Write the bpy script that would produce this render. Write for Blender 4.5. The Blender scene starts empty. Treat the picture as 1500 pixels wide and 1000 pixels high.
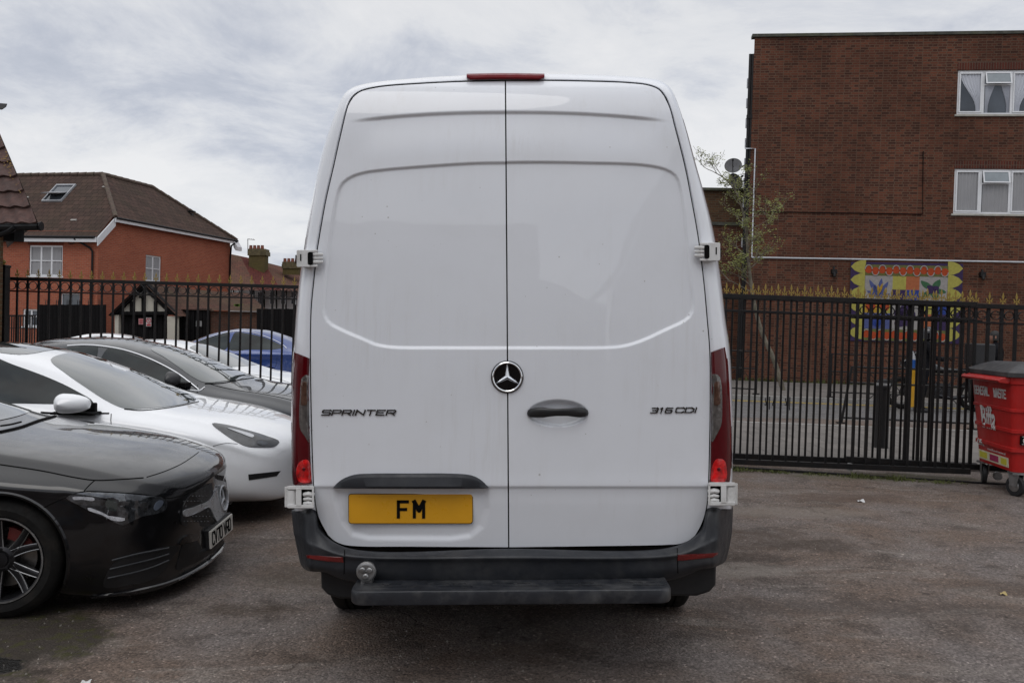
import bpy, bmesh, math, random
import numpy as np
from mathutils import Vector, Matrix, noise
from mathutils.bvhtree import BVHTree
PI = math.pi
SC = bpy.context.scene
COL = SC.collection
random.seed(7)
R = math.radians

# ------------------------------------------------------------------ camera
FPX, ROLL, PITCH, EYE = 1257.0, 0.0288, math.atan(25/1257.0), 1.65
cF = Vector((0, math.cos(PITCH), -math.sin(PITCH)))
_u0 = Vector((0, math.sin(PITCH), math.cos(PITCH))); _r0 = Vector((1, 0, 0))
cR = math.cos(ROLL)*_r0 + math.sin(ROLL)*_u0
cU = -math.sin(ROLL)*_r0 + math.cos(ROLL)*_u0
CAM = Vector((0, 0, EYE))
def ray(px, py):
    return cF + cR*((px-750)/FPX) + cU*((500-py)/FPX)
def P(px, py, Y):
    """world point seen at photo pixel (1500x1000) at distance Y in front of the camera"""
    r = ray(px, py)
    return CAM + r*(Y/r.y)
cam = bpy.data.objects.new('camera', bpy.data.cameras.new('camera')); COL.objects.link(cam)
m = Matrix((cR, cU, -cF)).transposed().to_4x4(); m.translation = CAM
cam.matrix_world = m
cam.data.lens = 36*FPX/1500; cam.data.sensor_width = 36; cam.data.clip_end = 3000; cam.data.clip_start = .05
SC.camera = cam

def sstep(a, b, x):
    t = min(1, max(0, (x-a)/(b-a))); return t*t*(3-2*t)
def G(x, y):
    """height of the ground"""
    z = 0.08*math.tanh(x/2.8)*(1-sstep(11, 20, y))
    z += -(sstep(11, 15, y)*.17 + sstep(15, 36, y)*.2)*(1-sstep(-6, 1, x))
    return z
def pchip(xs, ys, x):
    """smooth monotone interpolation"""
    xs = np.asarray(xs, float); ys = np.asarray(ys, float); x = np.asarray(x, float)
    h = np.diff(xs); d = np.diff(ys)/h
    mm = np.zeros_like(ys); mm[0] = d[0]; mm[-1] = d[-1]
    for i in range(1, len(xs)-1):
        if d[i-1]*d[i] > 0:
            w1 = 2*h[i]+h[i-1]; w2 = h[i]+2*h[i-1]
            mm[i] = (w1+w2)/(w1/d[i-1]+w2/d[i])
    i = np.clip(np.searchsorted(xs, x, side='right')-1, 0, len(xs)-2)
    t = np.clip((x-xs[i])/h[i], 0, 1)
    h00 = 2*t**3-3*t**2+1; h10 = t**3-2*t**2+t; h01 = -2*t**3+3*t**2; h11 = t**3-t**2
    return h00*ys[i]+h10*h[i]*mm[i]+h01*ys[i+1]+h11*h[i]*mm[i+1]
def catmull(pts, n, closed=False, uniform=False):
    """n points along a centripetal spline through pts, evenly by arc length (or evenly by control index)"""
    p = np.asarray(pts, float)
    if closed: q = np.vstack([p[-1], p, p[0], p[1]])
    else: q = np.vstack([2*p[0]-p[1], p, 2*p[-1]-p[-2]])
    out = []
    segs = len(q)-3
    sub = 16
    for i in range(segs):
        p0, p1, p2, p3 = q[i:i+4]
        a = .5
        d1 = max(np.linalg.norm(p1-p0), 1e-6)**a; d2 = max(np.linalg.norm(p2-p1), 1e-6)**a; d3 = max(np.linalg.norm(p3-p2), 1e-6)**a
        m1 = (p1-p0)/d1-(p2-p0)/(d1+d2)+(p2-p1)/d2; m2 = (p2-p1)/d2-(p3-p1)/(d2+d3)+(p3-p2)/d3
        m1 = m1*d2; m2 = m2*d2
        for k in range(sub):
            t = k/sub
            out.append((2*t**3-3*t**2+1)*p1+(t**3-2*t**2+t)*m1+(-2*t**3+3*t**2)*p2+(t**3-t**2)*m2)
    out.append(q[-2]); out = np.array(out)
    if uniform:
        s = np.arange(len(out))/(len(out)-1)
    else:
        s = np.concatenate([[0], np.cumsum(np.linalg.norm(np.diff(out, axis=0), axis=1))]); s /= s[-1]
    tt = np.linspace(0, 1, n+1)[:-1] if closed else np.linspace(0, 1, n)
    return np.stack([np.interp(tt, s, out[:, k]) for k in range(out.shape[1])], 1)

# ------------------------------------------------------------------ scene graph helpers
ORG = {}
def tag(o, label=None, cat=None, group=None, kind=None):
    if label: o['label'] = label
    if cat: o['category'] = cat
    if group: o['group'] = group
    if kind: o['kind'] = kind
    return o
def thing(name, label, cat, loc=(0, 0, 0), rotz=0, group=None, rot=None):
    o = bpy.data.objects.new(name, None); COL.objects.link(o); o.empty_display_size = .2
    o.location = loc; o.rotation_euler = rot if rot else (0, 0, rotz)
    tag(o, label, cat, group); return o
def link(me, name, parent=None, mats=(), sharp=35, smooth=True):
    o = bpy.data.objects.new(name, me); COL.objects.link(o)
    for mt in (mats if isinstance(mats, (list, tuple)) else [mats]): me.materials.append(mt)
    if smooth:
        me.polygons.foreach_set('use_smooth', [True]*len(me.polygons))
        me.set_sharp_from_angle(angle=R(sharp))
    if parent: o.parent = parent
    return o
def copy_tree(o, parent=None):
    c = o.copy(); COL.objects.link(c); c.parent = parent if parent else o.parent
    for ch in list(o.children): copy_tree(ch, c)
    return c

class MB:
    """collects polygons; build() links them as one mesh object"""
    def __init__(s): s.v = []; s.f = []; s.uv = []; s.mi = []; s.cur = 0; s.hasuv = False
    def add(s, vs, fs, uvs=None):
        b = len(s.v); s.v += [tuple(map(float, v)) for v in vs]
        for k, f in enumerate(fs):
            s.f.append([b+i for i in f]); s.mi.append(s.cur)
            if uvs is not None: s.uv.append(uvs[k]); s.hasuv = True
            else: s.uv.append([(0, 0)]*len(f))
        return s
    def quad(s, a, b, c, d, uv=None):
        return s.add([a, b, c, d], [(0, 1, 2, 3)], [uv] if uv else None)
    def box(s, c, size, M=None, ax=None):
        x, y, z = size[0]/2, size[1]/2, size[2]/2
        vs = [Vector((i*x, j*y, k*z)) for i in (-1, 1) for j in (-1, 1) for k in (-1, 1)]
        c = Vector(c)
        if ax: vs = [c+ax[0]*v.x+ax[1]*v.y+ax[2]*v.z for v in vs]
        elif M: vs = [c+M@v for v in vs]
        else: vs = [c+v for v in vs]
        return s.add(vs, [(0, 1, 3, 2), (4, 6, 7, 5), (0, 4, 5, 1), (2, 3, 7, 6), (0, 2, 6, 4), (1, 5, 7, 3)])
    def grid(s, rows, closed=False, cap=False, flip=False, uv=None):
        rows = [list(r) for r in rows]; nr, nc = len(rows), len(rows[0])
        vs = [p for r in rows for p in r]; fs = []; uvs = [] if uv else None
        for i in range(nr-1):
            for j in range(nc if closed else nc-1):
                k = (j+1) % nc
                f = (i*nc+j, i*nc+k, (i+1)*nc+k, (i+1)*nc+j)
                fs.append(f[::-1] if flip else f)
                if uv:
                    q = [uv(i, j), uv(i, j+1), uv(i+1, j+1), uv(i+1, j)]
                    uvs.append(q[::-1] if flip else q)
        if cap:
            fs.append(tuple(range(nc))[::-1] if not flip else tuple(range(nc)))
            fs.append(tuple((nr-1)*nc+j for j in range(nc)) if not flip else tuple((nr-1)*nc+j for j in range(nc))[::-1])
            if uv: uvs += [[(0, 0)]*nc]*2
        return s.add(vs, fs, uvs)
    def tube(s, path, r, n=8, cap=True):
        path = [Vector(p) for p in path]; rs = r if isinstance(r, (list, tuple)) else [r]*len(path)
        rows = []; up = None
        for i, p in enumerate(path):
            d = (path[min(i+1, len(path)-1)]-path[max(i-1, 0)]).normalized()
            if up is None: up = d.orthogonal().normalized()
            up = (up-d*up.dot(d)).normalized(); w = d.cross(up)
            rows.append([p+(up*math.cos(2*PI*k/n)+w*math.sin(2*PI*k/n))*rs[i] for k in range(n)])
        return s.grid(rows, closed=True, cap=cap)
    def lathe(s, prof, c, axis=(0, 0, 1), n=24, cap=False):
        """prof: (radius, along axis)"""
        a = Vector(axis).normalized(); u = a.orthogonal().normalized(); w = a.cross(u); c = Vector(c)
        rows = [[c+a*h+(u*math.cos(2*PI*k/n)+w*math.sin(2*PI*k/n))*max(r, 1e-5) for k in range(n)] for r, h in prof]
        return s.grid(rows, closed=True, cap=cap)
    def prism(s, poly, f0, f1):
        """poly of 2D points; f0,f1 map a 2D point to the two 3D sheets"""
        a = [f0(p) for p in poly]; b = [f1(p) for p in poly]; n = len(poly)
        return s.add(a+b, [tuple(range(n))[::-1], tuple(range(n, 2*n))]+[(i, (i+1) % n, n+(i+1) % n, n+i) for i in range(n)])
    def build(s, name, mt, parent=None, org=None, bevel=0, seg=2, sharp=35, smooth=True, fix=True):
        me = bpy.data.meshes.new(name)
        if org is None and parent is not None and parent.name in ORG: org = ORG[parent.name]
        v = s.v
        if org is not None: v = [(a-org[0], b-org[1], c-org[2]) for a, b, c in v]
        me.from_pydata(v, [], s.f)
        if s.hasuv:
            l = me.uv_layers.new(name='UVMap')
            l.data.foreach_set('uv', [x for f in s.uv for p in f for x in p])
        me.polygons.foreach_set('material_index', s.mi)
        me.update()
        if fix:
            bm = bmesh.new(); bm.from_mesh(me); bmesh.ops.recalc_face_normals(bm, faces=bm.faces); bm.to_mesh(me); bm.free()
        o = link(me, name, parent, mt, sharp, smooth)
        if bevel:
            b = o.modifiers.new('bevel', 'BEVEL'); b.width = bevel; b.segments = seg; b.limit_method = 'ANGLE'; b.angle_limit = R(40)
            b.harden_normals = True
        return o
def wthing(name, label, cat, loc, group=None):
    """a thing whose parts are given in world coordinates"""
    o = thing(name, label, cat, loc, group=group); ORG[o.name] = tuple(loc); return o
def sub(o, par):
    """let a part hold sub-parts given in world coordinates"""
    ORG[o.name] = ORG[par.name]; return o
def single(mb, name, mt, label, cat, loc, group=None, kind=None, **k):
    o = mb.build(name, mt, None, org=loc, **k); o.location = loc; tag(o, label, cat, group, kind); return o

# ------------------------------------------------------------------ materials
MC = {}
def new_mat(name):
    mt = bpy.data.materials.new(name); mt.use_nodes = True; nt = mt.node_tree; nt.nodes.clear()
    out = nt.nodes.new('ShaderNodeOutputMaterial'); b = nt.nodes.new('ShaderNodeBsdfPrincipled')
    nt.links.new(b.outputs[0], out.inputs[0]); return mt, nt, b
def N(nt, t, **k):
    n = nt.nodes.new('ShaderNode'+t)
    for a, v in k.items():
        if a.startswith('i_'):
            key = a[2:].replace('_', ' ')
            n.inputs[key if key in n.inputs else int(key)].default_value = v
        else: setattr(n, a, v)
    return n
def sRGB(r, g, b):
    f = lambda c: (c/255/12.92 if c/255 <= .04045 else ((c/255+.055)/1.055)**2.4)
    return (f(r), f(g), f(b), 1)
def c4(c): return tuple(c)+(1,) if len(c) == 3 else tuple(c)
def pos(nt, obj=True):
    if obj: return N(nt, 'TexCoord').outputs['Object']
    return N(nt, 'NewGeometry').outputs['Position']
def noise_node(nt, vec, scale, detail=4, rough=.55, dist=0):
    n = N(nt, 'TexNoise'); n.inputs['Scale'].default_value = scale; n.inputs['Detail'].default_value = detail
    n.inputs['Roughness'].default_value = rough; n.inputs['Distortion'].default_value = dist
    if vec is not None: nt.links.new(vec, n.inputs['Vector'])
    return n
def ramp(nt, fac, stops, interp='LINEAR'):
    n = N(nt, 'ValToRGB'); e = n.color_ramp; e.interpolation = interp
    while len(e.elements) > 1: e.elements.remove(e.elements[-1])
    e.elements[0].position = stops[0][0]; e.elements[0].color = c4(stops[0][1])
    for p, c in stops[1:]:
        x = e.elements.new(p); x.color = c4(c)
    if fac is not None: nt.links.new(fac, n.inputs[0])
    return n.outputs[0]
def mixc(nt, fac, a, b, mode='MIX'):
    n = N(nt, 'MixRGB', blend_type=mode)
    for s, v in ((0, fac), (1, a), (2, b)):
        if isinstance(v, (int, float)): n.inputs[s].default_value = v
        elif isinstance(v, (tuple, list)): n.inputs[s].default_value = c4(v)
        else: nt.links.new(v, n.inputs[s])
    return n.outputs[0]
def math_n(nt, op, a, b=None, clamp=False):
    n = N(nt, 'Math', operation=op); n.use_clamp = clamp
    for s, v in ((0, a), (1, b)):
        if v is None: continue
        if isinstance(v, (int, float)): n.inputs[s].default_value = v
        else: nt.links.new(v, n.inputs[s])
    return n.outputs[0]
def bump(nt, b, h, dist, strength=1):
    n = N(nt, 'Bump'); n.inputs['Distance'].default_value = dist; n.inputs['Strength'].default_value = strength
    nt.links.new(h, n.inputs['Height']); nt.links.new(n.outputs[0], b.inputs['Normal']); return n
def g3(v): return (v, v, v)
def simple(name, col, rough=.5, metal=0, coat=0, coatr=.03, var=.12, vs=6, bmp=0, bs=60, spec=.5, rvar=.1, trans=0, emit=None, dirt=None):
    if name in MC: return MC[name]
    mt, nt, b = new_mat(name); p = pos(nt)
    col = c4(col)
    n1 = noise_node(nt, p, vs, 5)
    lo = tuple(c*(1-var) for c in col[:3]); hi = tuple(min(1, c*(1+var)) for c in col[:3])
    c = ramp(nt, n1.outputs[0], [(.3, lo), (.7, hi)])
    if dirt:
        n3 = noise_node(nt, p, dirt[1], 6, .65)
        c = mixc(nt, math_n(nt, 'MULTIPLY', ramp(nt, n3.outputs[0], [(.48, g3(0)), (.75, g3(1))]), dirt[2]), c, dirt[0])
    nt.links.new(c, b.inputs['Base Color'])
    r = ramp(nt, noise_node(nt, p, vs*2.3, 4).outputs[0], [(.3, g3(max(0, rough-rvar))), (.7, g3(min(1, rough+rvar)))])
    nt.links.new(r, b.inputs['Roughness'])
    b.inputs['Metallic'].default_value = metal; b.inputs['Coat Weight'].default_value = coat; b.inputs['Coat Roughness'].default_value = coatr
    b.inputs['Specular IOR Level'].default_value = spec
    if trans: b.inputs['Transmission Weight'].default_value = trans
    if bmp: bump(nt, b, noise_node(nt, p, bs, 4).outputs[0], bmp)
    MC[name] = mt; return mt
def brick_mat(name, c1, c2, mortar, bw=.225, bh=.075, ms=.01, soil=(.03, .02, .02), soilamt=.35, rough=.9, offset=.5, bd=.004, squash=1.0, sqf=2):
    mt, nt, b = new_mat(name); uv = N(nt, 'UVMap').outputs[0]
    br = N(nt, 'TexBrick', offset=offset, squash=squash, squash_frequency=sqf)
    for k, v in (('Color1', c1), ('Color2', c2), ('Mortar', mortar)): br.inputs[k].default_value = c4(v)
    br.inputs['Scale'].default_value = 1; br.inputs['Mortar Size'].default_value = ms; br.inputs['Mortar Smooth'].default_value = .15
    br.inputs['Brick Width'].default_value = bw; br.inputs['Row Height'].default_value = bh; br.inputs['Bias'].default_value = 0
    # slightly wavy courses
    nz = noise_node(nt, uv, 2.5, 3)
    w = N(nt, 'VectorMath', operation='SCALE'); nt.links.new(nz.outputs['Color'], w.inputs[0]); w.inputs['Scale'].default_value = .012
    ad = N(nt, 'VectorMath', operation='ADD'); nt.links.new(uv, ad.inputs[0]); nt.links.new(w.outputs[0], ad.inputs[1])
    nt.links.new(ad.outputs[0], br.inputs['Vector'])
    big = noise_node(nt, uv, .55, 6, .6)
    c = mixc(nt, math_n(nt, 'MULTIPLY', ramp(nt, big.outputs[0], [(.4, g3(0)), (.7, g3(1))]), soilamt), br.outputs[0], soil)
    fine = noise_node(nt, uv, 30, 3)
    c = mixc(nt, .5, c, ramp(nt, fine.outputs[0], [(.25, g3(.62)), (.75, g3(1.35))]), 'MULTIPLY')
    nt.links.new(c, b.inputs['Base Color']); b.inputs['Roughness'].default_value = rough; b.inputs['Specular IOR Level'].default_value = .1
    inv = math_n(nt, 'SUBTRACT', 1, br.outputs['Fac'])
    bump(nt, b, math_n(nt, 'ADD', inv, math_n(nt, 'MULTIPLY', fine.outputs[0], .4)), bd)
    MC[name] = mt; return mt

def white_paint():
    mt = simple('white_van_paint', (.745, .765, .805), .38, coat=1, coatr=.02, var=.012, vs=3, rvar=.05, dirt=((.46, .44, .41), 3.5, .08), spec=.4); nt = mt.node_tree
    b = [n for n in nt.nodes if n.type == 'BSDF_PRINCIPLED'][0]; src = b.inputs['Base Color'].links[0].from_socket; p = pos(nt, False)
    mp = N(nt, 'Mapping'); mp.inputs['Scale'].default_value = (26, 26, 1.6); nt.links.new(p, mp.inputs[0])
    st = ramp(nt, noise_node(nt, mp.outputs[0], 1, 6, .7).outputs[0], [(.50, g3(0)), (.78, g3(1))])
    msk = ramp(nt, noise_node(nt, p, 1.9, 5, .6).outputs[0], [(.42, g3(0)), (.66, g3(1))])
    c = mixc(nt, math_n(nt, 'MULTIPLY', math_n(nt, 'MULTIPLY', st, msk), .30), src, (.48, .455, .42))
    v = N(nt, 'TexVoronoi', feature='F1'); v.inputs['Scale'].default_value = 17; nt.links.new(p, v.inputs['Vector'])
    sp_ = math_n(nt, 'ADD', v.outputs['Distance'], math_n(nt, 'MULTIPLY', noise_node(nt, p, 3, 3).outputs[0], .30))
    c = mixc(nt, ramp(nt, sp_, [(.16, g3(.5)), (.19, g3(0))]), c, (.22, .19, .16))
    nt.links.new(c, b.inputs['Base Color'])
    bn = N(nt, 'Bump'); bn.inputs['Distance'].default_value = .0022; nt.links.new(noise_node(nt, p, 2.3, 2).outputs[0], bn.inputs['Height']); nt.links.new(bn.outputs[0], b.inputs['Coat Normal'])
    return mt
M_white = white_paint()
M_whitec = simple('white_car_paint', (.86, .87, .885), .35, coat=1, coatr=.02, var=.015, vs=2, rvar=.04)
M_whiteg = simple('grimy_white_paint', (.68, .68, .67), .42, coat=.4, coatr=.15, var=.05, vs=20, dirt=((.2, .17, .13), 14, .5))
M_blackc = simple('black_car_paint', (.0035, .0035, .0045), .35, coat=1, coatr=.02, var=.05, vs=3, spec=.2)
M_greyc = simple('dark_grey_metallic_paint', (.03, .032, .036), .35, metal=.5, coat=1, coatr=.02, var=.05, vs=3)
M_bluec = simple('blue_car_paint', (.012, .045, .20), .35, metal=.3, coat=1, coatr=.02, var=.05, vs=3)
M_blk = simple('black_rubber', (.010, .010, .011), .65, var=.2, bmp=.0006, bs=250)
M_tyre = simple('tyre_rubber', (.010, .0095, .009), .85, var=.25, vs=14, bmp=.001, bs=200, dirt=((.04, .032, .026), 9, .5), spec=.2)
M_plastic = simple('dark_bumper_plastic', (.0135, .0155, .020), .48, var=.18, vs=9, bmp=.0004, bs=500, dirt=((.09, .088, .085), 6, .35))
M_gloss = simple('gloss_black_trim', (.006, .006, .007), .12, coat=.6, var=.05)
M_chrome = simple('chrome', (.72, .73, .75), .12, metal=1, var=.04, rvar=.03)
M_badge = simple('dark_chrome', (.16, .165, .17), .22, metal=1, var=.1, rvar=.05)
M_glass = simple('dark_car_glass', (.030, .042, .042), .03, coat=1, var=.25, vs=3, rvar=.01, spec=1.0)
M_redlens = simple('red_lens', (.078, .0010, .0040), .10, coat=.35, spec=.2, var=.1, rvar=.03, vs=20)
M_sglass = simple('dark_side_glass', (.010, .015, .015), .04, var=.8, vs=2.2, rvar=.01, spec=.42)
M_redglow = simple('bright_red_reflector', (.46, .004, .005), .2, coat=.4, var=.65, vs=30, rvar=.05, bmp=.002, bs=90)
M_clear = simple('clear_lens', (.12, .11, .105), .10, coat=.7, metal=.4, var=.35, vs=50, rvar=.03, bmp=.002, bs=70)
M_amber = simple('amber_lamp', (.10, .052, .036), .15, coat=.6, metal=.4, var=.4, vs=60, rvar=.05)
M_gap = simple('panel_gap', (.004, .004, .004), .8, var=.1, spec=.1)
M_plate = simple('yellow_number_plate', (.66, .32, .010), .34, coat=.3, var=.04, vs=12)
M_platew = simple('white_number_plate', (.62, .60, .55), .35, coat=.3, var=.04, vs=12)
M_iron = simple('black_painted_iron', (.0065, .0060, .0065), .5, var=.3, vs=25, bmp=.0008, bs=90, dirt=((.03, .020, .014), 10, .4), spec=.3)
M_gold = simple('gold_paint', (.27, .185, .04), .5, metal=.35, var=.3, vs=30)
M_alu = simple('dull_metal', (.32, .32, .32), .42, metal=.9, var=.25, vs=20, bmp=.0008, bs=80)
# ------------------------------------------------------------------ world and light
w = bpy.data.worlds.new('World'); SC.world = w; w.use_nodes = True; nt = w.node_tree; nt.nodes.clear()
out = nt.nodes.new('ShaderNodeOutputWorld'); bg = nt.nodes.new('ShaderNodeBackground'); nt.links.new(bg.outputs[0], out.inputs[0])
SUN_EL, SUN_AZ = R(52), R(200)
sky = N(nt, 'TexSky', sky_type='NISHITA'); sky.sun_disc = False; sky.sun_elevation = SUN_EL; sky.sun_rotation = SUN_AZ
tc = N(nt, 'TexCoord').outputs['Generated']
sp = N(nt, 'SeparateXYZ'); nt.links.new(tc, sp.inputs[0])
zc = math_n(nt, 'MAXIMUM', sp.outputs[2], 0.0)
den = math_n(nt, 'ADD', zc, .26)
cx = math_n(nt, 'DIVIDE', sp.outputs[0], den); cy = math_n(nt, 'DIVIDE', sp.outputs[1], den)
cb = N(nt, 'CombineXYZ'); nt.links.new(cx, cb.inputs[0]); nt.links.new(cy, cb.inputs[1])
mp = N(nt, 'Mapping'); mp.inputs['Location'].default_value = (3.1, 1.7, 0); mp.inputs['Scale'].default_value = (.75, .8, 1); mp.inputs['Rotation'].default_value = (0, 0, R(-14))
nt.links.new(cb.outputs[0], mp.inputs[0])
n1 = noise_node(nt, mp.outputs[0], .75, 9, .56, .25)
n2 = noise_node(nt, mp.outputs[0], 3.2, 9, .66, .5)
mx = math_n(nt, 'ADD', math_n(nt, 'ADD', math_n(nt, 'MULTIPLY', n1.outputs[0], .80), math_n(nt, 'MULTIPLY', n2.outputs[0], .45)), -.095)
# clouds: thick undersides are greyer blue, thin parts near white
cl = ramp(nt, mx, [(.35, (.44, .48, .56)), (.435, (.555, .585, .66)), (.49, (.69, .71, .76)), (.535, (.79, .80, .825)), (.62, (.87, .87, .88))])
hz = ramp(nt, sp.outputs[2], [(0.0, g3(1.05)), (.12, g3(1.02)), (.35, g3(.97)), (.6, g3(1.2)), (1.0, g3(1.65))])
cl = mixc(nt, 1, cl, hz, 'MULTIPLY')
skyc = mixc(nt, 1, sky.outputs[0], g3(.10), 'MULTIPLY')
allc = mixc(nt, .93, skyc, cl)
nt.links.new(allc, bg.inputs[0]); bg.inputs[1].default_value = 1.0
sun = bpy.data.objects.new('sun', bpy.data.lights.new('sun', 'SUN')); COL.objects.link(sun)
sun.data.energy = .5; sun.data.angle = R(30); sun.data.color = (1, .97, .93)
sd = Vector((math.sin(SUN_AZ)*math.cos(SUN_EL), math.cos(SUN_AZ)*math.cos(SUN_EL), math.sin(SUN_EL)))
sun.rotation_euler = (-sd).to_track_quat('-Z', 'Y').to_euler()
SC.view_settings.view_transform = 'Standard'; SC.view_settings.look = 'None'; SC.view_settings.exposure = 0; SC.view_settings.gamma = 1

# ------------------------------------------------------------------ ground
def asphalt(name, base, brown, dark, light, patch=True):
    mt, nt, b = new_mat(name); p = pos(nt, False)
    A = noise_node(nt, p, .9, 7, .62, .3).outputs[0]
    B = noise_node(nt, p, 2.7, 6, .6, .5).outputs[0]
    D = noise_node(nt, p, 75, 3, .6).outputs[0]
    E = noise_node(nt, p, 260, 2, .5).outputs[0]
    c = mixc(nt, ramp(nt, A, [(.40, g3(0)), (.60, g3(1))]), base, brown)
    c = mixc(nt, ramp(nt, B, [(.52, g3(0)), (.70, g3(.75))]), c, dark)
    stretch = N(nt, 'Mapping'); stretch.inputs['Scale'].default_value = (.7, 1.9, 1); nt.links.new(p, stretch.inputs[0])
    C = noise_node(nt, stretch.outputs[0], 1.3, 7, .66, 1.1).outputs[0]
    c = mixc(nt, ramp(nt, C, [(.53, g3(0)), (.66, g3(.7))]), c, light)
    c = mixc(nt, ramp(nt, C, [(.30, g3(.85)), (.40, g3(0))]), c, dark)
    vo = N(nt, 'TexVoronoi', feature='F1'); vo.inputs['Scale'].default_value = 80; nt.links.new(p, vo.inputs['Vector'])
    agg = ramp(nt, vo.outputs['Color'], [(0, g3(.30)), (.2, g3(.78)), (.6, g3(1.05)), (.88, g3(1.5)), (.96, g3(2.8))])
    c = mixc(nt, .85, c, agg, 'MULTIPLY')
    c = mixc(nt, .9, c, ramp(nt, D, [(.3, g3(.58)), (.7, g3(1.42))]), 'MULTIPLY')
    # scattered oil spots
    v2 = N(nt, 'TexVoronoi', feature='F1'); v2.inputs['Scale'].default_value = 1.7; nt.links.new(p, v2.inputs['Vector'])
    sn = math_n(nt, 'ADD', v2.outputs['Distance'], math_n(nt, 'MULTIPLY', noise_node(nt, p, 22, 3).outputs[0], .09))
    c = mixc(nt, ramp(nt, sn, [(.085, g3(.65)), (.12, g3(0))]), c, (.022, .018, .018))
    # cracks
    wv = N(nt, 'VectorMath', operation='ADD'); nzc = noise_node(nt, p, 3.5, 5)
    sc = N(nt, 'VectorMath', operation='SCALE'); sc.inputs['Scale'].default_value = .55; nt.links.new(nzc.outputs['Color'], sc.inputs[0])
    nt.links.new(p, wv.inputs[0]); nt.links.new(sc.outputs[0], wv.inputs[1])
    v3 = N(nt, 'TexVoronoi', feature='DISTANCE_TO_EDGE'); v3.inputs['Scale'].default_value = .62; nt.links.new(wv.outputs[0], v3.inputs['Vector'])
    crk = ramp(nt, v3.outputs['Distance'], [(.003, g3(1)), (.010, g3(0))])
    crk = math_n(nt, 'MULTIPLY', crk, ramp(nt, noise_node(nt, p, 1.4, 5, .7).outputs[0], [(.52, g3(0)), (.62, g3(1))]))
    c = mixc(nt, math_n(nt, 'MULTIPLY', crk, .55), c, (.03, .016, .014))
    nt.links.new(c, b.inputs['Base Color'])
    nt.links.new(ramp(nt, B, [(.3, g3(.78)), (.7, g3(.95))]), b.inputs['Roughness']); b.inputs['Specular IOR Level'].default_value = .3
    h = math_n(nt, 'ADD', math_n(nt, 'MULTIPLY', vo.outputs['Distance'], -.6), math_n(nt, 'MULTIPLY', D, .8))
    h = math_n(nt, 'ADD', h, math_n(nt, 'MULTIPLY', C, 3.5))
    h = math_n(nt, 'SUBTRACT', h, math_n(nt, 'MULTIPLY', crk, 1.5))
    bump(nt, b, h, .010, .9)
    MC[name] = mt; return mt, nt, b, c, p
M_asph, nt, b, c, p = asphalt('worn_tarmac', (.150, .128, .118), (.130, .095, .075), (.055, .043, .036), (.195, .168, .148))
# mossy damp corner in front of the black car, green stain near the fence
def spot(nt, p, x, y, rx, ry, nz=.5, sc=2.5):
    mp = N(nt, 'Mapping'); mp.vector_type = 'TEXTURE'
    mp.inputs['Location'].default_value = (x, y, 0); mp.inputs['Scale'].default_value = (rx, ry, 1e3)
    nt.links.new(p, mp.inputs[0])
    ln = N(nt, 'VectorMath', operation='LENGTH'); nt.links.new(mp.outputs[0], ln.inputs[0])
    return math_n(nt, 'ADD', ln.outputs['Value'], math_n(nt, 'MULTIPLY', math_n(nt, 'SUBTRACT', noise_node(nt, p, sc, 6, .65).outputs[0], .5), nz*2))
s1 = spot(nt, p, -3.0, 4.3, 1.05, .95, .55, 3)
c = mixc(nt, ramp(nt, s1, [(.75, g3(.85)), (.95, g3(0))]), c, (.028, .022, .016))
mo = noise_node(nt, p, 11, 5, .7).outputs[0]
c = mixc(nt, math_n(nt, 'MULTIPLY', ramp(nt, s1, [(.75, g3(1)), (1.0, g3(0))]), ramp(nt, mo, [(.5, g3(0)), (.62, g3(.8))])), c, (.05, .048, .014))
s2 = spot(nt, p, -2.62, 4.08, .36, .16, .5, 7)
wet = ramp(nt, s2, [(.8, g3(1)), (.9, g3(0))])
c = mixc(nt, math_n(nt, 'MULTIPLY', wet, .9), c, (.010, .010, .010))
for (qx, qy, qa, qb, cc, am) in ((1.75, 6.6, .85, .45, (.075, .052, .038), .8), (2.5, 7.6, .9, .28, (.20, .17, .145), .7), (1.55, 5.75, .5, .22, (.21, .185, .16), .65), (1.45, 6.1, .7, .16, (.05, .036, .028), .8), (2.35, 6.4, .45, .22, (.055, .040, .031), .85), (3.3, 8.3, .8, .3, (.085, .056, .042), .8), (2.0, 5.0, 1.2, .18, (.060, .048, .042), .6), (-1.25, 5.6, .55, .35, (.07, .052, .038), .75), (-1.5, 4.9, .35, .14, (.05, .036, .026), .8), (3.4, 5.4, .7, .2, (.06, .046, .038), .6)):
    sq = spot(nt, p, qx, qy, qa, qb, .75, 4)
    c = mixc(nt, math_n(nt, 'MULTIPLY', ramp(nt, sq, [(.55, g3(am)), (1.05, g3(0))]), ramp(nt, noise_node(nt, p, 30, 4, .7).outputs[0], [(.35, g3(.35)), (.6, g3(1))])), c, cc)
s3 = spot(nt, p, 4.2, 9.5, 1.3, .35, .6, 3)
c = mixc(nt, math_n(nt, 'MULTIPLY', ramp(nt, s3, [(.6, g3(.7)), (1.0, g3(0))]), .7), c, (.085, .08, .035))
nt.links.new(c, b.inputs['Base Color'])
rg = b.inputs['Roughness'].links[0].from_socket
nt.links.new(mixc(nt, wet, rg, g3(.08)), b.inputs['Roughness'])

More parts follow.
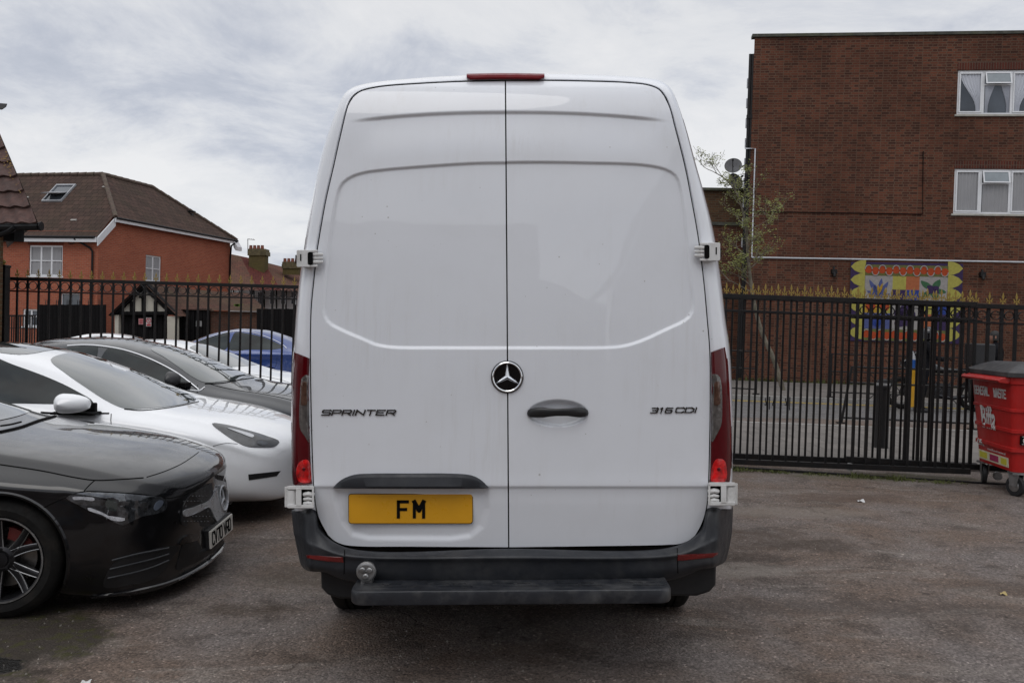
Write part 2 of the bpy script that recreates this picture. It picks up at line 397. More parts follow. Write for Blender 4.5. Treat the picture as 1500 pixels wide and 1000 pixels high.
def wob(x, y):
    a = noise.fractal(Vector((x*.9, y*1.3, 3.3)), 1.0, 2.1, 4)*.012
    return a*sstep(13, 10, y) if False else a*(1-sstep(10, 13, y))*(1 if abs(x) < 9 else 0)
mb = MB()
xs = sorted(set([round(v, 3) for v in np.concatenate([np.arange(-9, 9.01, .07), [-300, -150, -80, -50, -35, -25, -18, -14, -11, 11, 14, 18, 25, 35, 50, 80, 150, 300]])]))
ys = sorted(set([round(v, 3) for v in np.concatenate([np.arange(3.2, 13.01, .06), np.arange(14, 40, 1.0), [-80, -40, -20, -10, -5, 0, 1.5, 2.5, 45, 60, 80, 120, 200, 400]])]))
mb.grid([[(x, y, G(x, y)+wob(x, y)) for x in xs] for y in ys])
g = mb.build('ground', M_asph, fix=False, sharp=80); tag(g, kind='structure')

M_road = asphalt('road_asphalt', (.125, .12, .122), (.13, .123, .118), (.075, .072, .072), (.17, .165, .16))[0]
M_kerb = simple('kerb_stone', (.26, .25, .235), .85, var=.2, vs=12, bmp=.003, bs=60)
M_yel = simple('yellow_road_paint', (.42, .30, .06), .7, var=.25, vs=9)
M_wline = simple('white_road_paint', (.6, .6, .58), .7, var=.2, vs=9)
def slab_mat():
    mt, nt, b = new_mat('paving_slabs'); p = pos(nt, False)
    br = N(nt, 'TexBrick', offset=.5); nt.links.new(p, br.inputs['Vector'])
    for k, v in (('Color1', (.165, .148, .135)), ('Color2', (.135, .122, .112)), ('Mortar', (.10, .09, .08))): br.inputs[k].default_value = c4(v)
    br.inputs['Scale'].default_value = 1; br.inputs['Mortar Size'].default_value = .012; br.inputs['Brick Width'].default_value = .6; br.inputs['Row Height'].default_value = .6
    c = mixc(nt, .6, br.outputs[0], ramp(nt, noise_node(nt, p, 2.2, 6, .65).outputs[0], [(.3, g3(.65)), (.7, g3(1.25))]), 'MULTIPLY')
    nt.links.new(c, b.inputs['Base Color']); b.inputs['Roughness'].default_value = .9
    bump(nt, b, math_n(nt, 'SUBTRACT', 1, br.outputs['Fac']), .004); MC['slab'] = mt; return mt
M_slab = slab_mat()
# the street beyond the gate: pavement, kerb, road, kerb, pavement. It runs slightly towards us on the right.
RD = Vector((8, -.75, 0)).normalized(); RN = Vector((-RD.y, RD.x, 0))
R0 = Vector((0, 10.55, 0))
def rp(a, d, z): q = R0+RD*a+RN*d; return (q.x, q.y, z)
A0, A1 = -1.2, 90
def strip(name, d0, d1, z, mt, a0=A0, a1=A1, thick=None, n=60):
    mb = MB(); aa = np.linspace(a0, a1, n)
    if thick is None: mb.grid([[rp(a, d, z) for a in aa] for d in (d0, d1)])
    else: mb.grid([[rp(a, d0, z-thick) for a in aa], [rp(a, d0, z) for a in aa], [rp(a, d1, z) for a in aa], [rp(a, d1, z-thick) for a in aa]])
    o = mb.build(name, mt, fix=True, smooth=False); tag(o, kind='structure'); return o
strip('pavement', .0, 4.2, .115, M_slab, thick=.4)
strip('kerb', 4.203, 4.34, .122, M_kerb, thick=.4)
strip('road', 4.343, 10.3, .03, M_road, thick=.3)
strip('kerb', 10.303, 10.44, .125, M_kerb, thick=.4)
strip('pavement', 10.443, 16.6, .12, M_slab, thick=.4)
strip('road_marking', 9.86, 9.95, .036, M_yel)
strip('road_marking', 9.66, 9.75, .036, M_yel)
strip('road_marking', 4.75, 4.84, .036, M_yel)
strip('road_marking', 9.25, 9.35, .036, M_wline, a0=7.6, a1=10.6)
# ------------------------------------------------------------------ the van
D0 = 3.93
BETA = .036
vX = Vector((math.cos(BETA), 0, math.sin(BETA))); vY = Vector((0, 1, 0)); vZ = Vector((-math.sin(BETA), 0, math.cos(BETA)))
vO = P(745, 712, D0) - vZ*.905
def V(x, y, z): return vO+vX*x+vY*y+vZ*z
def toV(p): q = Vector(p)-vO; return Vector((q.dot(vX), q.dot(vY), q.dot(vZ)))
van = wthing('panel_van', 'white high roof panel van with yellow rear number plate, seen square on from behind', 'van', tuple(vO))

def sdf_poly(X, Y, poly):
    """signed distance, negative inside"""
    d = np.full(X.shape, 1e9); ins = np.zeros(X.shape, bool); n = len(poly)
    for i in range(n):
        ax, ay = poly[i]; bx, by = poly[(i+1) % n]; ex, ey = bx-ax, by-ay
        t = np.clip(((X-ax)*ex+(Y-ay)*ey)/(ex*ex+ey*ey+1e-9), 0, 1)
        d = np.minimum(d, (X-ax-t*ex)**2+(Y-ay-t*ey)**2)
        c = ((ay > Y) != (by > Y)) & (X < (bx-ax)*(Y-ay)/((by-ay) if by != ay else 1e-9)+ax)
        ins ^= c
    d = np.sqrt(d); return np.where(ins, -d, d)
def nss(a, b, x): t = np.clip((x-a)/(b-a), 0, 1); return t*t*(3-2*t)
WL = catmull([(765, 237.5), (700, 238), (618, 243), (560, 248), (532, 252), (512, 259), (499, 270), (492, 290), (485, 330), (480, 370), (476, 410), (473.5, 450), (475, 463), (482, 474), (500, 484), (530, 497), (552, 506), (575, 509.5), (650, 510.5), (765, 510.5)], 90)
WR = catmull([(720, 237), (800, 236.5), (860, 237.5), (920, 239), (950, 241.5), (975, 247), (990, 256), (997, 272), (1003, 310), (1008, 360), (1013, 410), (1016, 450), (1013, 461), (1004, 470), (975, 484), (945, 498), (922, 506), (900, 509.5), (800, 510.5), (720, 510.5)], 90)
PR = [(488, 716), (715, 716), (716, 745), (708, 772), (690, 787), (660, 791), (540, 790), (515, 784), (500, 765), (490, 735)]
DY = ([100, 118, 128, 150, 170, 200, 240, 330, 510, 690, 711, 716, 740, 800, 860], [.20, .168, .130, .094, .076, .062, .052, .032, .006, 0, -.003, .006, .016, .040, .06])
def Dv(px, py):
    """depth (distance from camera plane) of the rear face at a pixel"""
    px = np.asarray(px, float); py = np.asarray(py, float)
    d = D0+pchip(*DY, py)
    u = (px-746)/300
    d = d+.030*np.abs(u)**3
    # upper crease
    yc = 165+14*np.abs((px-748)/240)**2.3
    fade = 1-nss(.62, .80, np.abs(u))
    d = d+.013*fade*(nss(-3.2, 3.2, py-yc)*(1-nss(6, 62, py-yc)))
    wl = sdf_poly(px, py, WL); wr = sdf_poly(px, py, WR)
    sd = np.where(px < 743, wl, wr)
    dep = np.where(py < 300, .017, .011)*1.0
    wdt = np.where(py < 300, 6.0, 9.0)
    d = d+.0105*(1-nss(-3.6, 1.0, sd))
    d = d+.012*(1-nss(-9, 3, sdf_poly(px, py, PR)))*(px < 740)
    e = ((px-817)/44)**2+((py-605)/20)**2
    d = d+.036*(1-nss(.62, 1.0, e))
    return d
def S(px, py, off=0.0):
    return P(px, py, float(Dv(px, py))+off)
def Sv(PX, PY, D):
    """vectorised unproject"""
    F = np.array(cF); Rr = np.array(cR); U = np.array(cU)
    r = F+((PX-750)/FPX)[..., None]*Rr+((500-PY)/FPX)[..., None]*U
    return np.array(CAM)+r*(D/r[..., 1])[..., None]

# paired outlines: door gap | silhouette
PAIRS = [((463, 748), (431, 748)), ((459.5, 725), (429.5, 725)), ((458, 700), (428.5, 700)), ((455, 600), (427, 600)), ((454, 515), (430, 515)), ((455, 454), (434, 454)), ((459, 410), (438.5, 410)),
 ((464, 366), (445, 366)), ((470.5, 326), (451, 326)), ((477, 291), (457.8, 291)), ((488, 243), (467, 243)), ((499, 194), (480.5, 194)), ((509, 155), (495, 156)), ((516, 142), (504, 138)), ((527, 133.5), (516, 129)),
 ((552, 127), (540, 122)), ((618, 121.5), (618, 114)), ((684, 118.6), (684, 110.5)), ((743, 117.3), (743, 107.6)), ((798, 117.3), (798, 107.8)), ((860, 118.3), (862, 109.3)), ((920, 120.5), (922, 112.2)),
 ((950, 124), (952, 114.8)), ((965, 130), (970, 119)), ((974, 140), (984, 131)), ((982, 158), (995, 157)), ((990, 188), (1005, 188)), ((1004, 243), (1020, 243)), ((1013.5, 291), (1033.5, 291)), ((1023, 344), (1046, 344)),
 ((1031.5, 410), (1056, 410)), ((1037, 470), (1063, 470)), ((1040.5, 515), (1069, 512)), ((1041, 600), (1073, 600)), ((1039, 700), (1073, 700)), ((1038, 725), (1072.5, 725)), ((1035.5, 745), (1071.5, 745))]
NP = 420
prs = catmull([(a[0], a[1], b[0], b[1]) for a, b in PAIRS], NP)
gx, gy, sx, sy = prs[:, 0], prs[:, 1], prs[:, 2], prs[:, 3]
gin = np.where(gx < 745, 1.0, -1.0)
rows = []
for k, dd in ((-.8/22, .045), (0.0, .007), (.10, .0005), (.22, .000), (.45, .004), (.66, .014), (.82, .032), (.93, .058), (1.0, .095)):
    X = gx+(sx-gx)*k; Y = gy+(sy-gy)*k
    rows.append(Sv(X, Y, Dv(X, Y)+dd))
last = rows[-1].copy()
# carry the section forward along the sides and roof to the cab
cxm = np.array(V(0, 0, 0))
def shell(y, wsc=1.0, zmax=9, rise=0):
    q = last.copy(); out = []; y_ = y
    for p in q:
        v = toV(p); y = y_ if y_ > .5 else v.y+y_*.55; zz = min(v.z+rise*max(0, (v.z-1.6)/1.0), zmax)
        out.append(tuple(V(v.x*wsc, y, zz)))
    return np.array(out)
for y, ws, zm, rs in ((.16, 1.004, 9, .004), (.35, 1.006, 9, .008), (.8, 1.006, 9, .015), (1.8, 1.006, 9, .02), (3.2, 1.006, 9, .02), (4.1, 1.0, 9, .01), (4.6, .99, 9, -.02), (4.9, .975, 2.62, -.05), (5.3, .96, 2.32, -.1), (5.7, .95, 1.95, 0), (6.1, .94, 1.55, 0), (6.35, .92, 1.34, 0), (6.7, .86, 1.22, 0), (6.9, .80, 1.05, 0), (6.93, .78, .92, 0)):
    rows.append(shell(y, ws, zm, rs))
mb = MB(); mb.grid(rows)
body = mb.build('body', M_white, van, sharp=50); sub(body, van)
# lower sides, nose and floor
mb = MB()
for s in (-1, 1):
    w0 = 1.0
    rr = []
    for z, k in ((.92, 1.0), (.62, 1.0), (.42, .985), (.38, .95)):
        rr.append([V(s*(1.005*k)*(1 if y < 6.1 else max(.78, 1-(y-6.1)*.26)), y, max(z, .52) if y < .75 else z) for y in np.linspace(.34, 6.93, 60)])
    mb.grid(rr)
mb.grid([[V(x, 6.93+(.06-.1*abs(x)**2)*t, z) for x in np.linspace(-.8, .8, 13)] for z, t in ((1.05, 0), (.9, 1), (.5, 1.2), (.38, .8))])
o = mb.build('side_panel', M_white, van, sharp=50)
mb = MB()
mb.box(V(0, 3.6, .46), (1.72, 6.1, .16), ax=(vX, vY, vZ)); mb.box(V(0, .75, .42), (1.1, .5, .14), ax=(vX, vY, vZ))
mb.tube([V(-.9, 1.12, .33), V(.9, 1.12, .33)], .06, 10); mb.lathe([(.02, -.1), (.16, -.08), (.18, 0), (.16, .1), (.02, .12)], V(0, 1.12, .33), vX, 20)
mb.tube([V(.35, 3, .3), V(.38, 1.8, .32), V(.45, .6, .34)], .035, 10)
mb.build('underbody', simple('dirty_steel', (.02, .019, .018), .8, var=.3), van)
# side windows of the cab and windscreen
mb = MB()
for s in (-1, 1):
    mb.prism([(5.0, 1.32), (5.05, 1.98), (5.35, 2.02), (5.72, 1.72), (5.95, 1.36)], lambda q, s=s: V(s*(1.025-.07*(q[1]-1.3)*2), q[0], q[1]), lambda q, s=s: V(s*(.95-.07*(q[1]-1.3)*2), q[0], q[1]))
mb.build('side_window', M_glass, van)
mb = MB(); mb.grid([[V(x, y, z+.012) for x in np.linspace(-.82, .82, 9)] for y, z in ((4.95, 2.60), (5.3, 2.33), (5.7, 1.96), (6.08, 1.58))])
mb.build('windscreen', M_glass, van)

# doors
def coons(b, t, l, r, nu, nv):
    """b,t: bottom/top curves (nu pts, left->right) l,r: left/right curves (nv pts, bottom->top)"""
    u = np.linspace(0, 1, nu)[None, :, None]; v = np.linspace(0, 1, nv)[:, None, None]
    b = b[None]; t = t[None]; l = l[:, None]; r = r[:, None]
    return (1-v)*b+v*t+(1-u)*l+u*r-((1-u)*(1-v)*b[:, :1]+u*(1-v)*b[:, -1:]+(1-u)*v*t[:, :1]+u*v*t[:, -1:])
def door(side):
    g = 1.7
    if side < 0:
        outer = [(a[0]+g*.95, a[1]+(g*.4 if a[1] < 150 else 0)) for a, _ in PAIRS[:14]]
        outer = [(480.5, 783), (472, 768), (467, 757)]+outer
        top = [outer[-1]]+[(a[0]+.5, a[1]+g) for a, _ in PAIRS[14:18]]+[(739.4, 119)]
        bot = [(480.5, 783), (490, 791.5), (503, 797), (525, 799.5), (600, 800), (744.2, 801)]
        b = catmull(bot, 150); t = catmull(top, 150); l = catmull(outer, 560); r = catmull([(744.2, 801), (741.9, 460), (739.4, 119)], 560)
    else:
        outer = [(a[0]-g*.95, a[1]+(g*.4 if a[1] < 150 else 0)) for a, _ in PAIRS[24:]][::-1]
        outer = [(1018, 784), (1026, 770), (1031, 757)]+outer
        top = [(741.4, 119)]+[(a[0]-.5, a[1]+g) for a, _ in PAIRS[19:24]]+[outer[-1]]
        bot = [(746.2, 801), (860, 799.5), (975, 797.5), (995, 796), (1008, 791.5), (1018, 784)]
        b = catmull(bot, 150); t = catmull(top, 150); r = catmull(outer, 560); l = catmull([(746.2, 801), (743.9, 460), (741.4, 119)], 560)
    q = coons(b, t, l, r, 150, 560)
    W = Sv(q[..., 0], q[..., 1], Dv(q[..., 0], q[..., 1]))
    # roll the edges forward
    for k, dd in ((0, .010), (1, .003)):
        pass
    e = np.zeros(q.shape[:2])
    mb = MB(); mb.grid(W)
    loop = np.concatenate([W[0, :], W[1:, -1], W[-1, -2::-1], W[-2:0:-1, 0]])
    l2 = loop.copy(); l2[:, 1] += .03
    mb.grid([loop, l2], closed=True)
    return mb.build('rear_door', M_white, van, sharp=60, fix=True)
dl = door(-1); dr = door(1); sub(dl, van); sub(dr, van)
dr['label'] = 'right rear door with the black pull handle'; dl['label'] = 'left rear door with the number plate'
# black seal behind the door gaps
mb = MB()
seal = [tuple(a) for a, _ in PAIRS]
seal = seal + [(1030, 768), (1020, 785), (995, 799), (745, 803), (505, 802), (480, 788), (468, 768)]
for a, b_ in (((0, 0), (0, 0)),):
    pts = [P(x, y, float(Dv(x, y))+.026) for x, y in seal]
    c = P(745, 450, D0+.07)
    mb.add(pts+[c], [(i, (i+1) % len(pts), len(pts)) for i in range(len(pts))])
# central strip right behind the seam
mb.grid([[P(x+dx, y, float(Dv(735, y))+.012) for dx in (-3, 3)] for x, y in [(740+ (y-118)*.0073, y) for y in np.linspace(118, 801, 60)]])
mb.build('door_seal', M_gap, van, smooth=False)

# star badge
def px_disc(mb, cx, cy, prof, n=64, sq=1.0):
    """prof: (radius px, depth offset)"""
    rows = [[S0(cx, cy, cx+r*math.cos(2*PI*k/n), cy+r*math.sin(2*PI*k/n)*sq, o) for k in range(n)] for r, o in prof]
    mb.grid(rows, closed=True); mb.add(rows[-1], [tuple(range(n))])
def S0(cx, cy, x, y, o): return P(x, y, float(Dv(cx-8, cy))+o)
mb = MB(); px_disc(mb, 743, 552, [(24.2, .004), (24.2, -.002), (23.3, -.008), (21.3, -.010), (20.6, -.006)])
bz = mb.build('badge', M_gloss, van); sub(bz, van); bz['label'] = 'round black and chrome star badge'
mb = MB()
n = 64
ring = [(21.9, -.0085), (22.2, -.0125), (21.0, -.0145), (19.7, -.0125), (19.9, -.0065)]
mb.grid([[S0(743, 552, 743+r*math.cos(2*PI*k/n), 552+r*math.sin(2*PI*k/n), o) for k in range(n)] for r, o in ring], closed=True)
for k in range(3):
    a = -PI/2+k*2*PI/3
    tip = (743+20.6*math.cos(a), 552+20.6*math.sin(a))
    bl = (743+3.6*math.cos(a-PI/3), 552+3.6*math.sin(a-PI/3)); br_ = (743+3.6*math.cos(a+PI/3), 552+3.6*math.sin(a+PI/3))
    pl = (tip[0]+.6*math.cos(a-PI/2), tip[1]+.6*math.sin(a-PI/2)); pr = (tip[0]-.6*math.cos(a-PI/2), tip[1]-.6*math.sin(a-PI/2))
    q = lambda p, o: S0(743, 552, p[0], p[1], o)
    mb.add([q((743, 552), -.0155), q(bl, -.0065), q(pl, -.0075), q(tip, -.0095), q(pr, -.0075), q(br_, -.0065)], [(0, 1, 2, 3), (0, 3, 4, 5)])
mb.build('star', M_chrome, bz, org=ORG[van.name], sharp=20)

# handle
mb = MB()
def hsec(x, h, yc, o0, o1):
    pts = []
    for k in range(16):
        a = 2*PI*k/16; cy = math.cos(a); sy_ = math.sin(a)
        f = lambda v: math.copysign(abs(v)**.7, v)
        pts.append(P(x, yc+h*f(sy_), D0-.004+(o0+o1)/2+(o0-o1)/2*f(cy)))
    return pts
hx = [(772, .6, 605, .010, .004), (773, 4, 605, .012, -.006), (777, 6.6, 604.6, .012, -.018), (786, 7.6, 604, .008, -.028), (796, 7.6, 604, .0, -.033), (803, 6.4, 603.9, -.010, -.036), (815, 5.6, 603.6, -.018, -.038), (832, 5.8, 603.4, -.016, -.038), (842, 7.0, 603.6, -.004, -.034), (850, 7.6, 603.8, .006, -.028), (857, 6.6, 604, .012, -.018), (861, 4, 604.3, .012, -.004), (862, .6, 604.5, .010, .006)]
mb.grid([hsec(*h) for h in hx], closed=True, cap=True)
mb.build('handle', simple('black_handle_plastic', (.012, .012, .013), .35, var=.1), dr, org=ORG[van.name])

# number plate light trim
mb = MB()
tr_t = catmull([(488, 713.5), (495, 706), (505, 699.5), (520, 694.5), (545, 693), (600, 692.8), (660, 693), (690, 695.5), (704, 702), (716, 713.5)], 60)
tr_b = catmull([(488, 714.5), (500, 715), (600, 715.5), (700, 715.2), (716, 714.5)], 60)
rr = []
for k, o in ((0, .006), (0.02, -.010), (.10, -.020), (.25, -.026), (.27, -.029), (.85, -.040), (1.0, -.036), (1.0, .012)):
    rr.append([P(*(tr_t[i]*(1-k)+tr_b[i]*k), float(Dv(tr_t[i][0], 700))+o*(.35+.65*min(1, 4*min(i, 59-i)/59+.0))) for i in range(60)])
mb.grid(rr); mb.build('plate_trim', M_plastic, dl, org=ORG[van.name], sharp=30)

def rrect(x0, y0, x1, y1, r, n=6):
    out = []
    for cx, cy, a0 in ((x1-r, y0+r, -PI/2), (x1-r, y1-r, 0), (x0+r, y1-r, PI/2), (x0+r, y0+r, PI)):
        for k in range(n+1):
            a = a0+PI/2*k/n; out.append((cx+r*math.cos(a), cy+r*math.sin(a)))
    return out
DP = float(Dv(600, 745))
mb = MB(); mb.prism(rrect(511, 723.5, 692, 766, 4), lambda q: P(q[0], q[1], DP-.012), lambda q: P(q[0], q[1], DP+.0))
pl = mb.build('number_plate', M_plate, dl, org=ORG[van.name], smooth=False, bevel=.0008); ORG[pl.name] = ORG[van.name]
mb = MB(); mb.prism(rrect(510.2, 722.7, 692.8, 766.8, 4.5), lambda q: P(q[0], q[1], DP-.0095), lambda q: P(q[0], q[1], DP+.0))
mb.build('plate_backing', M_gap, pl, org=ORG[van.name], smooth=False)

# ---- stroke lettering: polylines in a unit box (x right 0..1, y down 0..1)
GL = {
 'A': [[(0, 1), (.5, 0), (1, 1)], [(.2, .65), (.8, .65)]], 'B': [[(0, 0), (0, 1), (.8, 1), (1, .85), (1, .65), (.85, .5), (0, .5)], [(0, 0), (.75, 0), (.92, .12), (.92, .38), (.85, .5)]],
 'C': [[(1, .15), (.85, 0), (.15, 0), (0, .15), (0, .85), (.15, 1), (.85, 1), (1, .85)]], 'D': [[(0, 0), (0, 1), (.7, 1), (1, .75), (1, .25), (.7, 0), (0, 0)]],
 'E': [[(1, 0), (0, 0), (0, 1), (1, 1)], [(0, .5), (.8, .5)]], 'F': [[(1, 0), (0, 0), (0, 1)], [(0, .5), (.8, .5)]],
 'G': [[(1, .15), (.85, 0), (.15, 0), (0, .15), (0, .85), (.15, 1), (.85, 1), (1, .85), (1, .55), (.6, .55)]], 'H': [[(0, 0), (0, 1)], [(1, 0), (1, 1)], [(0, .5), (1, .5)]],
 'I': [[(.5, 0), (.5, 1)]], 'K': [[(0, 0), (0, 1)], [(1, 0), (.05, .55), (1, 1)]], 'L': [[(0, 0), (0, 1), (1, 1)]], 'M': [[(0, 1), (0, 0), (.5, .55), (1, 0), (1, 1)]],
 'N': [[(0, 1), (0, 0), (1, 1), (1, 0)]], 'O': [[(.15, 0), (.85, 0), (1, .15), (1, .85), (.85, 1), (.15, 1), (0, .85), (0, .15), (.15, 0)]],
 'P': [[(0, 1), (0, 0), (.85, 0), (1, .12), (1, .45), (.85, .57), (0, .57)]], 'R': [[(0, 1), (0, 0), (.85, 0), (1, .12), (1, .45), (.85, .57), (0, .57)], [(.5, .57), (1, 1)]],
 'S': [[(1, .1), (.9, 0), (.12, 0), (0, .12), (0, .38), (.12, .5), (.88, .5), (1, .62), (1, .88), (.88, 1), (0, 1)]], 'T': [[(0, 0), (1, 0)], [(.5, 0), (.5, 1)]],
 'U': [[(0, 0), (0, .85), (.15, 1), (.85, 1), (1, .85), (1, 0)]], 'V': [[(0, 0), (.5, 1), (1, 0)]], 'W': [[(0, 0), (.22, 1), (.5, .3), (.78, 1), (1, 0)]], 'X': [[(0, 0), (1, 1)], [(1, 0), (0, 1)]],
 'Y': [[(0, 0), (.5, .5), (1, 0)], [(.5, .5), (.5, 1)]], '0': [[(.15, 0), (.85, 0), (1, .15), (1, .85), (.85, 1), (.15, 1), (0, .85), (0, .15), (.15, 0)]], '1': [[(.15, .15), (.5, 0), (.5, 1)]],
 '2': [[(0, .12), (.15, 0), (.85, 0), (1, .15), (1, .42), (0, 1), (1, 1)]], '3': [[(0, 0), (.85, 0), (1, .12), (1, .4), (.88, .5), (.2, .5)], [(.88, .5), (1, .62), (1, .88), (.85, 1), (0, 1)]],
 '6': [[(1, 0), (.15, 0), (0, .15), (0, .85), (.15, 1), (.85, 1), (1, .85), (1, .6), (.88, .47), (0, .47)]], '7': [[(0, 0), (1, 0), (.4, 1)]], '-': [[(.1, .5), (.9, .5)]], ' ': []}
def letters(mb, s, x0, y0, w, h, adv, t, f, slant=0, aspect=1.0, off=(0.0, .002), th=None):
    """f(x,y,off)->3D. x0,y0 = top left, w,h = glyph box, adv = advance, t = stroke width (in the same units)"""
    for ch in s:
        ww = w*.12 if ch in 'I' else (w*.6 if ch in '1 ' else w)
        for pl_ in GL.get(ch, []):
            pts = [(x0+(p[0] if ch != 'I' else .5)*ww+slant*(1-p[1])*h, y0+p[1]*h) for p in pl_]
            for a, b_ in zip(pts, pts[1:]):
                dx, dy = b_[0]-a[0], b_[1]-a[1]; L = math.hypot(dx, dy)
                if L < 1e-9: continue
                ux, uy = dx/L, dy/L; tt = t if th is None else t*abs(uy)+th*abs(ux)
                e = tt*.42; nx, ny = -uy*tt/2, ux*tt/2
                q = [(a[0]-ux*e+nx, a[1]-uy*e+ny), (b_[0]+ux*e+nx, b_[1]+uy*e+ny), (b_[0]+ux*e-nx, b_[1]+uy*e-ny), (a[0]-ux*e-nx, a[1]-uy*e-ny)]
                mb.prism(q, lambda p: f(p[0], p[1], off[0]), lambda p: f(p[0], p[1], off[1]))
        x0 += ww+adv
    return mb
mb = MB(); letters(mb, 'FM', 583.5, 734.5, 13.6, 22.5, 9.8, 4.6, lambda x, y, o: P(x, y, DP-.0145+o), th=4.6)
mb.build('registration_letters', M_gap, pl, org=ORG[van.name], smooth=False)
mb = MB(); letters(mb, 'SPRINTER', 471, 600.4, 11.8, 7.0, 3.2, 1.6, lambda x, y, o: S(x, y, -.006+o), slant=.35, off=(0, .006), th=1.45)
mb.build('lettering', M_badge, dl, org=ORG[van.name], sharp=20)
mb = MB(); letters(mb, '316', 953, 597.2, 9.2, 7.0, 3.2, 1.6, lambda x, y, o: S(x, y, -.006+o), slant=.35, off=(0, .006), th=1.4)
letters(mb, 'CDI', 989.5, 596.8, 11.5, 6.8, 2.6, 1.6, lambda x, y, o: S(x, y, -.006+o), slant=.3, off=(0, .006), th=1.4)
mb.build('lettering', M_badge, dr, org=ORG[van.name], sharp=20)

# high brake light
mb = MB(); n = 50
for_x = np.linspace(683.5, 797.5, n)
rr = []
for k, o in ((0, .06), (.12, -.004), (.3, -.022), (.65, -.026), (.9, -.020), (1.0, .02)):
    rr.append([P(x, (108.2-.9*math.sin(PI*(x-684)/113))+9.4*k*(1-.35*max(0, 1-min(x-683.5, 797.5-x)/6)), float(Dv(740, 117))+o+.012*max(0, 1-min(x-683.5, 797.5-x)/8)**2) for x in for_x])
mb.grid(rr); mb.build('brake_light', simple('dull_red_lens', (.15, .004, .009), .35, coat=0, spec=.12, var=.15, vs=14), van)

# tail lamps
def tail(side):
    if side < 0:
        inn = [(453.6, 525), (452.6, 560), (453, 600), (454.4, 650), (456.6, 700), (457.6, 708.5)]; outr = [(429.2, 515), (427.6, 540), (426.6, 600), (426.6, 660), (428.2, 700), (429.6, 710.5)]
        clear = [(452.4, 549), (452.9, 600), (453.8, 649), (446, 638), (440, 629), (438.2, 615), (439.5, 580), (440.5, 562), (443, 552)]
        glow = [(439, 676), (450, 673), (455, 682), (456, 704), (445, 707), (436, 703), (434, 688)]
    else:
        inn = [(1041.4, 516), (1042, 560), (1041.8, 600), (1041, 650), (1039.8, 700), (1039, 706)]; outr = [(1065.5, 507), (1068.4, 530), (1071.6, 600), (1072.6, 650), (1071.5, 700), (1070.8, 706.5)]
        clear = [(1043, 548), (1053, 550), (1056.5, 560), (1058, 600), (1056.5, 622), (1051, 634), (1042.4, 648), (1042.6, 600)]
        glow = [(1043, 684), (1050, 672), (1061, 674), (1065, 690), (1063, 704), (1048, 706), (1041.5, 704)]
    nI = 60
    a = catmull(inn, nI); b_ = catmull(outr, nI)
    rr = []
    ks = [(-.02, .03), (0, .004), (.04, -.006), (.15, -.014), (.4, -.012), (.62, .0), (.8, .022), (.92, .05), (1.0, .09)]
    def surf(px, py, off=0):
        i = np.interp(py, a[:, 1], np.arange(nI)); xa = np.interp(i, np.arange(nI), a[:, 0]); xb = np.interp(i, np.arange(nI), b_[:, 0])
        k = (px-xa)/(xb-xa); return P(px, py, float(Dv(744+side*290, py))+float(np.interp(k, [q[0] for q in ks], [q[1] for q in ks]))+off)
    for k, o in ks:
        rr.append([P(*(a[i]*(1-k)+b_[i]*k), float(Dv(744+side*290, a[i][1]))+o) for i in range(nI)])
    rr.append([Vector(p)+Vector((0, .14, 0)) for p in rr[-1]])
    mb = MB(); mb.grid(rr)
    # close top and bottom
    for i in (0, -1): mb.add([r[i] for r in rr]+[Vector(r[i])+Vector((0, .12, 0)) for r in rr], [(j, j+1, j+1+len(rr), j+len(rr)) for j in range(len(rr)-1)])
    t = mb.build('tail_light', M_redlens, van, sharp=50); ORG[t.name] = ORG[van.name]
    def patch(poly, off, rim):
        cx = sum(q[0] for q in poly)/len(poly); cy = sum(q[1] for q in poly)/len(poly); mb = MB()
        pl2 = catmull(poly, 48, closed=True)
        rr = [[surf(cx+(q[0]-cx)*k, cy+(q[1]-cy)*k, o) for q in pl2] for k, o in ((1, .004), (1, off), (.9, off-.001), (.6, off-.002), (.3, off-.002), (.02, off-.002))]
        mb.grid(rr, closed=True); return mb
    patch(clear, -.003, 0).build('clear_lens', M_clear, t, org=ORG[van.name])
    up = [(x, y) for x, y in clear]
    xm = sum(q[0] for q in clear)/len(clear)
    amb = [(xm-4.5*side*0-3.5, 560), (xm+3.5, 559), (xm+4.2, 575), (xm+4, 592), (xm-4, 593), (xm-4.2, 575)]
    patch(amb, -.0065, 0).build('amber_lamp', M_amber, t, org=ORG[van.name])
    patch(glow, -.003, 0).build('reflector', M_redglow, t, org=ORG[van.name])
    gx_ = sum(q[0] for q in glow)/len(glow); gy_ = sum(q[1] for q in glow)/len(glow)
    patch([(gx_+2.6*math.cos(a), gy_-3.5+2.6*math.sin(a)) for a in np.linspace(0, 2*PI, 11)[:-1]], -.0075, 0).build('lamp_bulb', M_redlens, t, org=ORG[van.name])
    # thin rib across the clear part
    return t
tl = tail(-1); tr = tail(1)

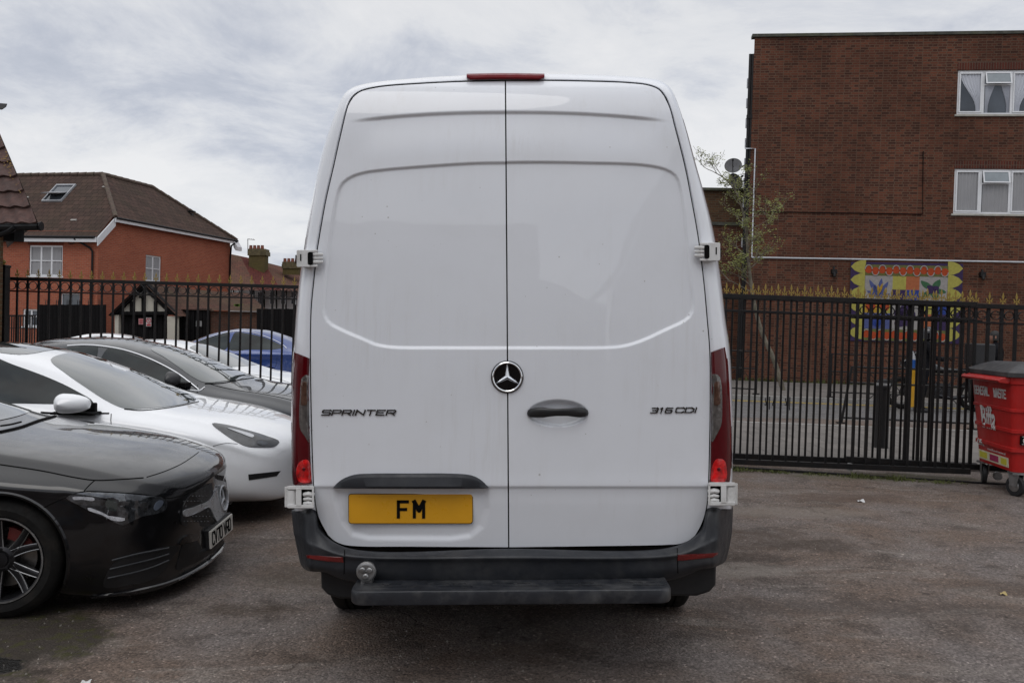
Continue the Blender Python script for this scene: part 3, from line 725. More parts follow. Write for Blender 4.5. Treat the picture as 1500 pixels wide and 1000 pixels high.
# hinges
def hinge(x0, y0, x1, y1, side, big, d):
    """x0..x1,y0..y1 pixel box; bracket with an opening and hinge knuckles"""
    w = x1-x0; h = y1-y0; mb = MB()
    X = (lambda t: x0+w*t) if side < 0 else (lambda t: x1-w*t)
    def bx(t0, t1, s0, s1, da, db, r=.9):
        xa, xb = sorted((X(t0), X(t1))); ya, yb = y0+h*s0, y0+h*s1
        mb.prism(rrect(xa, ya, xb, yb, min(r, (xb-xa)/2.2, (yb-ya)/2.2), 3), lambda q: P(q[0], q[1], d+da), lambda q: P(q[0], q[1], d+db))
    if big:
        bx(0, .10, .04, .96, .02, .10); bx(.08, 1, 0, .17, -.012, .06, 2); bx(.08, 1, .84, 1, -.012, .06, 2)
        bx(.38, .57, .1, .9, -.014, .05)
        bx(.93, 1, .1, .9, -.012, .05)
    else:
        bx(0, .52, 0, 1, -.014, .07, 2); bx(.5, .80, .0, .14, -.012, .05); bx(.5, .8, .86, 1, -.012, .05)
    hg = mb.build('hinge', M_whiteg, van, bevel=.002, sharp=40); ORG[hg.name] = ORG[van.name]
    mb = MB()
    if big:
        for s0, s1 in ((.28, .50), (.52, .68), (.70, .88)):
            yc = y0+h*(s0+s1)/2; r = h*(s1-s0)/2/320
            mb.tube([P(X(.66), yc, d+.004), P(X(.80), yc-1, d-.004), P(X(1.0), yc+.5, d+.006)], [r*.85, r, r*.8], 10)
        mb.tube([P(X(.24), y0+h*.17, d+.014), P(X(.24), y0+h*.83, d+.014)], .0225, 14)
    else:
        for s0, s1 in ((.16, .38), (.40, .58), (.60, .82)):
            yc = y0+h*(s0+s1)/2; r = h*(s1-s0)/2/320
            mb.tube([P(X(.50), yc+(.5 if s0 < .3 else -.3), d-.004), P(X(.75), yc, d-.008), P(X(1.0), yc, d+.004)], [r*.7, r*1.05, r*.75], 10)
    mb.build('knuckle', M_whiteg, hg, org=ORG[van.name])
    mb = MB()
    if not big: mb.prism(rrect(min(X(.42), X(.62)), y0+h*.12, max(X(.42), X(.62)), y1-h*.12, 3), lambda q: P(q[0], q[1], d-.0155), lambda q: P(q[0], q[1], d-.013)); bxx = sorted((X(-.05), X(0.01))); mb.prism(rrect(bxx[0], y0+h*.3, bxx[1], y1-h*.2, .5), lambda q: P(q[0], q[1], d+.0), lambda q: P(q[0], q[1], d+.07)); mb.prism(rrect(min(X(.13), X(.18)), y0+h*.25, max(X(.13), X(.18)), y1-h*.35, .4), lambda q: P(q[0], q[1], d-.0155), lambda q: P(q[0], q[1], d-.013))
    else: mb.prism(rrect(min(X(.12), X(.98)), y0+h*.1, max(X(.12), X(.98)), y1-h*.1, 1), lambda q: P(q[0], q[1], d+.014), lambda q: P(q[0], q[1], d+.05))
    mb.build('recess_shade', M_gap, hg, org=ORG[van.name], smooth=False)  # flat black sheets stand in for the shade inside the hinge openings
hinge(434.5, 366, 473, 391, -1, False, D0+.02); hinge(1017.5, 355.5, 1055, 382, 1, False, D0+.02)
hinge(417, 711, 460, 744, -1, True, D0-.03); hinge(1037.5, 706, 1080.5, 740, 1, True, D0-.03)

# bumper
BR = [
 ([(428, 746), (445, 746), (461, 746), (469, 774), (505, 800.5), (745, 803), (990, 799), (1026, 776), (1037, 744), (1052, 743), (1073, 741)], [.30, .06, .05, .05, .04, .03, .04, .05, .05, .06, .30]),
 ([(427, 748), (444, 750), (459.5, 752), (466.5, 776), (503, 801.5), (745, 803.5), (992, 800.5), (1029, 777), (1038.5, 750), (1054, 747), (1074, 743)], [.28, .03, .006, .0, -.004, -.01, -.004, .0, .006, .03, .28]),
 ([(430, 780), (445, 787), (457, 792), (469, 798), (505, 811), (745, 814), (992, 810), (1027, 796), (1040, 789), (1053, 784), (1072.5, 776)], [.27, .0, -.02, -.035, -.05, -.065, -.05, -.035, -.02, .0, .27]),
 ([(432, 787), (446, 794), (458, 799), (470, 803), (505, 814.5), (745, 817.5), (992, 813.5), (1027, 801), (1040, 795), (1053, 790), (1071.5, 784)], [.265, -.005, -.03, -.045, -.055, -.07, -.055, -.045, -.03, -.005, .265]),
 ([(435, 803), (447.5, 808), (458.5, 810.5), (472, 813), (505, 820), (745, 824), (992, 819), (1027, 810), (1040, 807), (1053, 804), (1069, 799)], [.262, .004, -.028, -.038, -.044, -.055, -.044, -.038, -.028, .004, .262]),
 ([(440, 826), (449, 830), (460, 831.5), (474, 832.5), (505, 836), (745, 849), (992, 834), (1025, 829), (1040, 827), (1050, 825), (1064, 820)], [.262, .0, -.03, -.038, -.044, -.045, -.044, -.038, -.03, .0, .262]),
 ([(446, 834), (452, 837), (462, 838), (475, 838.5), (505, 850), (745, 868), (992, 848), (1025, 835), (1039, 833), (1047, 831), (1058, 826)], [.20, .03, .01, .0, -.01, -.02, -.01, .0, .01, .03, .20]),
 ([(452, 824), (458, 826), (466, 828), (478, 830.5), (507, 846), (745, 872), (990, 844), (1021, 827), (1035, 823), (1042, 820), (1052, 815)], [.30, .08, .08, .08, .08, .08, .08, .08, .08, .08, .30]),
]
mb = MB(); rr = []
for pts, dep in BR:
    q = catmull([(x, y, d) for (x, y), d in zip(pts, dep)], 241, uniform=True)
    rr.append(q)
rr = np.array(rr)
# densify vertically
vv = []
for t in np.linspace(0, len(BR)-1, 43):
    i = min(int(t), len(BR)-2); f = t-i
    f2 = f
    vv.append(rr[i]*(1-f2)+rr[i+1]*f2)
vv = np.array(vv)
for _ in range(2): vv[1:-1] = .25*vv[:-2]+.5*vv[1:-1]+.25*vv[2:]
W = Sv(vv[..., 0], vv[..., 1], D0+vv[..., 2])
mb.grid(W); bp = mb.build('bumper', M_plastic, van, sharp=50); ORG[bp.name] = ORG[van.name]
def on_bump(px, py, off=0):
    d = ((vv[..., 0]-px)**2+(vv[..., 1]-py)**2); k = np.unravel_index(np.argsort(d, axis=None)[:4], d.shape)
    wt = 1/(d[k]+.05); return P(px, py, D0+float((vv[..., 2][k]*wt).sum()/wt.sum())+off)
# joints in the bumper and its reflectors
for x0, x1 in ((505, 504), (992, 993)):
    mb = MB(); mb.grid([[on_bump(x0+(x1-x0)*(y-800)/40+dx, y, -.0015) for dx in (-.7, .7)] for y in np.linspace(802, 846, 14)])
    mb.build('bumper_joint', M_gap, bp, org=ORG[van.name], smooth=False)
for poly in ([(447.5, 812), (460, 812.8), (480, 814.5), (502, 815.5), (503, 823.3), (480, 822), (460, 819.5), (450, 817)], [(993, 812), (1020, 811), (1052, 808.5), (1051.5, 812), (1044, 816), (1020, 818.5), (1000, 820.5), (992.5, 820.5)]):
    cx = sum(q[0] for q in poly)/len(poly); cy = sum(q[1] for q in poly)/len(poly); mb = MB()
    mb.grid([[on_bump(cx+(q[0]-cx)*k, cy+(q[1]-cy)*k, o) for q in poly] for k, o in ((1, .004), (1, -.004), (.85, -.0055), (.4, -.0055), (.02, -.0055))], closed=True)
    mb.build('reflector', simple('dark_red_reflector', (.13, .006, .006), .2, coat=.6, var=.2, vs=40), bp, org=ORG[van.name])
# step
tz = toV(P(745, 866, D0-.22)).z
xl, xr = toV(P(512, 866, D0-.2)).x, toV(P(985, 862, D0-.2)).x
mb = MB()
def splan(ins, ):
    pts = [(xl+ins, .05)]
    for cx, sgn in ((xl, 1), (xr, -1)):
        arc = [(cx+sgn*(ins+.055*(1-math.cos(a))), -.205+ins*.6+.05-.05*math.sin(a)-.012*math.sin(a)) for a in np.linspace(0, PI/2, 8)]
        if sgn < 0: arc = arc[::-1]
        pts += arc
        if sgn > 0: pts += [(xl+(xr-xl)*t, -.217+ins*.6-.010*math.sin(PI*t)) for t in np.linspace(.09, .91, 20)]
    pts.append((xr-ins, .05)); return pts
def lift(x): return .004*math.sin((x-xl)/(xr-xl)*PI)
mb.grid([[V(x, y, z+lift(x)) for x, y in splan(i)] for i, z in ((.03, tz-.062), (.004, tz-.058), (.0, tz-.050), (.0, tz-.008), (.003, tz-.001), (.010, tz+.002), (.022, tz), (.03, tz-.0025), (.075, tz-.0025))], closed=False)
pl_ = splan(.075); mb.add([V(x, y, tz-.0025+lift(x)) for x, y in pl_], [tuple(range(len(pl_)))])
pl_ = splan(.03); mb.add([V(x, y, tz-.062+lift(x)) for x, y in pl_], [tuple(range(len(pl_)))])
for k in range(5):
    x = xl+.13+k*(xr-xl-.26)/4; mb.box(V(x, -.10, tz+.001), (.17, .010, .006), ax=(vX, vY, vZ)); mb.box(V(x+.04, -.14, tz+.001), (.15, .010, .006), ax=(vX, vY, vZ)); mb.lathe([(.010, 0), (.010, .006), (.004, .007)], V(x+.02, -.12, tz-.001), vZ, 12, cap=True)
st = mb.build('step', simple('worn_step_plastic', (.018, .020, .025), .42, var=.3, vs=12, bmp=.0008, bs=160, dirt=((.12, .118, .115), 7, .55)), van, sharp=30)
# tow socket
mb = MB(); c = P(537, 836, D0-.09); ax = Vector((0, -1, .0))
mb.lathe([(.033, -.06), (.036, -.01), (.044, 0), (.045, .012), (.040, .020), (.034, .022), (.033, .018), (.008, .018), (.003, .020)], c, ax, 28)
for k in range(3):
    a = 2*PI*k/3+.5; mb.lathe([(.014, .012), (.0135, .024), (.009, .028), (.001, .029)], c+Vector((math.cos(a)*.019, 0, math.sin(a)*.019)), ax, 14)
mb.box(c+Vector((0, .03, -.05)), (.05, .06, .05))
mb.build('towing_socket', M_alu, van, sharp=30)
# lower corner panels
for xa, xb, y0_, y1_, sgn in ((470, 545, 832, 876, -1), (975, 1049, 826, 872, 1)):
    mb = MB()
    poly = [(xa, y0_), (xb, y0_), (xb, y1_), (xa+28, y1_), (xa+10, y1_-6), (xa+1, y1_-16)] if sgn < 0 else [(xa, y0_), (xb, y0_), (xb-1, y1_-16), (xb-10, y1_-6), (xb-28, y1_), (xa, y1_)]
    mb.prism(poly, lambda q: P(q[0], q[1], D0+.10), lambda q: P(q[0], q[1], D0+.34))
    mb.build('splash_panel', M_blk, van, bevel=.012, seg=3, sharp=45)
# wheels
def wheel(parent, c, axis, r, w, rim_r, rim_fn, M_rim, org=None, tyre_mat=None):
    axis = Vector(axis).normalized(); c = Vector(c); hw = w/2
    prof = [(rim_r, -hw*.82), (rim_r+.01, -hw*.95), (rim_r+(r-rim_r)*.5, -hw*1.02), (r-.03, -hw*.93), (r-.010, -hw*.80), (r, -hw*.6), (r, -hw*.22), (r-.007, -hw*.2), (r-.007, -hw*.12), (r, -hw*.1), (r, hw*.1), (r-.007, hw*.12), (r-.007, hw*.2), (r, hw*.22), (r, hw*.6), (r-.010, hw*.80), (r-.03, hw*.93), (rim_r+(r-rim_r)*.5, hw*1.02), (rim_r+.01, hw*.95), (rim_r, hw*.82)]
    mb = MB(); mb.lathe(prof, c, axis, 72)
    wh = mb.build('wheel', tyre_mat or M_tyre, parent, org=org, sharp=30)
    mb = MB(); rim_fn(mb, c, axis, rim_r, hw); mb.build('rim', M_rim, wh, org=org, sharp=30)
    return wh
def rim_steel(mb, c, ax, r, hw):
    mb.lathe([(r+.004, hw*.86), (r-.01, hw*.92), (r-.02, hw*.8), (r-.03, hw*.3), (r*.75, hw*.35), (r*.6, hw*.6), (r*.35, hw*.62), (r*.3, hw*.75), (r*.02, hw*.78)], c, ax, 48)
    mb.lathe([(r+.004, -hw*.86), (r-.02, -hw*.8), (r-.03, hw*.2)], c, ax, 48)
M_steel = simple('steel_wheel', (.12, .12, .125), .5, metal=.6, var=.2)
for y in (1.12, 4.8):
    for s in (-1, 1):
        c = V(s*.905, y, .335); wheel(van, c, vX*s, .345, .235, .21, rim_steel, M_steel, org=ORG[van.name])
# arches and door mirrors
for s in (-1, 1):
    mb = MB()
    for y in (1.12, 4.8):
        pts = [[V(s*o, y+rr_*math.cos(a), .34+rr_*math.sin(a)) for a in np.linspace(-.12, PI+.12, 26)] for rr_, o in ((.40, .9), (.40, 1.012), (.45, 1.015), (.455, 1.0))]
        mb.grid(pts)
        mb.prism([(y+.40*math.cos(a), .34+.40*math.sin(a)) for a in np.linspace(-.12, PI+.12, 26)], lambda q, s=s: V(s*1.009, q[0], q[1]), lambda q, s=s: V(s*1.007, q[0], q[1]))
    mb.build('wheel_arch', M_blk, van)
    mb = MB(); mb.box(V(s*1.0, 2.95, .60), (.05, 3.1, .12), ax=(vX, vY, vZ)); mb.box(V(s*1.01, 2.95, .98), (.02, 3.1, .07), ax=(vX, vY, vZ)); mb.build('side_moulding', M_plastic, van, bevel=.01)
    mb = MB(); mb.box(V(s*1.14, 5.55, 1.52), (.17, .09, .30), ax=(vX, vY, vZ)); mb.box(V(s*1.03, 5.58, 1.45), (.12, .05, .06), ax=(vX, vY, vZ)); mb.build('door_mirror', M_plastic, van, bevel=.02)
# ------------------------------------------------------------------ railings
def finial(z, h, flat=True):
    """spearhead with two side leaves"""
    mb = MB(); s = h/.135
    mb.lathe([(.006*s, 0), (.010*s, .008*s), (.006*s, .014*s), (.006*s, .03*s)], (0, 0, z), n=8)
    f0 = lambda t: (lambda q: (q[0]*s, t*s, z+q[1]*s))
    mb.prism([(0, .135), (.006, .11), (.012, .088), (.005, .066), (.004, .03), (-.004, .03), (-.005, .066), (-.012, .088), (-.006, .11)], f0(-.006), f0(.006))
    for g_ in (1, -1):
        mb.prism([(g_*x, y) for x, y in ((.004, .040), (.014, .046), (.024, .064), (.033, .068), (.029, .052), (.022, .040), (.030, .026), (.026, .020), (.014, .030), (.004, .030))], f0(-.004), f0(.004))
        mb.box((g_*.009*s, 0, z+.012*s), (.012*s, .010*s, .006*s))
    return mb
def railing(name, label, cat, p0, p1, h0, ztop0, ztop1, n, barw=.022, rings=True, group=None, mid=.17, bot=.10, ends=True, fin=.135, thin=False, zb=None, raild=.05):
    """p0,p1 (x,y) ends; bars evenly spaced"""
    p0 = Vector((p0[0], p0[1], 0)); p1 = Vector((p1[0], p1[1], 0)); d = (p1-p0); L = d.length; ex = d.normalized(); ey = Vector((-ex.y, ex.x, 0))
    rz = math.atan2(ex.y, ex.x)
    base = G(p0.x, p0.y)
    root = thing(name, label, cat, (p0.x, p0.y, 0), rz, group)
    def zt(u): return ztop0+(ztop1-ztop0)*u/L
    def zbt(u): return (G(*(p0+ex*u).xy)+bot) if zb is None else zb[0]+(zb[1]-zb[0])*u/L
    def rail(nm, za, zb_, hh, dd):
        mb = MB()
        mb.add([(u, y, z+k) for (u, z) in ((0, za), (L, zb_)) for y in (-dd/2, dd/2) for k in (-hh/2, hh/2)], [(0, 1, 3, 2), (4, 6, 7, 5), (0, 4, 5, 1), (2, 3, 7, 6), (0, 2, 6, 4), (1, 5, 7, 3)])
        return mb.build(nm, M_iron, root, bevel=.003, seg=1)
    rail('top_rail', zt(0)-.025, zt(L)-.025, .05, raild); rail('middle_rail', zt(0)-mid, zt(L)-mid, .022, .03); rail('bottom_rail', zbt(0)+.03, zbt(L)+.03, .06, .05)
    sp_ = L/n
    H = ztop0-zbt(0)-.05
    barm = MB(); barm.box((0, 0, H/2), (barw, barw, H)); b0 = barm.build('bar', M_iron, root, bevel=.002, seg=1)
    f0 = finial(0, fin).build('finial', M_gold, root)
    r0 = None
    if rings:
        mb = MB(); rr_ = min((sp_-barw)/2, (mid-.05)/2)*.98
        mb.grid([[((rr_-a)*math.cos(t), y, (rr_-a)*math.sin(t)) for t in np.linspace(0, 2*PI, 29)[:-1]] for a, y in ((0, -.009), (.009, -.009), (.009, .009), (0, .009), (0, -.009))], closed=True)
        r0 = mb.build('ring', M_iron, root, sharp=30)
    for i in range(n):
        u = sp_*(i+.5)
        for k, (o, z) in enumerate(((b0, zbt(u)+.03), (f0, zt(u)-.002))):
            c = o if i == 0 else o.copy()
            if i: COL.objects.link(c); c.parent = root
            c.location = (u+random.gauss(0, .0015), 0, z)
            if k == 0: c.rotation_euler = (random.gauss(0, .003), random.gauss(0, .003), random.uniform(-.05, .05))
            if k == 1: c.rotation_euler = (random.uniform(-.04, .04), random.uniform(-.03, .03), random.uniform(-.35, .35))
            if k == 0: c.scale = (1, 1, (zt(u)-.05-zbt(u)-.03)/H)
        if r0 and i < n-1:
            c = r0 if i == 0 else r0.copy()
            if i: COL.objects.link(c); c.parent = root
            c.location = (u+sp_/2, 0, zt(u)-.05-(mid-.05-.011)/2)
    return root, L, ex
# left fence: runs behind the parked cars
LFD = 12.8
a = P(-45, 404, LFD); b = P(470, 419, LFD)
lf, L, ex = railing('metal_fence', 'black railing fence with gold spear tips and a row of rings, behind the parked cars', 'fence', a.xy, b.xy, 2, a.z, b.z, 33, barw=.026, mid=.205, bot=.08)
# post at its left end with a gold ball
c = P(6, 455, LFD-.35); zb = G(c.x, c.y)
pt = thing('gate_post', 'thick black square post with a small gold ball, at the left picture edge', 'post', (c.x, c.y, zb))
zt_ = P(6, 388, LFD-.35).z-zb
mb = MB(); mb.box((-.02, 0, zt_/2), (.13, .13, zt_)); mb.box((-.02, 0, zt_-.02), (.15, .15, .03)); mb.build('post', M_iron, pt, bevel=.006)
mb = MB(); mb.lathe([(.02, 0), (.025, .01), (.014, .018), (.030, .035), (.034, .05), (.028, .066), (.01, .08), (.001, .083)], (-.02, 0, zt_-.005), n=16); mb.build('ball', M_gold, pt)
# right side: a sliding gate in two skins and the fixed railing to its right
def PG(px, py, d): return P(px, py, d)
gl0, gl1 = (1000, 10.0), (1431, 9.25)
a = P(1000, 428, 10.0); b = P(1431, 442.5, 9.3)
ab = P(1000, 676, 10.0); bb = P(1431, 694.5, 9.3)
gt, L, ex = railing('sliding_gate', 'black sliding gate of thin close bars with gold spear tips, right of the van', 'gate', a.xy, b.xy, 2, a.z, b.z, 22, barw=.025, rings=False, mid=.19, zb=(ab.z, bb.z))
# scroll ornaments on the gate
for px_, py_ in ((1127, 588), (1156, 588)):
    q = P(px_, py_, 9.78); u = (Vector((q.x, q.y, 0))-Vector((a.x, a.y, 0))).dot(ex); mb = MB()
    for s in (-1, 1):
        pts = [(u+s*(.02+.045*(1-math.exp(-t*.5))+.02*math.cos(t)), -.02, q.z+.035-.03*t*.6+.018*math.sin(t*1.6)) for t in np.linspace(0, 4.5, 18)]
        mb.tube(pts, .006, 6)
    mb.tube([(u, -.02, q.z+.06), (u, -.02, q.z-.09)], .006, 6)
    mb.build('scroll', M_iron, gt)
# guide rollers and track
mb = MB(); mb.box((L/2, .0, zb*0+G(3, 9.8)+.012), (L+2.5, .06, .03)); mb.build('track', M_iron, gt)
for u in (1.9, 3.4): mb = MB(); mb.lathe([(.02, -.02), (.045, -.018), (.045, .018), (.02, .02)], (u, 0, bb.z+.0), (0, 1, 0), 16, cap=True); mb.build('roller', M_alu, gt)
a2 = P(1009, 430, 10.35); b2 = P(1440, 445.3, 9.62)
ab2 = P(1009, 668, 10.35); bb2 = P(1440, 686, 9.62)
gt2, _, _ = railing('metal_fence', 'black railing standing just behind the sliding gate, its bars showing between the gate bars', 'fence', a2.xy, b2.xy, 2, a2.z, b2.z, 22, barw=.023, rings=False, mid=.19, zb=(ab2.z, bb2.z))
a3 = P(1248, 438, 9.66); b3 = P(1620, 451.5, 9.2)
ab3 = P(1248, 676, 9.66); bb3 = P(1620, 699, 9.2)
gt3, _, _ = railing('metal_fence', 'black railing fence of thick bars with rings, behind the red bin', 'fence', a3.xy, b3.xy, 2, a3.z, b3.z, 19, barw=.034, rings=True, mid=.205, raild=.06, zb=(ab3.z, bb3.z))

# ------------------------------------------------------------------ street furniture beyond the gate
def foot(px, py, Y): p = P(px, py, Y); return p
def guard(name, label, pxl, pxr, Y, ztop, lean, group, zb, rails):
    a = P(pxl, 560, Y); b = P(pxr, 560, Y-.35)
    ex = Vector((b.x-a.x, b.y-a.y, 0)); L = ex.length; rz = math.atan2(ex.y, ex.x)
    t = thing(name, label, 'barrier', (a.x, a.y, zb), rz, group)
    for u, l in ((0, -lean), (L, lean*.9)):
        mb = MB(); mb.tube([(u+l*.0, 0, ztop), (u+l, 0, 0)], .022, 8); mb.box((u+l, 0, .01), (.16, .12, .02)); mb.build('post', M_iron, t)
    for z in rails:
        k = 1-z/ztop
        mb = MB(); mb.tube([(-lean*k, 0, z), (L+lean*.9*k, 0, z)], .017, 8); mb.build('rail', M_iron, t)
    for u0 in np.arange(.5, L-.3, .95):
        mb = MB(); mb.tube([(u0-.22, 0, .42), (u0+.22, 0, ztop-.1)], .008, 6); mb.tube([(u0+.22, 0, .42), (u0-.22, 0, ztop-.1)], .008, 6); mb.build('cross_brace', M_iron, t)
    return t
guard('guard_rail', 'black pedestrian guard rail with splayed legs, on the near pavement edge behind the bollard', 1247, 1416, 14.6, .98, .14, 'pedestrian guard rails', .125, (.97, .70, .10))
guard('guard_rail', 'black guard rail on the far pavement in front of the mural wall', 1217, 1420, 20.6, 1.05, .0, 'pedestrian guard rails', .125, (1.04, .62, .12))
guard('guard_rail', 'short dark guard rail section by the tree foot, just right of the van', 1052, 1108, 21.2, 1.05, 0, 'pedestrian guard rails', .125, (1.04, .62, .12))
c = P(1290, 663, 11.7)
t = thing('bollard', 'thick black round bollard on the near pavement', 'bollard', (c.x, c.y, .115))
mb = MB(); mb.lathe([(.098, 0), (.092, .02), (.090, .80), (.098, .81), (.098, .84), (.088, .85), (.086, .89), (.07, .925), (.03, .94), (.001, .942)], (0, 0, 0), n=28, cap=False); mb.build('post', M_iron, t)
mb = MB(); mb.lathe([(.0925, .852), (.0925, .885)], (0, 0, 0), n=28); mb.build('band', simple('worn_silver_band', (.3, .3, .3), .5, metal=.4), t)
# white notice tied to the guard rail
c = P(1253, 561, 14.5); mb = MB(); mb.box((0, 0, 0), (.20, .012, .33)); mb.box((0, .02, .10), (.015, .03, .16))
single(mb, 'notice_board', simple('white_plastic_card', (.66, .67, .70), .5, var=.05), 'blank white notice card tied to the left end of the guard rail', 'notice', tuple(c))
for o in [bpy.data.objects['notice_board']]:
    o.data.transform(Matrix.Translation(-Vector((0, 0, 0)))) if False else None
# yellow bus-stop like marker post
c = P(1334, 590, 18.5)
t = thing('marker_post', 'slim yellow marker post with blue and white top, beside the rider', 'post', (c.x, c.y, .12))
mb = MB(); mb.box((0, 0, .42), (.13, .06, .84)); mb.build('post', simple('orange_yellow_paint', (.62, .33, .02), .5, var=.12), t, bevel=.01)
mb = MB(); mb.box((0, 0, .93), (.12, .055, .18)); mb.build('blue_band', simple('blue_paint', (.03, .12, .42), .5, var=.1), t, bevel=.008)
mb = MB(); mb.prism([(-.06, 1.02), (.06, 1.02), (.05, 1.10), (.0, 1.20), (-.04, 1.12)], lambda q: (q[0], -.025, q[1]), lambda q: (q[0], .025, q[1])); mb.build('white_cap', simple('white_plastic_card', (.66, .67, .70), .5), t)
# weeds and moss along the foot of the gate
mb = MB()
rnd = random.Random(3)
mw = MB()
for i in range(2600):
    u = rnd.random(); cl = .5+.5*math.sin(u*37)+.6*math.sin(u*11+1)
    if rnd.random() > .25+.45*cl: continue
    px = 1060+u*360; Y = 9.80-.62*u+rnd.gauss(0, .05)
    r = ray(px, 690); x = r.x/r.y*Y
    z = G(x, Y)+.004; h = rnd.uniform(.01, .045)*(1.3 if cl > 1 else .7); a = rnd.uniform(0, 2*PI); w_ = rnd.uniform(.004, .012)
    dx, dy = math.cos(a)*w_, math.sin(a)*w_; lx, ly = rnd.gauss(0, .02), rnd.gauss(0, .02)
    mw.add([(x-dx, Y-dy, z), (x+dx, Y+dy, z), (x+lx, Y+ly, z+h)], [(0, 1, 2)])
M_weed = simple('weeds', (.075, .085, .022), .8, var=.5, vs=20)
o = mw.build('weeds', M_weed, fix=False, smooth=False); tag(o, 'low weeds and moss along the foot of the sliding gate', 'weeds', kind='stuff')
# grit and small stones on the tarmac
mg = MB()
for i in range(2200):
    Y = 3.9+6*rnd.random()**1.3; x = rnd.uniform(-.62, .62)*Y
    s = rnd.choice([.002, .003, .003, .004, .006])*rnd.uniform(.7, 1.3)*(1+.06*Y)
    z = G(x, Y)+wob(x, Y)+s*.4
    vs = [(x+s*math.cos(k*2.1+i)*rnd.uniform(.7, 1.2), Y+s*math.sin(k*2.1+i)*rnd.uniform(.7, 1.2), z-s*.5) for k in range(3)]+[(x, Y, z+s*.6)]
    mg.add(vs, [(0, 1, 3), (1, 2, 3), (2, 0, 3)])
o = mg.build('gravel', simple('loose_grit', (.21, .19, .165), .9, var=.5, vs=3), fix=False, smooth=False); tag(o, 'loose grit scattered over the tarmac', 'grit', kind='stuff')
# litter: a few pale scraps and fallen leaves
for k, (px, py, s, colr, lab) in enumerate(((1260, 746, .035, (.55, .55, .55), 'small white scrap of litter on the tarmac right of the van'), (1468, 887, .022, (.42, .33, .14), 'curled pale leaf on the tarmac at the right picture edge'), (126, 988, .02, (.6, .6, .58), 'tiny white scrap on the damp ground in the lower left corner'))):
    r = ray(px, py); tt = (G(0, 5)-EYE)/r.z; q = CAM+r*tt; q.z = G(q.x, q.y)+.012; mb = MB()
    mb.grid([[(q.x+(i-2)*s*.5+(j%2)*s*.1, q.y+(j-1.5)*s*.45, q.z+.3*s*math.sin(i*1.3+j)+.1*s*j) for i in range(5)] for j in range(4)])
    single(mb, 'litter', simple('litter_%d' % k, colr, .8, var=.1), lab, 'litter', tuple(q), fix=False)
# ------------------------------------------------------------------ walls with openings
def lineu(p0, ex, px, py):
    """photo pixel -> (distance along a wall through p0 in direction ex, height)"""
    r = ray(px, py); n = Vector((-ex.y, ex.x, 0)); t = (Vector(p0)-CAM).dot(n)/r.dot(n); q = CAM+r*t
    return (q-Vector(p0)).dot(ex), q.z
def wall_mb(p0, ex, u0, u1, z0, ztop, holes, depth=.10, uvo=0):
    """ztop: height or list of (u,z) along the top. holes: (u0,u1,z0,z1). The visible face looks towards -n"""
    ex = Vector(ex).normalized(); n = Vector((-ex.y, ex.x, 0)); p0 = Vector((p0[0], p0[1], 0)); mb = MB()
    top = ztop if isinstance(ztop, (list, tuple)) else [(u0, ztop), (u1, ztop)]
    tz_ = lambda u: float(np.interp(u, [a for a, _ in top], [b for _, b in top]))
    us = sorted(set([u0, u1]+[a for a, _ in top if u0 < a < u1]+[h[0] for h in holes]+[h[1] for h in holes])); zs = sorted(set([z0]+[h[2] for h in holes]+[h[3] for h in holes]))
    pt = lambda u, z, d=0: tuple(p0+ex*u+n*d+Vector((0, 0, z)))
    def q(a, b, c, d): mb.quad(pt(*a), pt(*b), pt(*c), pt(*d), uv=[(k[0]+uvo, k[1]) for k in (a, b, c, d)])
    for i in range(len(us)-1):
        ua, ub = us[i], us[i+1]
        for j in range(len(zs)):
            za = zs[j]; zb = zs[j+1] if j+1 < len(zs) else None
            um = (ua+ub)/2; zm = (za+(zb if zb else min(tz_(ua), tz_(ub))))/2
            if any(h[0] < um < h[1] and h[2] < zm < h[3] for h in holes): continue
            if zb: q((ua, za), (ub, za), (ub, zb), (ua, zb))
            else: q((ua, za), (ub, za), (ub, tz_(ub)), (ua, tz_(ua)))
    for a, b, c, d in holes:
        for (x0, y0), (x1, y1) in (((a, c), (b, c)), ((b, c), (b, d)), ((b, d), (a, d)), ((a, d), (a, c))):
            mb.quad(pt(x0, y0), pt(x1, y1), pt(x1, y1, depth), pt(x0, y0, depth), uv=[(x0, y0), (x1, y1), (x1+depth, y1), (x0+depth, y0)] if y0 == y1 else [(x0, y0), (x1, y1), (x1+depth, y1), (x0+depth, y0)])
    return mb
M_upvc = simple('white_window_frame', (.72, .73, .75), .35, var=.04, vs=8)
M_wglass = simple('window_glass', (.055, .065, .078), .04, var=.5, vs=.8, rvar=.02, spec=.8)
M_curt = simple('grey_net_curtain', (.30, .30, .31), .85, var=.06, vs=1.5)
M_curtw = simple('white_net_curtain', (.50, .52, .57), .85, var=.06, vs=1.5)
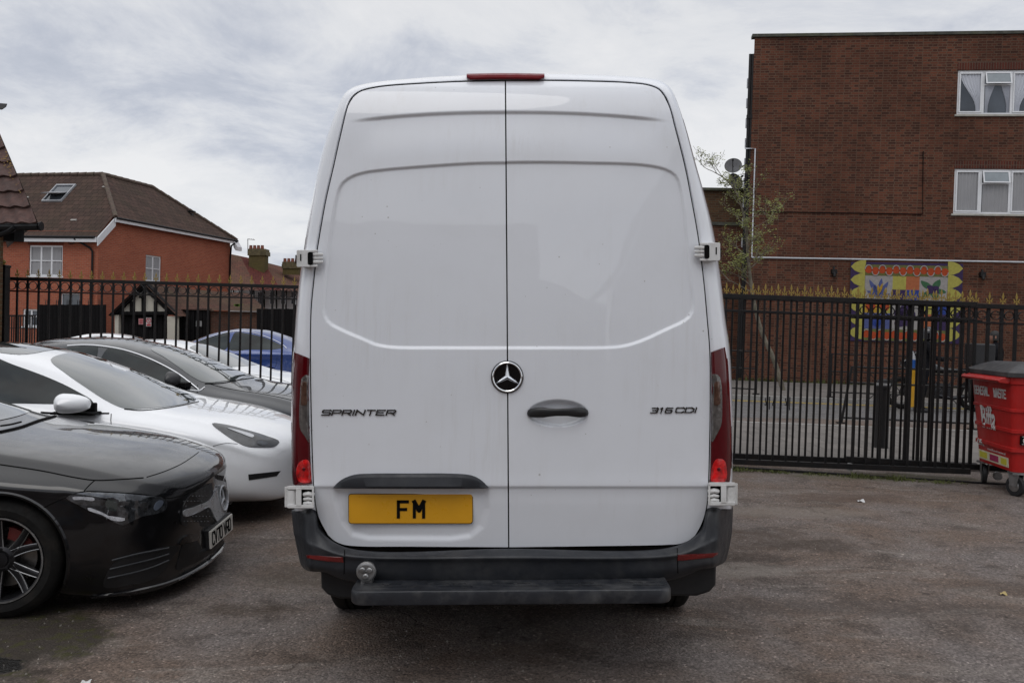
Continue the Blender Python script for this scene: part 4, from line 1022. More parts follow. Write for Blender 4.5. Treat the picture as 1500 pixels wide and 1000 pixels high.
def window(parent, p0, ex, hole, lights, fw=.06, sill=True, curtain=None, top_vent=None, bars=None, sash=True, depth=.10):
    """lights: list of fractions splitting the width; bars: fraction heights of horizontal glazing bars"""
    ex = Vector(ex).normalized(); n = Vector((-ex.y, ex.x, 0)); p0 = Vector((p0[0], p0[1], 0)); a, b, c, d = hole
    pt = lambda u, z, dd: p0+ex*u+n*dd+Vector((0, 0, z))
    def bx(mb, u0, u1, z0, z1, d0, d1): mb.box(pt((u0+u1)/2, (z0+z1)/2, (d0+d1)/2), (abs(u1-u0), abs(d1-d0), abs(z1-z0)), ax=(ex, n, Vector((0, 0, 1))))
    org = ORG[parent.name]
    d0 = depth-.055; gl = MB(); bx(gl, a+.01, b-.01, c+.01, d-.01, depth-.02, depth-.01)
    w = gl.build('window', M_wglass, parent, org=org, smooth=False); ORG[w.name] = org
    mb = MB(); bx(mb, a, b, c, c+fw, d0, depth); bx(mb, a, b, d-fw, d, d0, depth); bx(mb, a, a+fw, c+fw, d-fw, d0, depth); bx(mb, b-fw, b, c+fw, d-fw, d0, depth)
    xs = [a+(b-a)*f for f in lights]
    for x in xs: bx(mb, x-fw*.6, x+fw*.6, c+fw, d-fw, d0, depth)
    mb.build('frame', M_upvc, w, org=org, bevel=.006, seg=1)
    edges = [a+fw]+[v for x in xs for v in (x-fw*.6, x+fw*.6)]+[b-fw]
    for k in range(0, len(edges), 2):
        e0, e1 = edges[k], edges[k+1]; kk = k//2
        if sash is True or (isinstance(sash, (list, tuple)) and kk in sash):
            mb = MB(); s = fw*.75
            z1_ = d-fw
            bx(mb, e0, e1, c+fw, c+fw+s, d0-.02, d0+.02); bx(mb, e0, e1, z1_-s, z1_, d0-.02, d0+.02); bx(mb, e0, e0+s, c+fw+s, z1_-s, d0-.02, d0+.02); bx(mb, e1-s, e1, c+fw+s, z1_-s, d0-.02, d0+.02)
            mb.build('sash', M_upvc, w, org=org, bevel=.005, seg=1)
        if bars:
            mb = MB()
            for f in bars: bx(mb, e0, e1, c+(d-c)*f-.02, c+(d-c)*f+.02, d0-.01, depth)
            mb.build('glazing_bar', M_upvc, w, org=org)
        if top_vent and kk in top_vent:
            zt = d-fw; zh = (d-c)*.27; mb = MB(); s = .035
            # the vent is pushed open: bottom edge tilts outwards
            tilt = .10
            for (u0, u1, za, zb_) in ((e0, e1, 0, s), (e0, e1, zh-s, zh), (e0, e0+s, s, zh-s), (e1-s, e1, s, zh-s)):
                pa = [(u0, zb_), (u1, zb_), (u1, za), (u0, za)]
                mb.prism(pa, lambda q: pt(q[0], zt-q[1], d0-.03-tilt*q[1]/zh), lambda q: pt(q[0], zt-q[1], d0+.0-tilt*q[1]/zh))
            mb.build('vent', M_upvc, w, org=org); mb = MB()
            mb.prism([(e0+s, s), (e1-s, s), (e1-s, zh-s), (e0+s, zh-s)], lambda q: pt(q[0], zt-q[1], d0-.018-tilt*q[1]/zh), lambda q: pt(q[0], zt-q[1], d0-.012-tilt*q[1]/zh))
            mb.build('vent_pane', simple('pale_vent_glass', (.25, .28, .30), .1, var=.1), w, org=org, smooth=False)
            mb = MB(); bx(mb, e0, e1, zt-zh-.03, zt-zh+.01, d0, depth); mb.build('transom', M_upvc, w, org=org)
    if sill:
        mb = MB(); bx(mb, a-.06, b+.06, c-.06, c, -.05, depth); mb.build('sill', M_upvc if sill == 'w' else simple('pale_stone_sill', (.38, .37, .33), .8, var=.15), w, org=org, bevel=.006, seg=1)
    if curtain:
        for (f0, f1, shape, mtc) in curtain:
            mb = MB(); nn = 44; rows = []
            for z in np.linspace(0, 1, 12):
                row = []
                for i in range(nn+1):
                    t = i/nn; u0, u1 = a+(b-a)*f0, a+(b-a)*f1
                    if shape == 'L': u1 = u0+(u1-u0)*(1-.75*math.sin(PI*min(1, (1-z)*1.1)/2)**2)
                    if shape == 'R': u0 = u1-(u1-u0)*(1-.75*math.sin(PI*min(1, (1-z)*1.1)/2)**2)
                    row.append(pt(u0+(u1-u0)*t, c+.05+(d-c-.1)*z, depth-.032+.011*math.sin(t*nn*.95+math.sin(t*9)*.8)))
                rows.append(row)
            mb.grid(rows); mb.build('curtain', mtc, w, org=org)
    return w

# ------------------------------------------------------------------ dark brick block on the right
M_bk1 = brick_mat('dark_red_brick', (.155, .056, .034), (.058, .026, .020), (.130, .085, .060), soil=(.032, .016, .012), soilamt=.5, ms=.011, offset=.5, squash=.62, sqf=2)
BB0 = P(1097, 300, 26.6); bx_ = Vector((8, -1.0, 0)).normalized()
org = (BB0.x, BB0.y, 0)
bb = wthing('brick_building', 'dark red brick block of flats with a flat roof and white windows, on the right', 'building', org)
def bu(px, py): return lineu((BB0.x, BB0.y, 0), bx_, px, py)
ztop = bu(1100, 55)[1]
h1 = (bu(1401, 168)[0], bu(1401, 168)[0]+2.38, bu(1401, 168)[1], bu(1401, 103)[1]); h2 = (bu(1396, 313)[0], bu(1396, 313)[0]+2.45, bu(1396, 313)[1], bu(1396, 247)[1])
h3 = (h1[0]+4.6, h1[1]+4.6, h1[2], h1[3]); h4 = (h2[0]+4.6, h2[1]+4.6, h2[2], h2[3])
mb = wall_mb(org, bx_, 0, 30, .1, ztop, [h1, h2, h3, h4])
mb.build('wall', M_bk1, bb, fix=False, smooth=False)
sd_ = Vector((.29, 1, 0)).normalized(); n_ = Vector((-bx_.y, bx_.x, 0))
mb = wall_mb(org, sd_, 0, 12, .1, ztop, []); mb.build('side_wall', M_bk1, bb, fix=False, smooth=False)
mb = MB(); o3 = Vector(org); A = o3; B = o3+bx_*30; C_ = o3+bx_*30+n_*12; D_ = o3+sd_*12
mb.add([(p.x, p.y, ztop+.002) for p in (A, B, C_, D_)], [(0, 1, 2, 3)]); mb.build('roof', simple('roof_felt', (.06, .06, .06), .9), bb, smooth=False)
mb = MB(); e = .05
mb.prism([(-e*1.5, -.06), (30, -.06), (30, .04), (-e*1.5, .04)], lambda q: o3+bx_*q[0]-n_*.07+Vector((0, 0, ztop+.05+q[1]*.9)), lambda q: o3+bx_*q[0]+n_*.2+Vector((0, 0, ztop+.05+q[1]*.9)))
mb.build('coping', simple('dark_coping', (.055, .055, .045), .8, var=.4, dirt=((.10, .11, .03), 2, .5)), bb, smooth=False)
zup = Vector((0, 0, 1))
mb = wall_mb((org[0]-n_.x*.004, org[1]-n_.y*.004, 0), bx_, h1[0]-.02, h1[1]+.02, h1[3]+.01, h1[3]+.235, []);
for hh in (h2, h3, h4):
    m2 = wall_mb((org[0]-n_.x*.004, org[1]-n_.y*.004, 0), bx_, hh[0]-.02, hh[1]+.02, hh[3]+.01, hh[3]+.235, []); mb.add(m2.v, m2.f, m2.uv)
M_sold = brick_mat('soldier_course', (.12, .036, .024), (.065, .025, .02), (.12, .085, .065), bw=.075, bh=.235, offset=0, ms=.010)
for i, hh in enumerate((h1, h2, h3, h4)):
    mb = wall_mb((org[0]-n_.x*.004, org[1]-n_.y*.004, 0), bx_, hh[0]-.02, hh[1]+.02, hh[3]+.01, hh[3]+.235, []); mb.build('lintel_course', M_sold, bb, fix=False, smooth=False)
window(bb, org, bx_, h1, [.315, .65], curtain=[(.04, .30, 'R', M_curtw), (.34, .48, 'L', M_curtw), (.50, .63, 'R', M_curtw), (.68, .96, 'L', M_curtw)], top_vent=[1], sash=[0, 2])
window(bb, org, bx_, h2, [.315, .65], curtain=[(.04, .30, '', M_curt), (.34, .63, '', M_curt), (.68, .96, '', M_curt)], top_vent=[1], sash=[0, 2])
window(bb, org, bx_, h3, [.315, .65], top_vent=[1], sash=[0, 2]); window(bb, org, bx_, h4, [.315, .65], top_vent=[1], sash=[0, 2])
def bp(u, z, off=.0): return o3+bx_*u-n_*off+zup*z
# plinth stain line, white conduit, cables, drain pipes
M_cond = simple('white_conduit', (.58, .60, .64), .5, var=.08)
mb = MB()
c0 = bu(1091, 218); c1 = bu(1106, 218); c2 = bu(1101, 377); c3 = bu(1500, 384)
mb.tube([bp(c0[0], c0[1], .03), bp(c1[0], c1[1], .03), bp(c2[0], c2[1], .03)], .022, 6); mb.tube([bp(c2[0], c2[1], .03), bp(c3[0], c3[1], .03), bp(c3[0]+14, c3[1]-.05, .03)], .022, 6)
mb.build('conduit', M_cond, bb)
mb = MB(); q0, q1, q2 = bu(1100, 310), bu(1351, 314), bu(1352, 222)
mb.tube([bp(q0[0], q0[1], .02), bp(q1[0], q1[1], .02), bp(q2[0], q2[1], .02)], .014, 6); mb.build('cable', M_gap, bb)
mb = MB(); ze = bu(1094, 60)[1]
for du, w_ in ((-.02, .05), (-.10, .045)):
    mb = MB(); mb.tube([bp(du, .2, -.05), bp(du, ztop-(1.0 if du < -.2 else .5), -.05)], w_, 10)
    for z in np.arange(1, ztop-1, 1.8): mb.tube([bp(du, z, -.05), bp(du, z+.12, -.05)], w_+.015, 10)
    mb.build('drainpipe', M_iron, bb)
mb = MB()
for k in range(9): mb.box(bp(-.10, ztop-1.3-k*.62, -.4), (.06, .05, .30))
mb.build('pipe_brackets', M_cond, bb, smooth=False)
for px, py in ((1221, 398), (1438, 402)):
    u, z = bu(px, py); t0 = MB(); t0.box(bp(u, z, .06), (.16, .12, .14)); t0.tube([bp(u, z+.05, .05), bp(u, z+.16, .02)], .03, 8); t0.tube([bp(u, z-.02, .1), bp(u, z-.16, .14)], .05, 8); t0.build('wall_lamp', M_iron, bb, bevel=.01)
# satellite dishes on the corner
for px, py, r_, lab in ((1074, 243, .26, 'grey satellite dish, upper of the two on the corner of the brick block'), (1077, 266, .27, 'dark satellite dish, lower of the two on the corner of the brick block')):
    c = P(px, py, 26.9); t = wthing('satellite_dish', lab, 'satellite dish', tuple(c), 'satellite dishes on the brick block')
    ax = Vector((-.25, -.8, .35)).normalized() if py < 255 else Vector((.35, -.75, .3)).normalized()
    mb = MB(); mb.lathe([(.001, -.05), (r_*.5, -.035), (r_, .02), (r_*1.03, .02), (r_*.5, -.05), (.001, -.065)], c, ax, 30); mb.build('dish', simple('grey_dish', (.085, .085, .09), .6, var=.15), t)
    mb = MB(); mb.tube([c-zup*r_*.9, c-zup*r_*.5+ax*.3, c+ax*.32], .012, 6); mb.tube([c+ax*.30, c+ax*.38], .03, 8); mb.build('arm', M_iron, t)
    mb = MB(); mb.tube([c-ax*.05, c-ax*.15+Vector((.1, 0, 0)), bp(-.1, c.z, 0)], .02, 8); mb.build('bracket', M_iron, t)
# lower brick wing behind the tree
LW = P(1030, 300, 27.4)
lw = wthing('brick_wing', 'low flat roofed brown brick wing between the van and the tall brick block', 'building', (LW.x, LW.y, 0))
wx = Vector((8, -.6, 0)).normalized(); lwo = Vector((LW.x, LW.y, 0))-wx*5
zt1 = P(1060, 279, 27.3).z
M_bk2 = brick_mat('brown_stock_brick', (.115, .058, .032), (.07, .036, .024), (.10, .08, .055), soil=(.04, .035, .018), soilamt=.6)
wall_mb(tuple(lwo), wx, 0, 6.8, .1, zt1-1.05, []).build('wall', M_bk1, lw, org=(LW.x, LW.y, 0), fix=False, smooth=False)
wall_mb(tuple(lwo+Vector((0, .05, 0))), wx, 0, 6.8, zt1-1.05, zt1, []).build('parapet', M_bk2, lw, org=(LW.x, LW.y, 0), fix=False, smooth=False)
mb = MB()
mb.prism([(0, 0), (6.8, 0), (6.8, .08), (0, .08)], lambda q: lwo+wx*q[0]+Vector((0, -.08, zt1+q[1])), lambda q: lwo+wx*q[0]+Vector((0, .25, zt1+q[1]))); mb.prism([(0, -1.10), (6.8, -1.10), (6.8, -1.0), (0, -1.0)], lambda q: lwo+wx*q[0]+Vector((0, -.06, zt1+q[1])), lambda q: lwo+wx*q[0]+Vector((0, .04, zt1+q[1])))
mb.prism([(0, -1.15), (6.8, -1.15), (6.8, -.02), (0, -.02)], lambda q: lwo+wx*q[0]+Vector((0, .3, zt1+q[1])), lambda q: lwo+wx*q[0]+Vector((0, 6, zt1+q[1])))
mb.build('coping', simple('dark_coping', (.055, .055, .045), .8), lw, smooth=False)
# moss strip at the wall foot
mb = MB()
for i in range(1500):
    u = random.uniform(-3, 14); q = bp(u, .12, .02+abs(random.gauss(0, .06))); a_ = random.uniform(0, 6.28); h_ = random.uniform(.03, .16)*(1.2 if math.sin(u*3) > 0 else .6)
    mb.add([q+Vector((math.cos(a_), math.sin(a_), 0))*.02, q-Vector((math.cos(a_), math.sin(a_), 0))*.02, q+Vector((random.gauss(0, .03), random.gauss(0, .03)-.02, h_))], [(0, 1, 2)])
o = mb.build('grass', M_weed, fix=False, smooth=False); tag(o, 'thin grass and weeds along the foot of the far brick wall', 'grass', kind='stuff')

# ------------------------------------------------------------------ painted mural panel on the wall
mu0 = bu(1246, 385); mu1 = bu(1410, 389); mzt = bu(1320, 385)[1]; mzb = bu(1320, 501)[1]
MW = mu1[0]-mu0[0]; MH = mzt-mzb
mur = wthing('mural_panel', 'colourful painted flower mural panel on the brick wall, behind the gate', 'mural', tuple(bp(mu0[0], mzb, 0)))
def mp_(x, y, off): return bp(mu0[0]+x*MW, mzt-y*MH, off)
def mcol(nm, r, g_, b_): return simple('mural_'+nm, [v*.55 for v in sRGB(r*.86+22, g_*.86+22, b_*.86+22)[:3]], .8, spec=.2, var=.12, vs=14)
C_pur, C_yel, C_org, C_whi, C_blu, C_sky, C_grn, C_och, C_sal = mcol('purple', 62, 44, 92), mcol('yellow', 214, 204, 92), mcol('orange', 214, 78, 34), mcol('white', 196, 190, 186), mcol('blue', 44, 72, 170), mcol('slate_blue', 92, 104, 170), mcol('green', 66, 118, 78), mcol('ochre', 222, 172, 48), mcol('salmon', 214, 118, 72)
def mshape(nm, polys, mt, off):
    mb = MB()
    for pl_ in polys: mb.prism(pl_, lambda q: mp_(q[0], q[1], off), lambda q: mp_(q[0], q[1], off-.003))
    return mb.build(nm, mt, mur, smooth=False)
mshape('board', [[(0, 0), (1, 0), (1, 1), (0, 1)]], C_pur, .05)
mb = MB(); mb.prism([(0, 0), (1, 0), (1, 1), (0, 1)], lambda q: mp_(q[0], q[1], .046), lambda q: mp_(q[0], q[1], 0.0)); mb.build('backing', simple('board_edge', (.08, .06, .04), .8), mur, smooth=False)
def petal(cx, cy, lx, ly, w, n=12):
    """leaf shape from (cx,cy) along (lx,ly)"""
    L = math.hypot(lx, ly); nx, ny = -ly/L*w, lx/L*w; out = []
    for k in range(n+1): t = k/n; out.append((cx+lx*t+nx*math.sin(PI*t)**.8, cy+ly*t+ny*math.sin(PI*t)**.8))
    for k in range(n-1, 0, -1): t = k/n; out.append((cx+lx*t-nx*math.sin(PI*t)**.8, cy+ly*t-ny*math.sin(PI*t)**.8))
    return out
nP = 6
side = []
for k in range(nP):
    y = (k+.35)*1.0/nP
    for s in (0, 1):
        L_ = .135; f = (lambda x: x) if s == 0 else (lambda x: 1-x)
        side.append([(f(L_-x), y+yy) for x, yy in ((0, -.085), (.05, -.08), (.10, -.05), (.135, 0), (.10, .05), (.05, .08), (0, .085))])
mshape('petal_border', side[0::2], C_yel, .056); mshape('petal_border', side[1::2], C_yel, .056)
C_olv = mcol('olive', 120, 118, 60)
mshape('border_band', [[(.13, .03), (.87, .03), (.87, .17), (.13, .17)]], C_olv, .056); mshape('border_band', [[(.13, .84), (.87, .84), (.87, .99), (.13, .99)]], C_olv, .056)
for y0_ in (.10, .915):
    lobes = []; mbw = MB()
    for k in range(12):
        cx_ = .13+.74*(k+.5)/12; up = 1 if k % 2 == 0 else -1; cy_ = y0_-up*.012
        lobes.append([(cx_+.036*math.cos(a_), cy_+.052*math.sin(a_)) for a_ in np.linspace(0, 2*PI, 17)[:-1]])
        an_ = np.linspace(PI, 2*PI, 9) if up > 0 else np.linspace(PI, 0, 9)
        mbw.tube([mp_(cx_+.031*math.cos(a_), cy_+.052*math.sin(a_), .061) for a_ in an_], .017, 5)
    mshape('scallops', lobes, C_org, .058); mbw.build('white_line', C_whi, mur)
cells = [(.13, .17, .38, .47, C_whi), (.38, .17, .50, .34, C_yel), (.50, .17, .62, .34, C_sal), (.38, .34, .50, .47, C_pur), (.50, .34, .62, .47, C_blu), (.62, .17, .87, .47, C_whi),
 (.13, .47, .25, .64, C_ochr if False else C_och), (.25, .47, .38, .64, C_yel), (.38, .47, .62, .84, C_whi), (.62, .47, .75, .64, C_yel), (.75, .47, .87, .64, C_blu), (.13, .64, .38, .84, C_sky), (.62, .64, .75, .84, C_sal), (.75, .64, .87, .84, C_pur)]
for x0, y0_, x1, y1_, mt in cells: mshape('square', [[(x0, y0_), (x1, y0_), (x1, y1_), (x0, y1_)]], mt, .056)
mshape('blue_flower', [petal(.26, .44, *v, .022) for v in ((-.09, -.22), (-.11, -.08), (.02, -.24), (.08, -.2), (.10, -.05), (-.04, -.16))], C_sky, .061)
mshape('yellow_stamen', [petal(.26, .40, *v, .012) for v in ((-.01, -.12), (.03, -.14))], C_och, .064)
mshape('green_leaves', [petal(.74, .34, *v, .032) for v in ((-.11, -.12), (.06, -.14), (.12, .02), (-.10, .10), (.04, .12))], C_grn, .061)
mshape('dark_flower', [petal(.74, .33, *v, .03) for v in ((-.05, -.05), (.05, -.04), (.05, .05), (-.04, .05))]+[petal(.50, .70, *v, .05) for v in ((-.09, -.10), (.09, -.08), (.07, .10), (-.08, .11), (0, -.2))], C_pur, .064)
mshape('ochre_dots', [[(cx+.045*math.cos(a_), .555+.06*math.sin(a_)) for a_ in np.linspace(0, 2*PI, 17)[:-1]] for cx in (.19, .315)], C_org, .061)
mshape('leaf_strokes', [petal(.25, .82, *v, .02) for v in ((-.08, -.14), (.08, -.15), (0, -.17))], C_blu, .061)

# ------------------------------------------------------------------ red brick house on the left
M_bk3 = brick_mat('orange_red_brick', (.41, .118, .066), (.32, .088, .052), (.34, .20, .14), soil=(.20, .06, .04), soilamt=.3, ms=.009)
def tile_mat(name, c1, c2, dark, bw=.27, bh=.20, soil=(.05, .045, .03), soilamt=.4):
    return brick_mat(name, c1, c2, dark, bw=bw, bh=bh, ms=.008, soil=soil, soilamt=soilamt, bd=.012)
M_tile1 = tile_mat('brown_concrete_tiles', (.092, .058, .048), (.062, .042, .036), (.018, .014, .014), bw=.3, bh=.28)
hC = P(142, 457, 36.0); hg = -.45; hO = Vector((hC.x, hC.y, 0))
e1 = Vector((2.22, 10, 0)).normalized(); e2 = Vector((-10, 2.22, 0)).normalized(); e2m = -e2
ho = wthing('brick_house', 'orange brick house with brown hipped tile roof and white windows, beyond the left fence', 'house', (hC.x, hC.y, hg))
LW_ = 10.24
zlow, zhi, zr = 5.05, 5.95, 7.95
# front wall faces us; direction e2m runs left->right, start 13 m left
W0 = hO+e2*14
def hu(px, py): return lineu(tuple(W0), e2m, px, py)
a1, b1 = hu(42, 404), hu(92, 359.5); h1 = (a1[0], b1[0], a1[1], b1[1])
a1, b1 = hu(33, 478), hu(57, 453); h2 = (a1[0], b1[0], a1[1], b1[1])
a1, b1 = hu(89, 447), hu(117, 430); h3 = (a1[0], b1[0], a1[1]-.5, b1[1])
wall_mb(tuple(W0), e2m, 0, 14, hg, zlow, [h1, h2, h3]).build('front_wall', M_bk3, ho, fix=False, smooth=False)
window(ho, tuple(W0), e2m, h1, [.345, .655], fw=.07, bars=[.5], sill='w', sash=False, curtain=[(.06, .94, '', M_curt)])
window(ho, tuple(W0), e2m, h2, [.5], fw=.07, bars=[.6], sill='w', sash=False); window(ho, tuple(W0), e2m, h3, [.5], fw=.03, sill=False, sash=False)
def su(px, py): return lineu(tuple(hO), e1, px, py)
a1, b1 = su(213, 412), su(236.5, 376); hh = (a1[0], b1[0], a1[1], b1[1])
wall_mb(tuple(hO), e1, 0, LW_, hg, [(0, zlow-.05), (.9, zhi-.02), (LW_, zhi-.02)], [hh]).build('side_wall', M_bk3, ho, fix=False, smooth=False)
window(ho, tuple(hO), e1, hh, [.5], fw=.07, bars=[.5], sill='w', sash=False, curtain=[(.06, .94, '', M_curt)])
def hp(t, s, z): q = hO+e1*t+e2*s; return (q.x, q.y, z)
def roofface(mb, pts, uvdir, thick=.06):
    """pts in world; uv from along-eave and up-slope"""
    a_ = Vector(pts[0]); u = Vector(uvdir).normalized(); nn = (Vector(pts[1])-a_).cross(Vector(pts[2])-a_).normalized(); v = nn.cross(u).normalized()
    if v.z < 0: v = -v
    mb.add(pts, [tuple(range(len(pts)))], [[((Vector(p)-a_).dot(u), (Vector(p)-a_).dot(v)) for p in pts]])
ov = .25
mb = MB()
zf = lambda t: 5.95+(t-.94)*((zr-5.95)/(3.0-.94))
zs_ = lambda s: 5.95+(s)*((zr-5.95)/2.2)
# front slope
roofface(mb, [hp(-ov, 14, zf(-ov)), hp(-ov, -.12, zf(-ov)), hp(.94-.25*.9, -.12, zf(.94-.22)), hp(.94-.25, -ov, zs_(-ov)), hp(3.0, 2.2, zr), hp(3.0, 14, zr)], e2)
# right slope
roofface(mb, [hp(.94-.25, -ov, zs_(-ov)), hp(LW_+ov, -ov, zs_(-ov)), hp(6.6, 2.2, zr), hp(3.0, 2.2, zr)], e1)
roofface(mb, [hp(LW_+ov, -ov, zs_(-ov)), hp(LW_+ov, 4.65, zs_(-ov)), hp(6.6, 2.2, zr)], e2)
roofface(mb, [hp(3.0, 2.2, zr), hp(6.6, 2.2, zr), hp(LW_+ov, 4.65, zs_(-ov)), hp(5.2, 4.65, zs_(-ov))], e1)
roofface(mb, [hp(3.0, 2.2, zr), hp(5.3, 4.6, zs_(-ov)), hp(5.3, 14, zs_(-ov)), hp(3.0, 14, zr)], e2)
mb.build('roof', M_tile1, ho, fix=False, smooth=False)
M_ridge = simple('ridge_tiles', (.085, .058, .045), .85, var=.3, vs=6, dirt=((.13, .12, .07), 4, .5))
for nm, A_, B_ in (('ridge', hp(3.0, 14, zr+.03), hp(3.0, 2.2, zr+.03)), ('ridge', hp(3.0, 2.2, zr+.03), hp(6.6, 2.2, zr+.03)), ('hip_tiles', hp(.72, -ov, zs_(-ov)+.03), hp(3, 2.2, zr+.03)), ('hip_tiles', hp(LW_+ov, -ov, zs_(-ov)+.03), hp(6.6, 2.2, zr+.03))):
    mb = MB(); A_, B_ = Vector(A_), Vector(B_); L_ = (B_-A_).length; n_t = max(2, int(L_/.42)); 
    for k in range(n_t): mb.tube([A_.lerp(B_, k/n_t), A_.lerp(B_, (k+.96)/n_t)], [.085, .105], 8)
    mb.build(nm, M_ridge, ho)
M_fas = simple('white_fascia', (.66, .67, .69), .5, var=.06)
def board(mb, A_, B_, h, th=.05, up=zup):
    A_, B_ = Vector(A_), Vector(B_); d = (B_-A_).normalized(); s = d.cross(up).normalized()*th
    mb.add([A_, B_, B_-up*h, A_-up*h, A_+s, B_+s, B_-up*h+s, A_-up*h+s], [(0, 1, 2, 3), (4, 5, 6, 7), (0, 1, 5, 4), (3, 2, 6, 7), (0, 3, 7, 4), (1, 2, 6, 5)])
mb = MB(); board(mb, hp(-ov+.02, 14, zf(-ov)-.03), hp(-ov+.02, -.12, zf(-ov)-.03), .2); mb.build('fascia', M_fas, ho, smooth=False)
mb = MB(); board(mb, hp(-ov, -.14, zf(-ov)-.02), hp(.80, -.16, zs_(-ov)+.0), .36); mb.build('bargeboard', M_fas, ho, smooth=False)
mb = MB(); board(mb, hp(.72, -ov+.02, zs_(-ov)-.03), hp(LW_+ov, -ov+.02, zs_(-ov)-.03), .17); mb.build('fascia', M_fas, ho, smooth=False)
mb = MB(); mb.prism([(0, 0), (.40, -.38), (.40, -.60), (.2, -.60), (0, -.40)], lambda q: Vector(hp(LW_-.1+q[0]*0, -ov+.0-q[0]*.6, zs_(-ov)-.02+q[1]*.9)), lambda q: Vector(hp(LW_+.35, -ov+.0-q[0]*.6, zs_(-ov)-.02+q[1]*.9))); mb.build('eave_box', M_fas, ho, smooth=False)
M_gut = simple('black_gutter', (.008, .008, .009), .5, spec=.2)
mb = MB(); mb.tube([hp(-ov-.05, 14, zf(-ov)-.03), hp(-ov-.05, -.05, zf(-ov)-.03)], .055, 8); mb.build('gutter', M_gut, ho)
mb = MB(); mb.tube([hp(.75, -ov-.05, zs_(-ov)-.03), hp(LW_+ov, -ov-.05, zs_(-ov)-.03)], .05, 8); mb.build('gutter', M_gut, ho)
mb = MB(); mb.tube([hp(-ov-.02, .95, zf(-ov)-.1), hp(-.07, .35, zf(-ov)-.45), hp(-.07, .22, zf(-ov)-.6), hp(-.07, .22, hg)], .042, 8); mb.build('drainpipe', M_gut, ho)
mb = MB(); mb.tube([hp(LW_+.1, -ov-.05, zs_(-ov)-.1), hp(LW_-.4, -.3, zs_(-ov)-.35), hp(LW_-.08, -.07, zs_(-ov)-.9), hp(LW_-.08, -.07, hg)], .05, 8); mb.build('drainpipe', M_gut, ho)
# soldier course and round plate
mb = wall_mb(tuple(W0-e1*.004), e2m, h1[0]-.06, h1[1]+.06, h1[3]+.005, h1[3]+.22, []); mb.build('lintel_course', brick_mat('orange_soldier', (.24, .055, .032), (.20, .05, .03), (.2, .11, .08), bw=.075, bh=.22, offset=0), ho, fix=False, smooth=False)
u, z = hu(105, 351); c = W0+e2m*u+zup*z-e1*.03
mb = MB(); mb.grid([[c+(e2m*math.cos(t)+zup*math.sin(t))*r_ for t in np.linspace(0, 2*PI, 25)[:-1]] for r_ in (.17, .20)], closed=True); mb.build('wall_ring', M_gut, ho, smooth=False)
# open roof light
def fr(s, t): return Vector(hp(t, s, zf(t)))
tl_ = lineu(tuple(W0), e2m, 75, 300)
sa = 14-hu(60, 290)[0]; sb = 14-hu(100, 275)[0]
s0_, s1_ = 3.15, 4.05; t0_, t1_ = 1.55, 2.35
nf = (fr(0, 1)-fr(0, 0)).cross(e2).normalized(); nf = nf if nf.z > 0 else -nf
mb = MB(); 
for (sa_, sb_, ta_, tb_) in ((s0_, s1_, t0_-.06, t0_), (s0_, s1_, t1_, t1_+.06), (s0_-.06, s0_, t0_-.06, t1_+.06), (s1_, s1_+.06, t0_-.06, t1_+.06)):
    mb.prism([(sa_, ta_), (sb_, ta_), (sb_, tb_), (sa_, tb_)], lambda q: fr(*q)+nf*.0, lambda q: fr(*q)+nf*.08)
rl = mb.build('roof_light', simple('grey_frame', (.3, .31, .33), .4), ho, smooth=False); ORG[rl.name] = ORG[ho.name]
mb = MB(); mb.prism([(s0_, t0_), (s1_, t0_), (s1_, t1_), (s0_, t1_)], lambda q: fr(*q)+nf*.01, lambda q: fr(*q)+nf*.03); mb.build('pane', M_wglass, rl, org=ORG[ho.name], smooth=False)
mb = MB(); tm = (t0_+t1_)/2
def sash_(q, o): # pivoted sash: bottom swings out
    k = (q[1]-tm); base = Vector(hp(tm, q[0], zf(tm))); sl = (fr(0, 1)-fr(0, 0)).normalized(); ang = R(-38); d = sl*math.cos(ang)-nf*math.sin(ang)*-1*-1
    d = (sl*math.cos(R(32))+nf*(-math.sin(R(32)))).normalized(); L2 = (t1_-t0_)*1.35
    return base+d*(k/(t1_-t0_)*L2)+nf*(.05+o)
mb.prism([(s0_, t0_), (s1_, t0_), (s1_, t1_), (s0_, t1_)], lambda q: sash_(q, 0), lambda q: sash_(q, .05)); mb.build('sash', simple('grey_frame', (.3, .31, .33), .4), rl, org=ORG[ho.name], smooth=False)
for s_, t_ in ((1.35, 2.25), (1.5, .5), (5.0, 1.7)):
    mb = MB(); mb.prism([(s_, t_), (s_+.28, t_), (s_+.28, t_+.06), (s_, t_+.06)], lambda q: fr(*q)+nf*.0, lambda q: fr(*q)+nf*.05); mb.build('vent_tile', simple('grey_vent', (.3, .28, .26), .7), ho, smooth=False)
# higher wing on the far left and pale domes behind the ridge
mb = MB(); roofface(mb, [hp(1.3, 7.15, zf(1.3)+.25), hp(1.3, 14, zf(1.3)+.25), hp(3.6, 14, 8.55), hp(3.6, 7.6, 8.5)], e2); mb.add([hp(1.3, 7.15, zf(1.3)+.25), hp(3.6, 7.6, 8.5), hp(3.6, 7.6, 7.6), hp(1.3, 7.15, zf(1.3)-.1)], [(0, 1, 2, 3)], [[(0, 0), (2, 0), (2, 1), (0, 1)]]); mb.build('side_roof', M_tile1, ho, fix=False, smooth=False)
mb = MB()
for s_ in (4.1, 5.7):
    mb.grid([[Vector(hp(4.1+.9*r_*math.cos(t)*.8, s_+1.25*r_*math.sin(t), 7.72+.52*math.sqrt(max(0, 1-r_*r_)))) for t in np.linspace(0, 2*PI, 25)[:-1]] for r_ in (1, .92, .8, .6, .4, .2, .02)], closed=True)
mb.build('dome_light', simple('cloudy_plastic', (.42, .42, .40), .35, var=.1), ho)
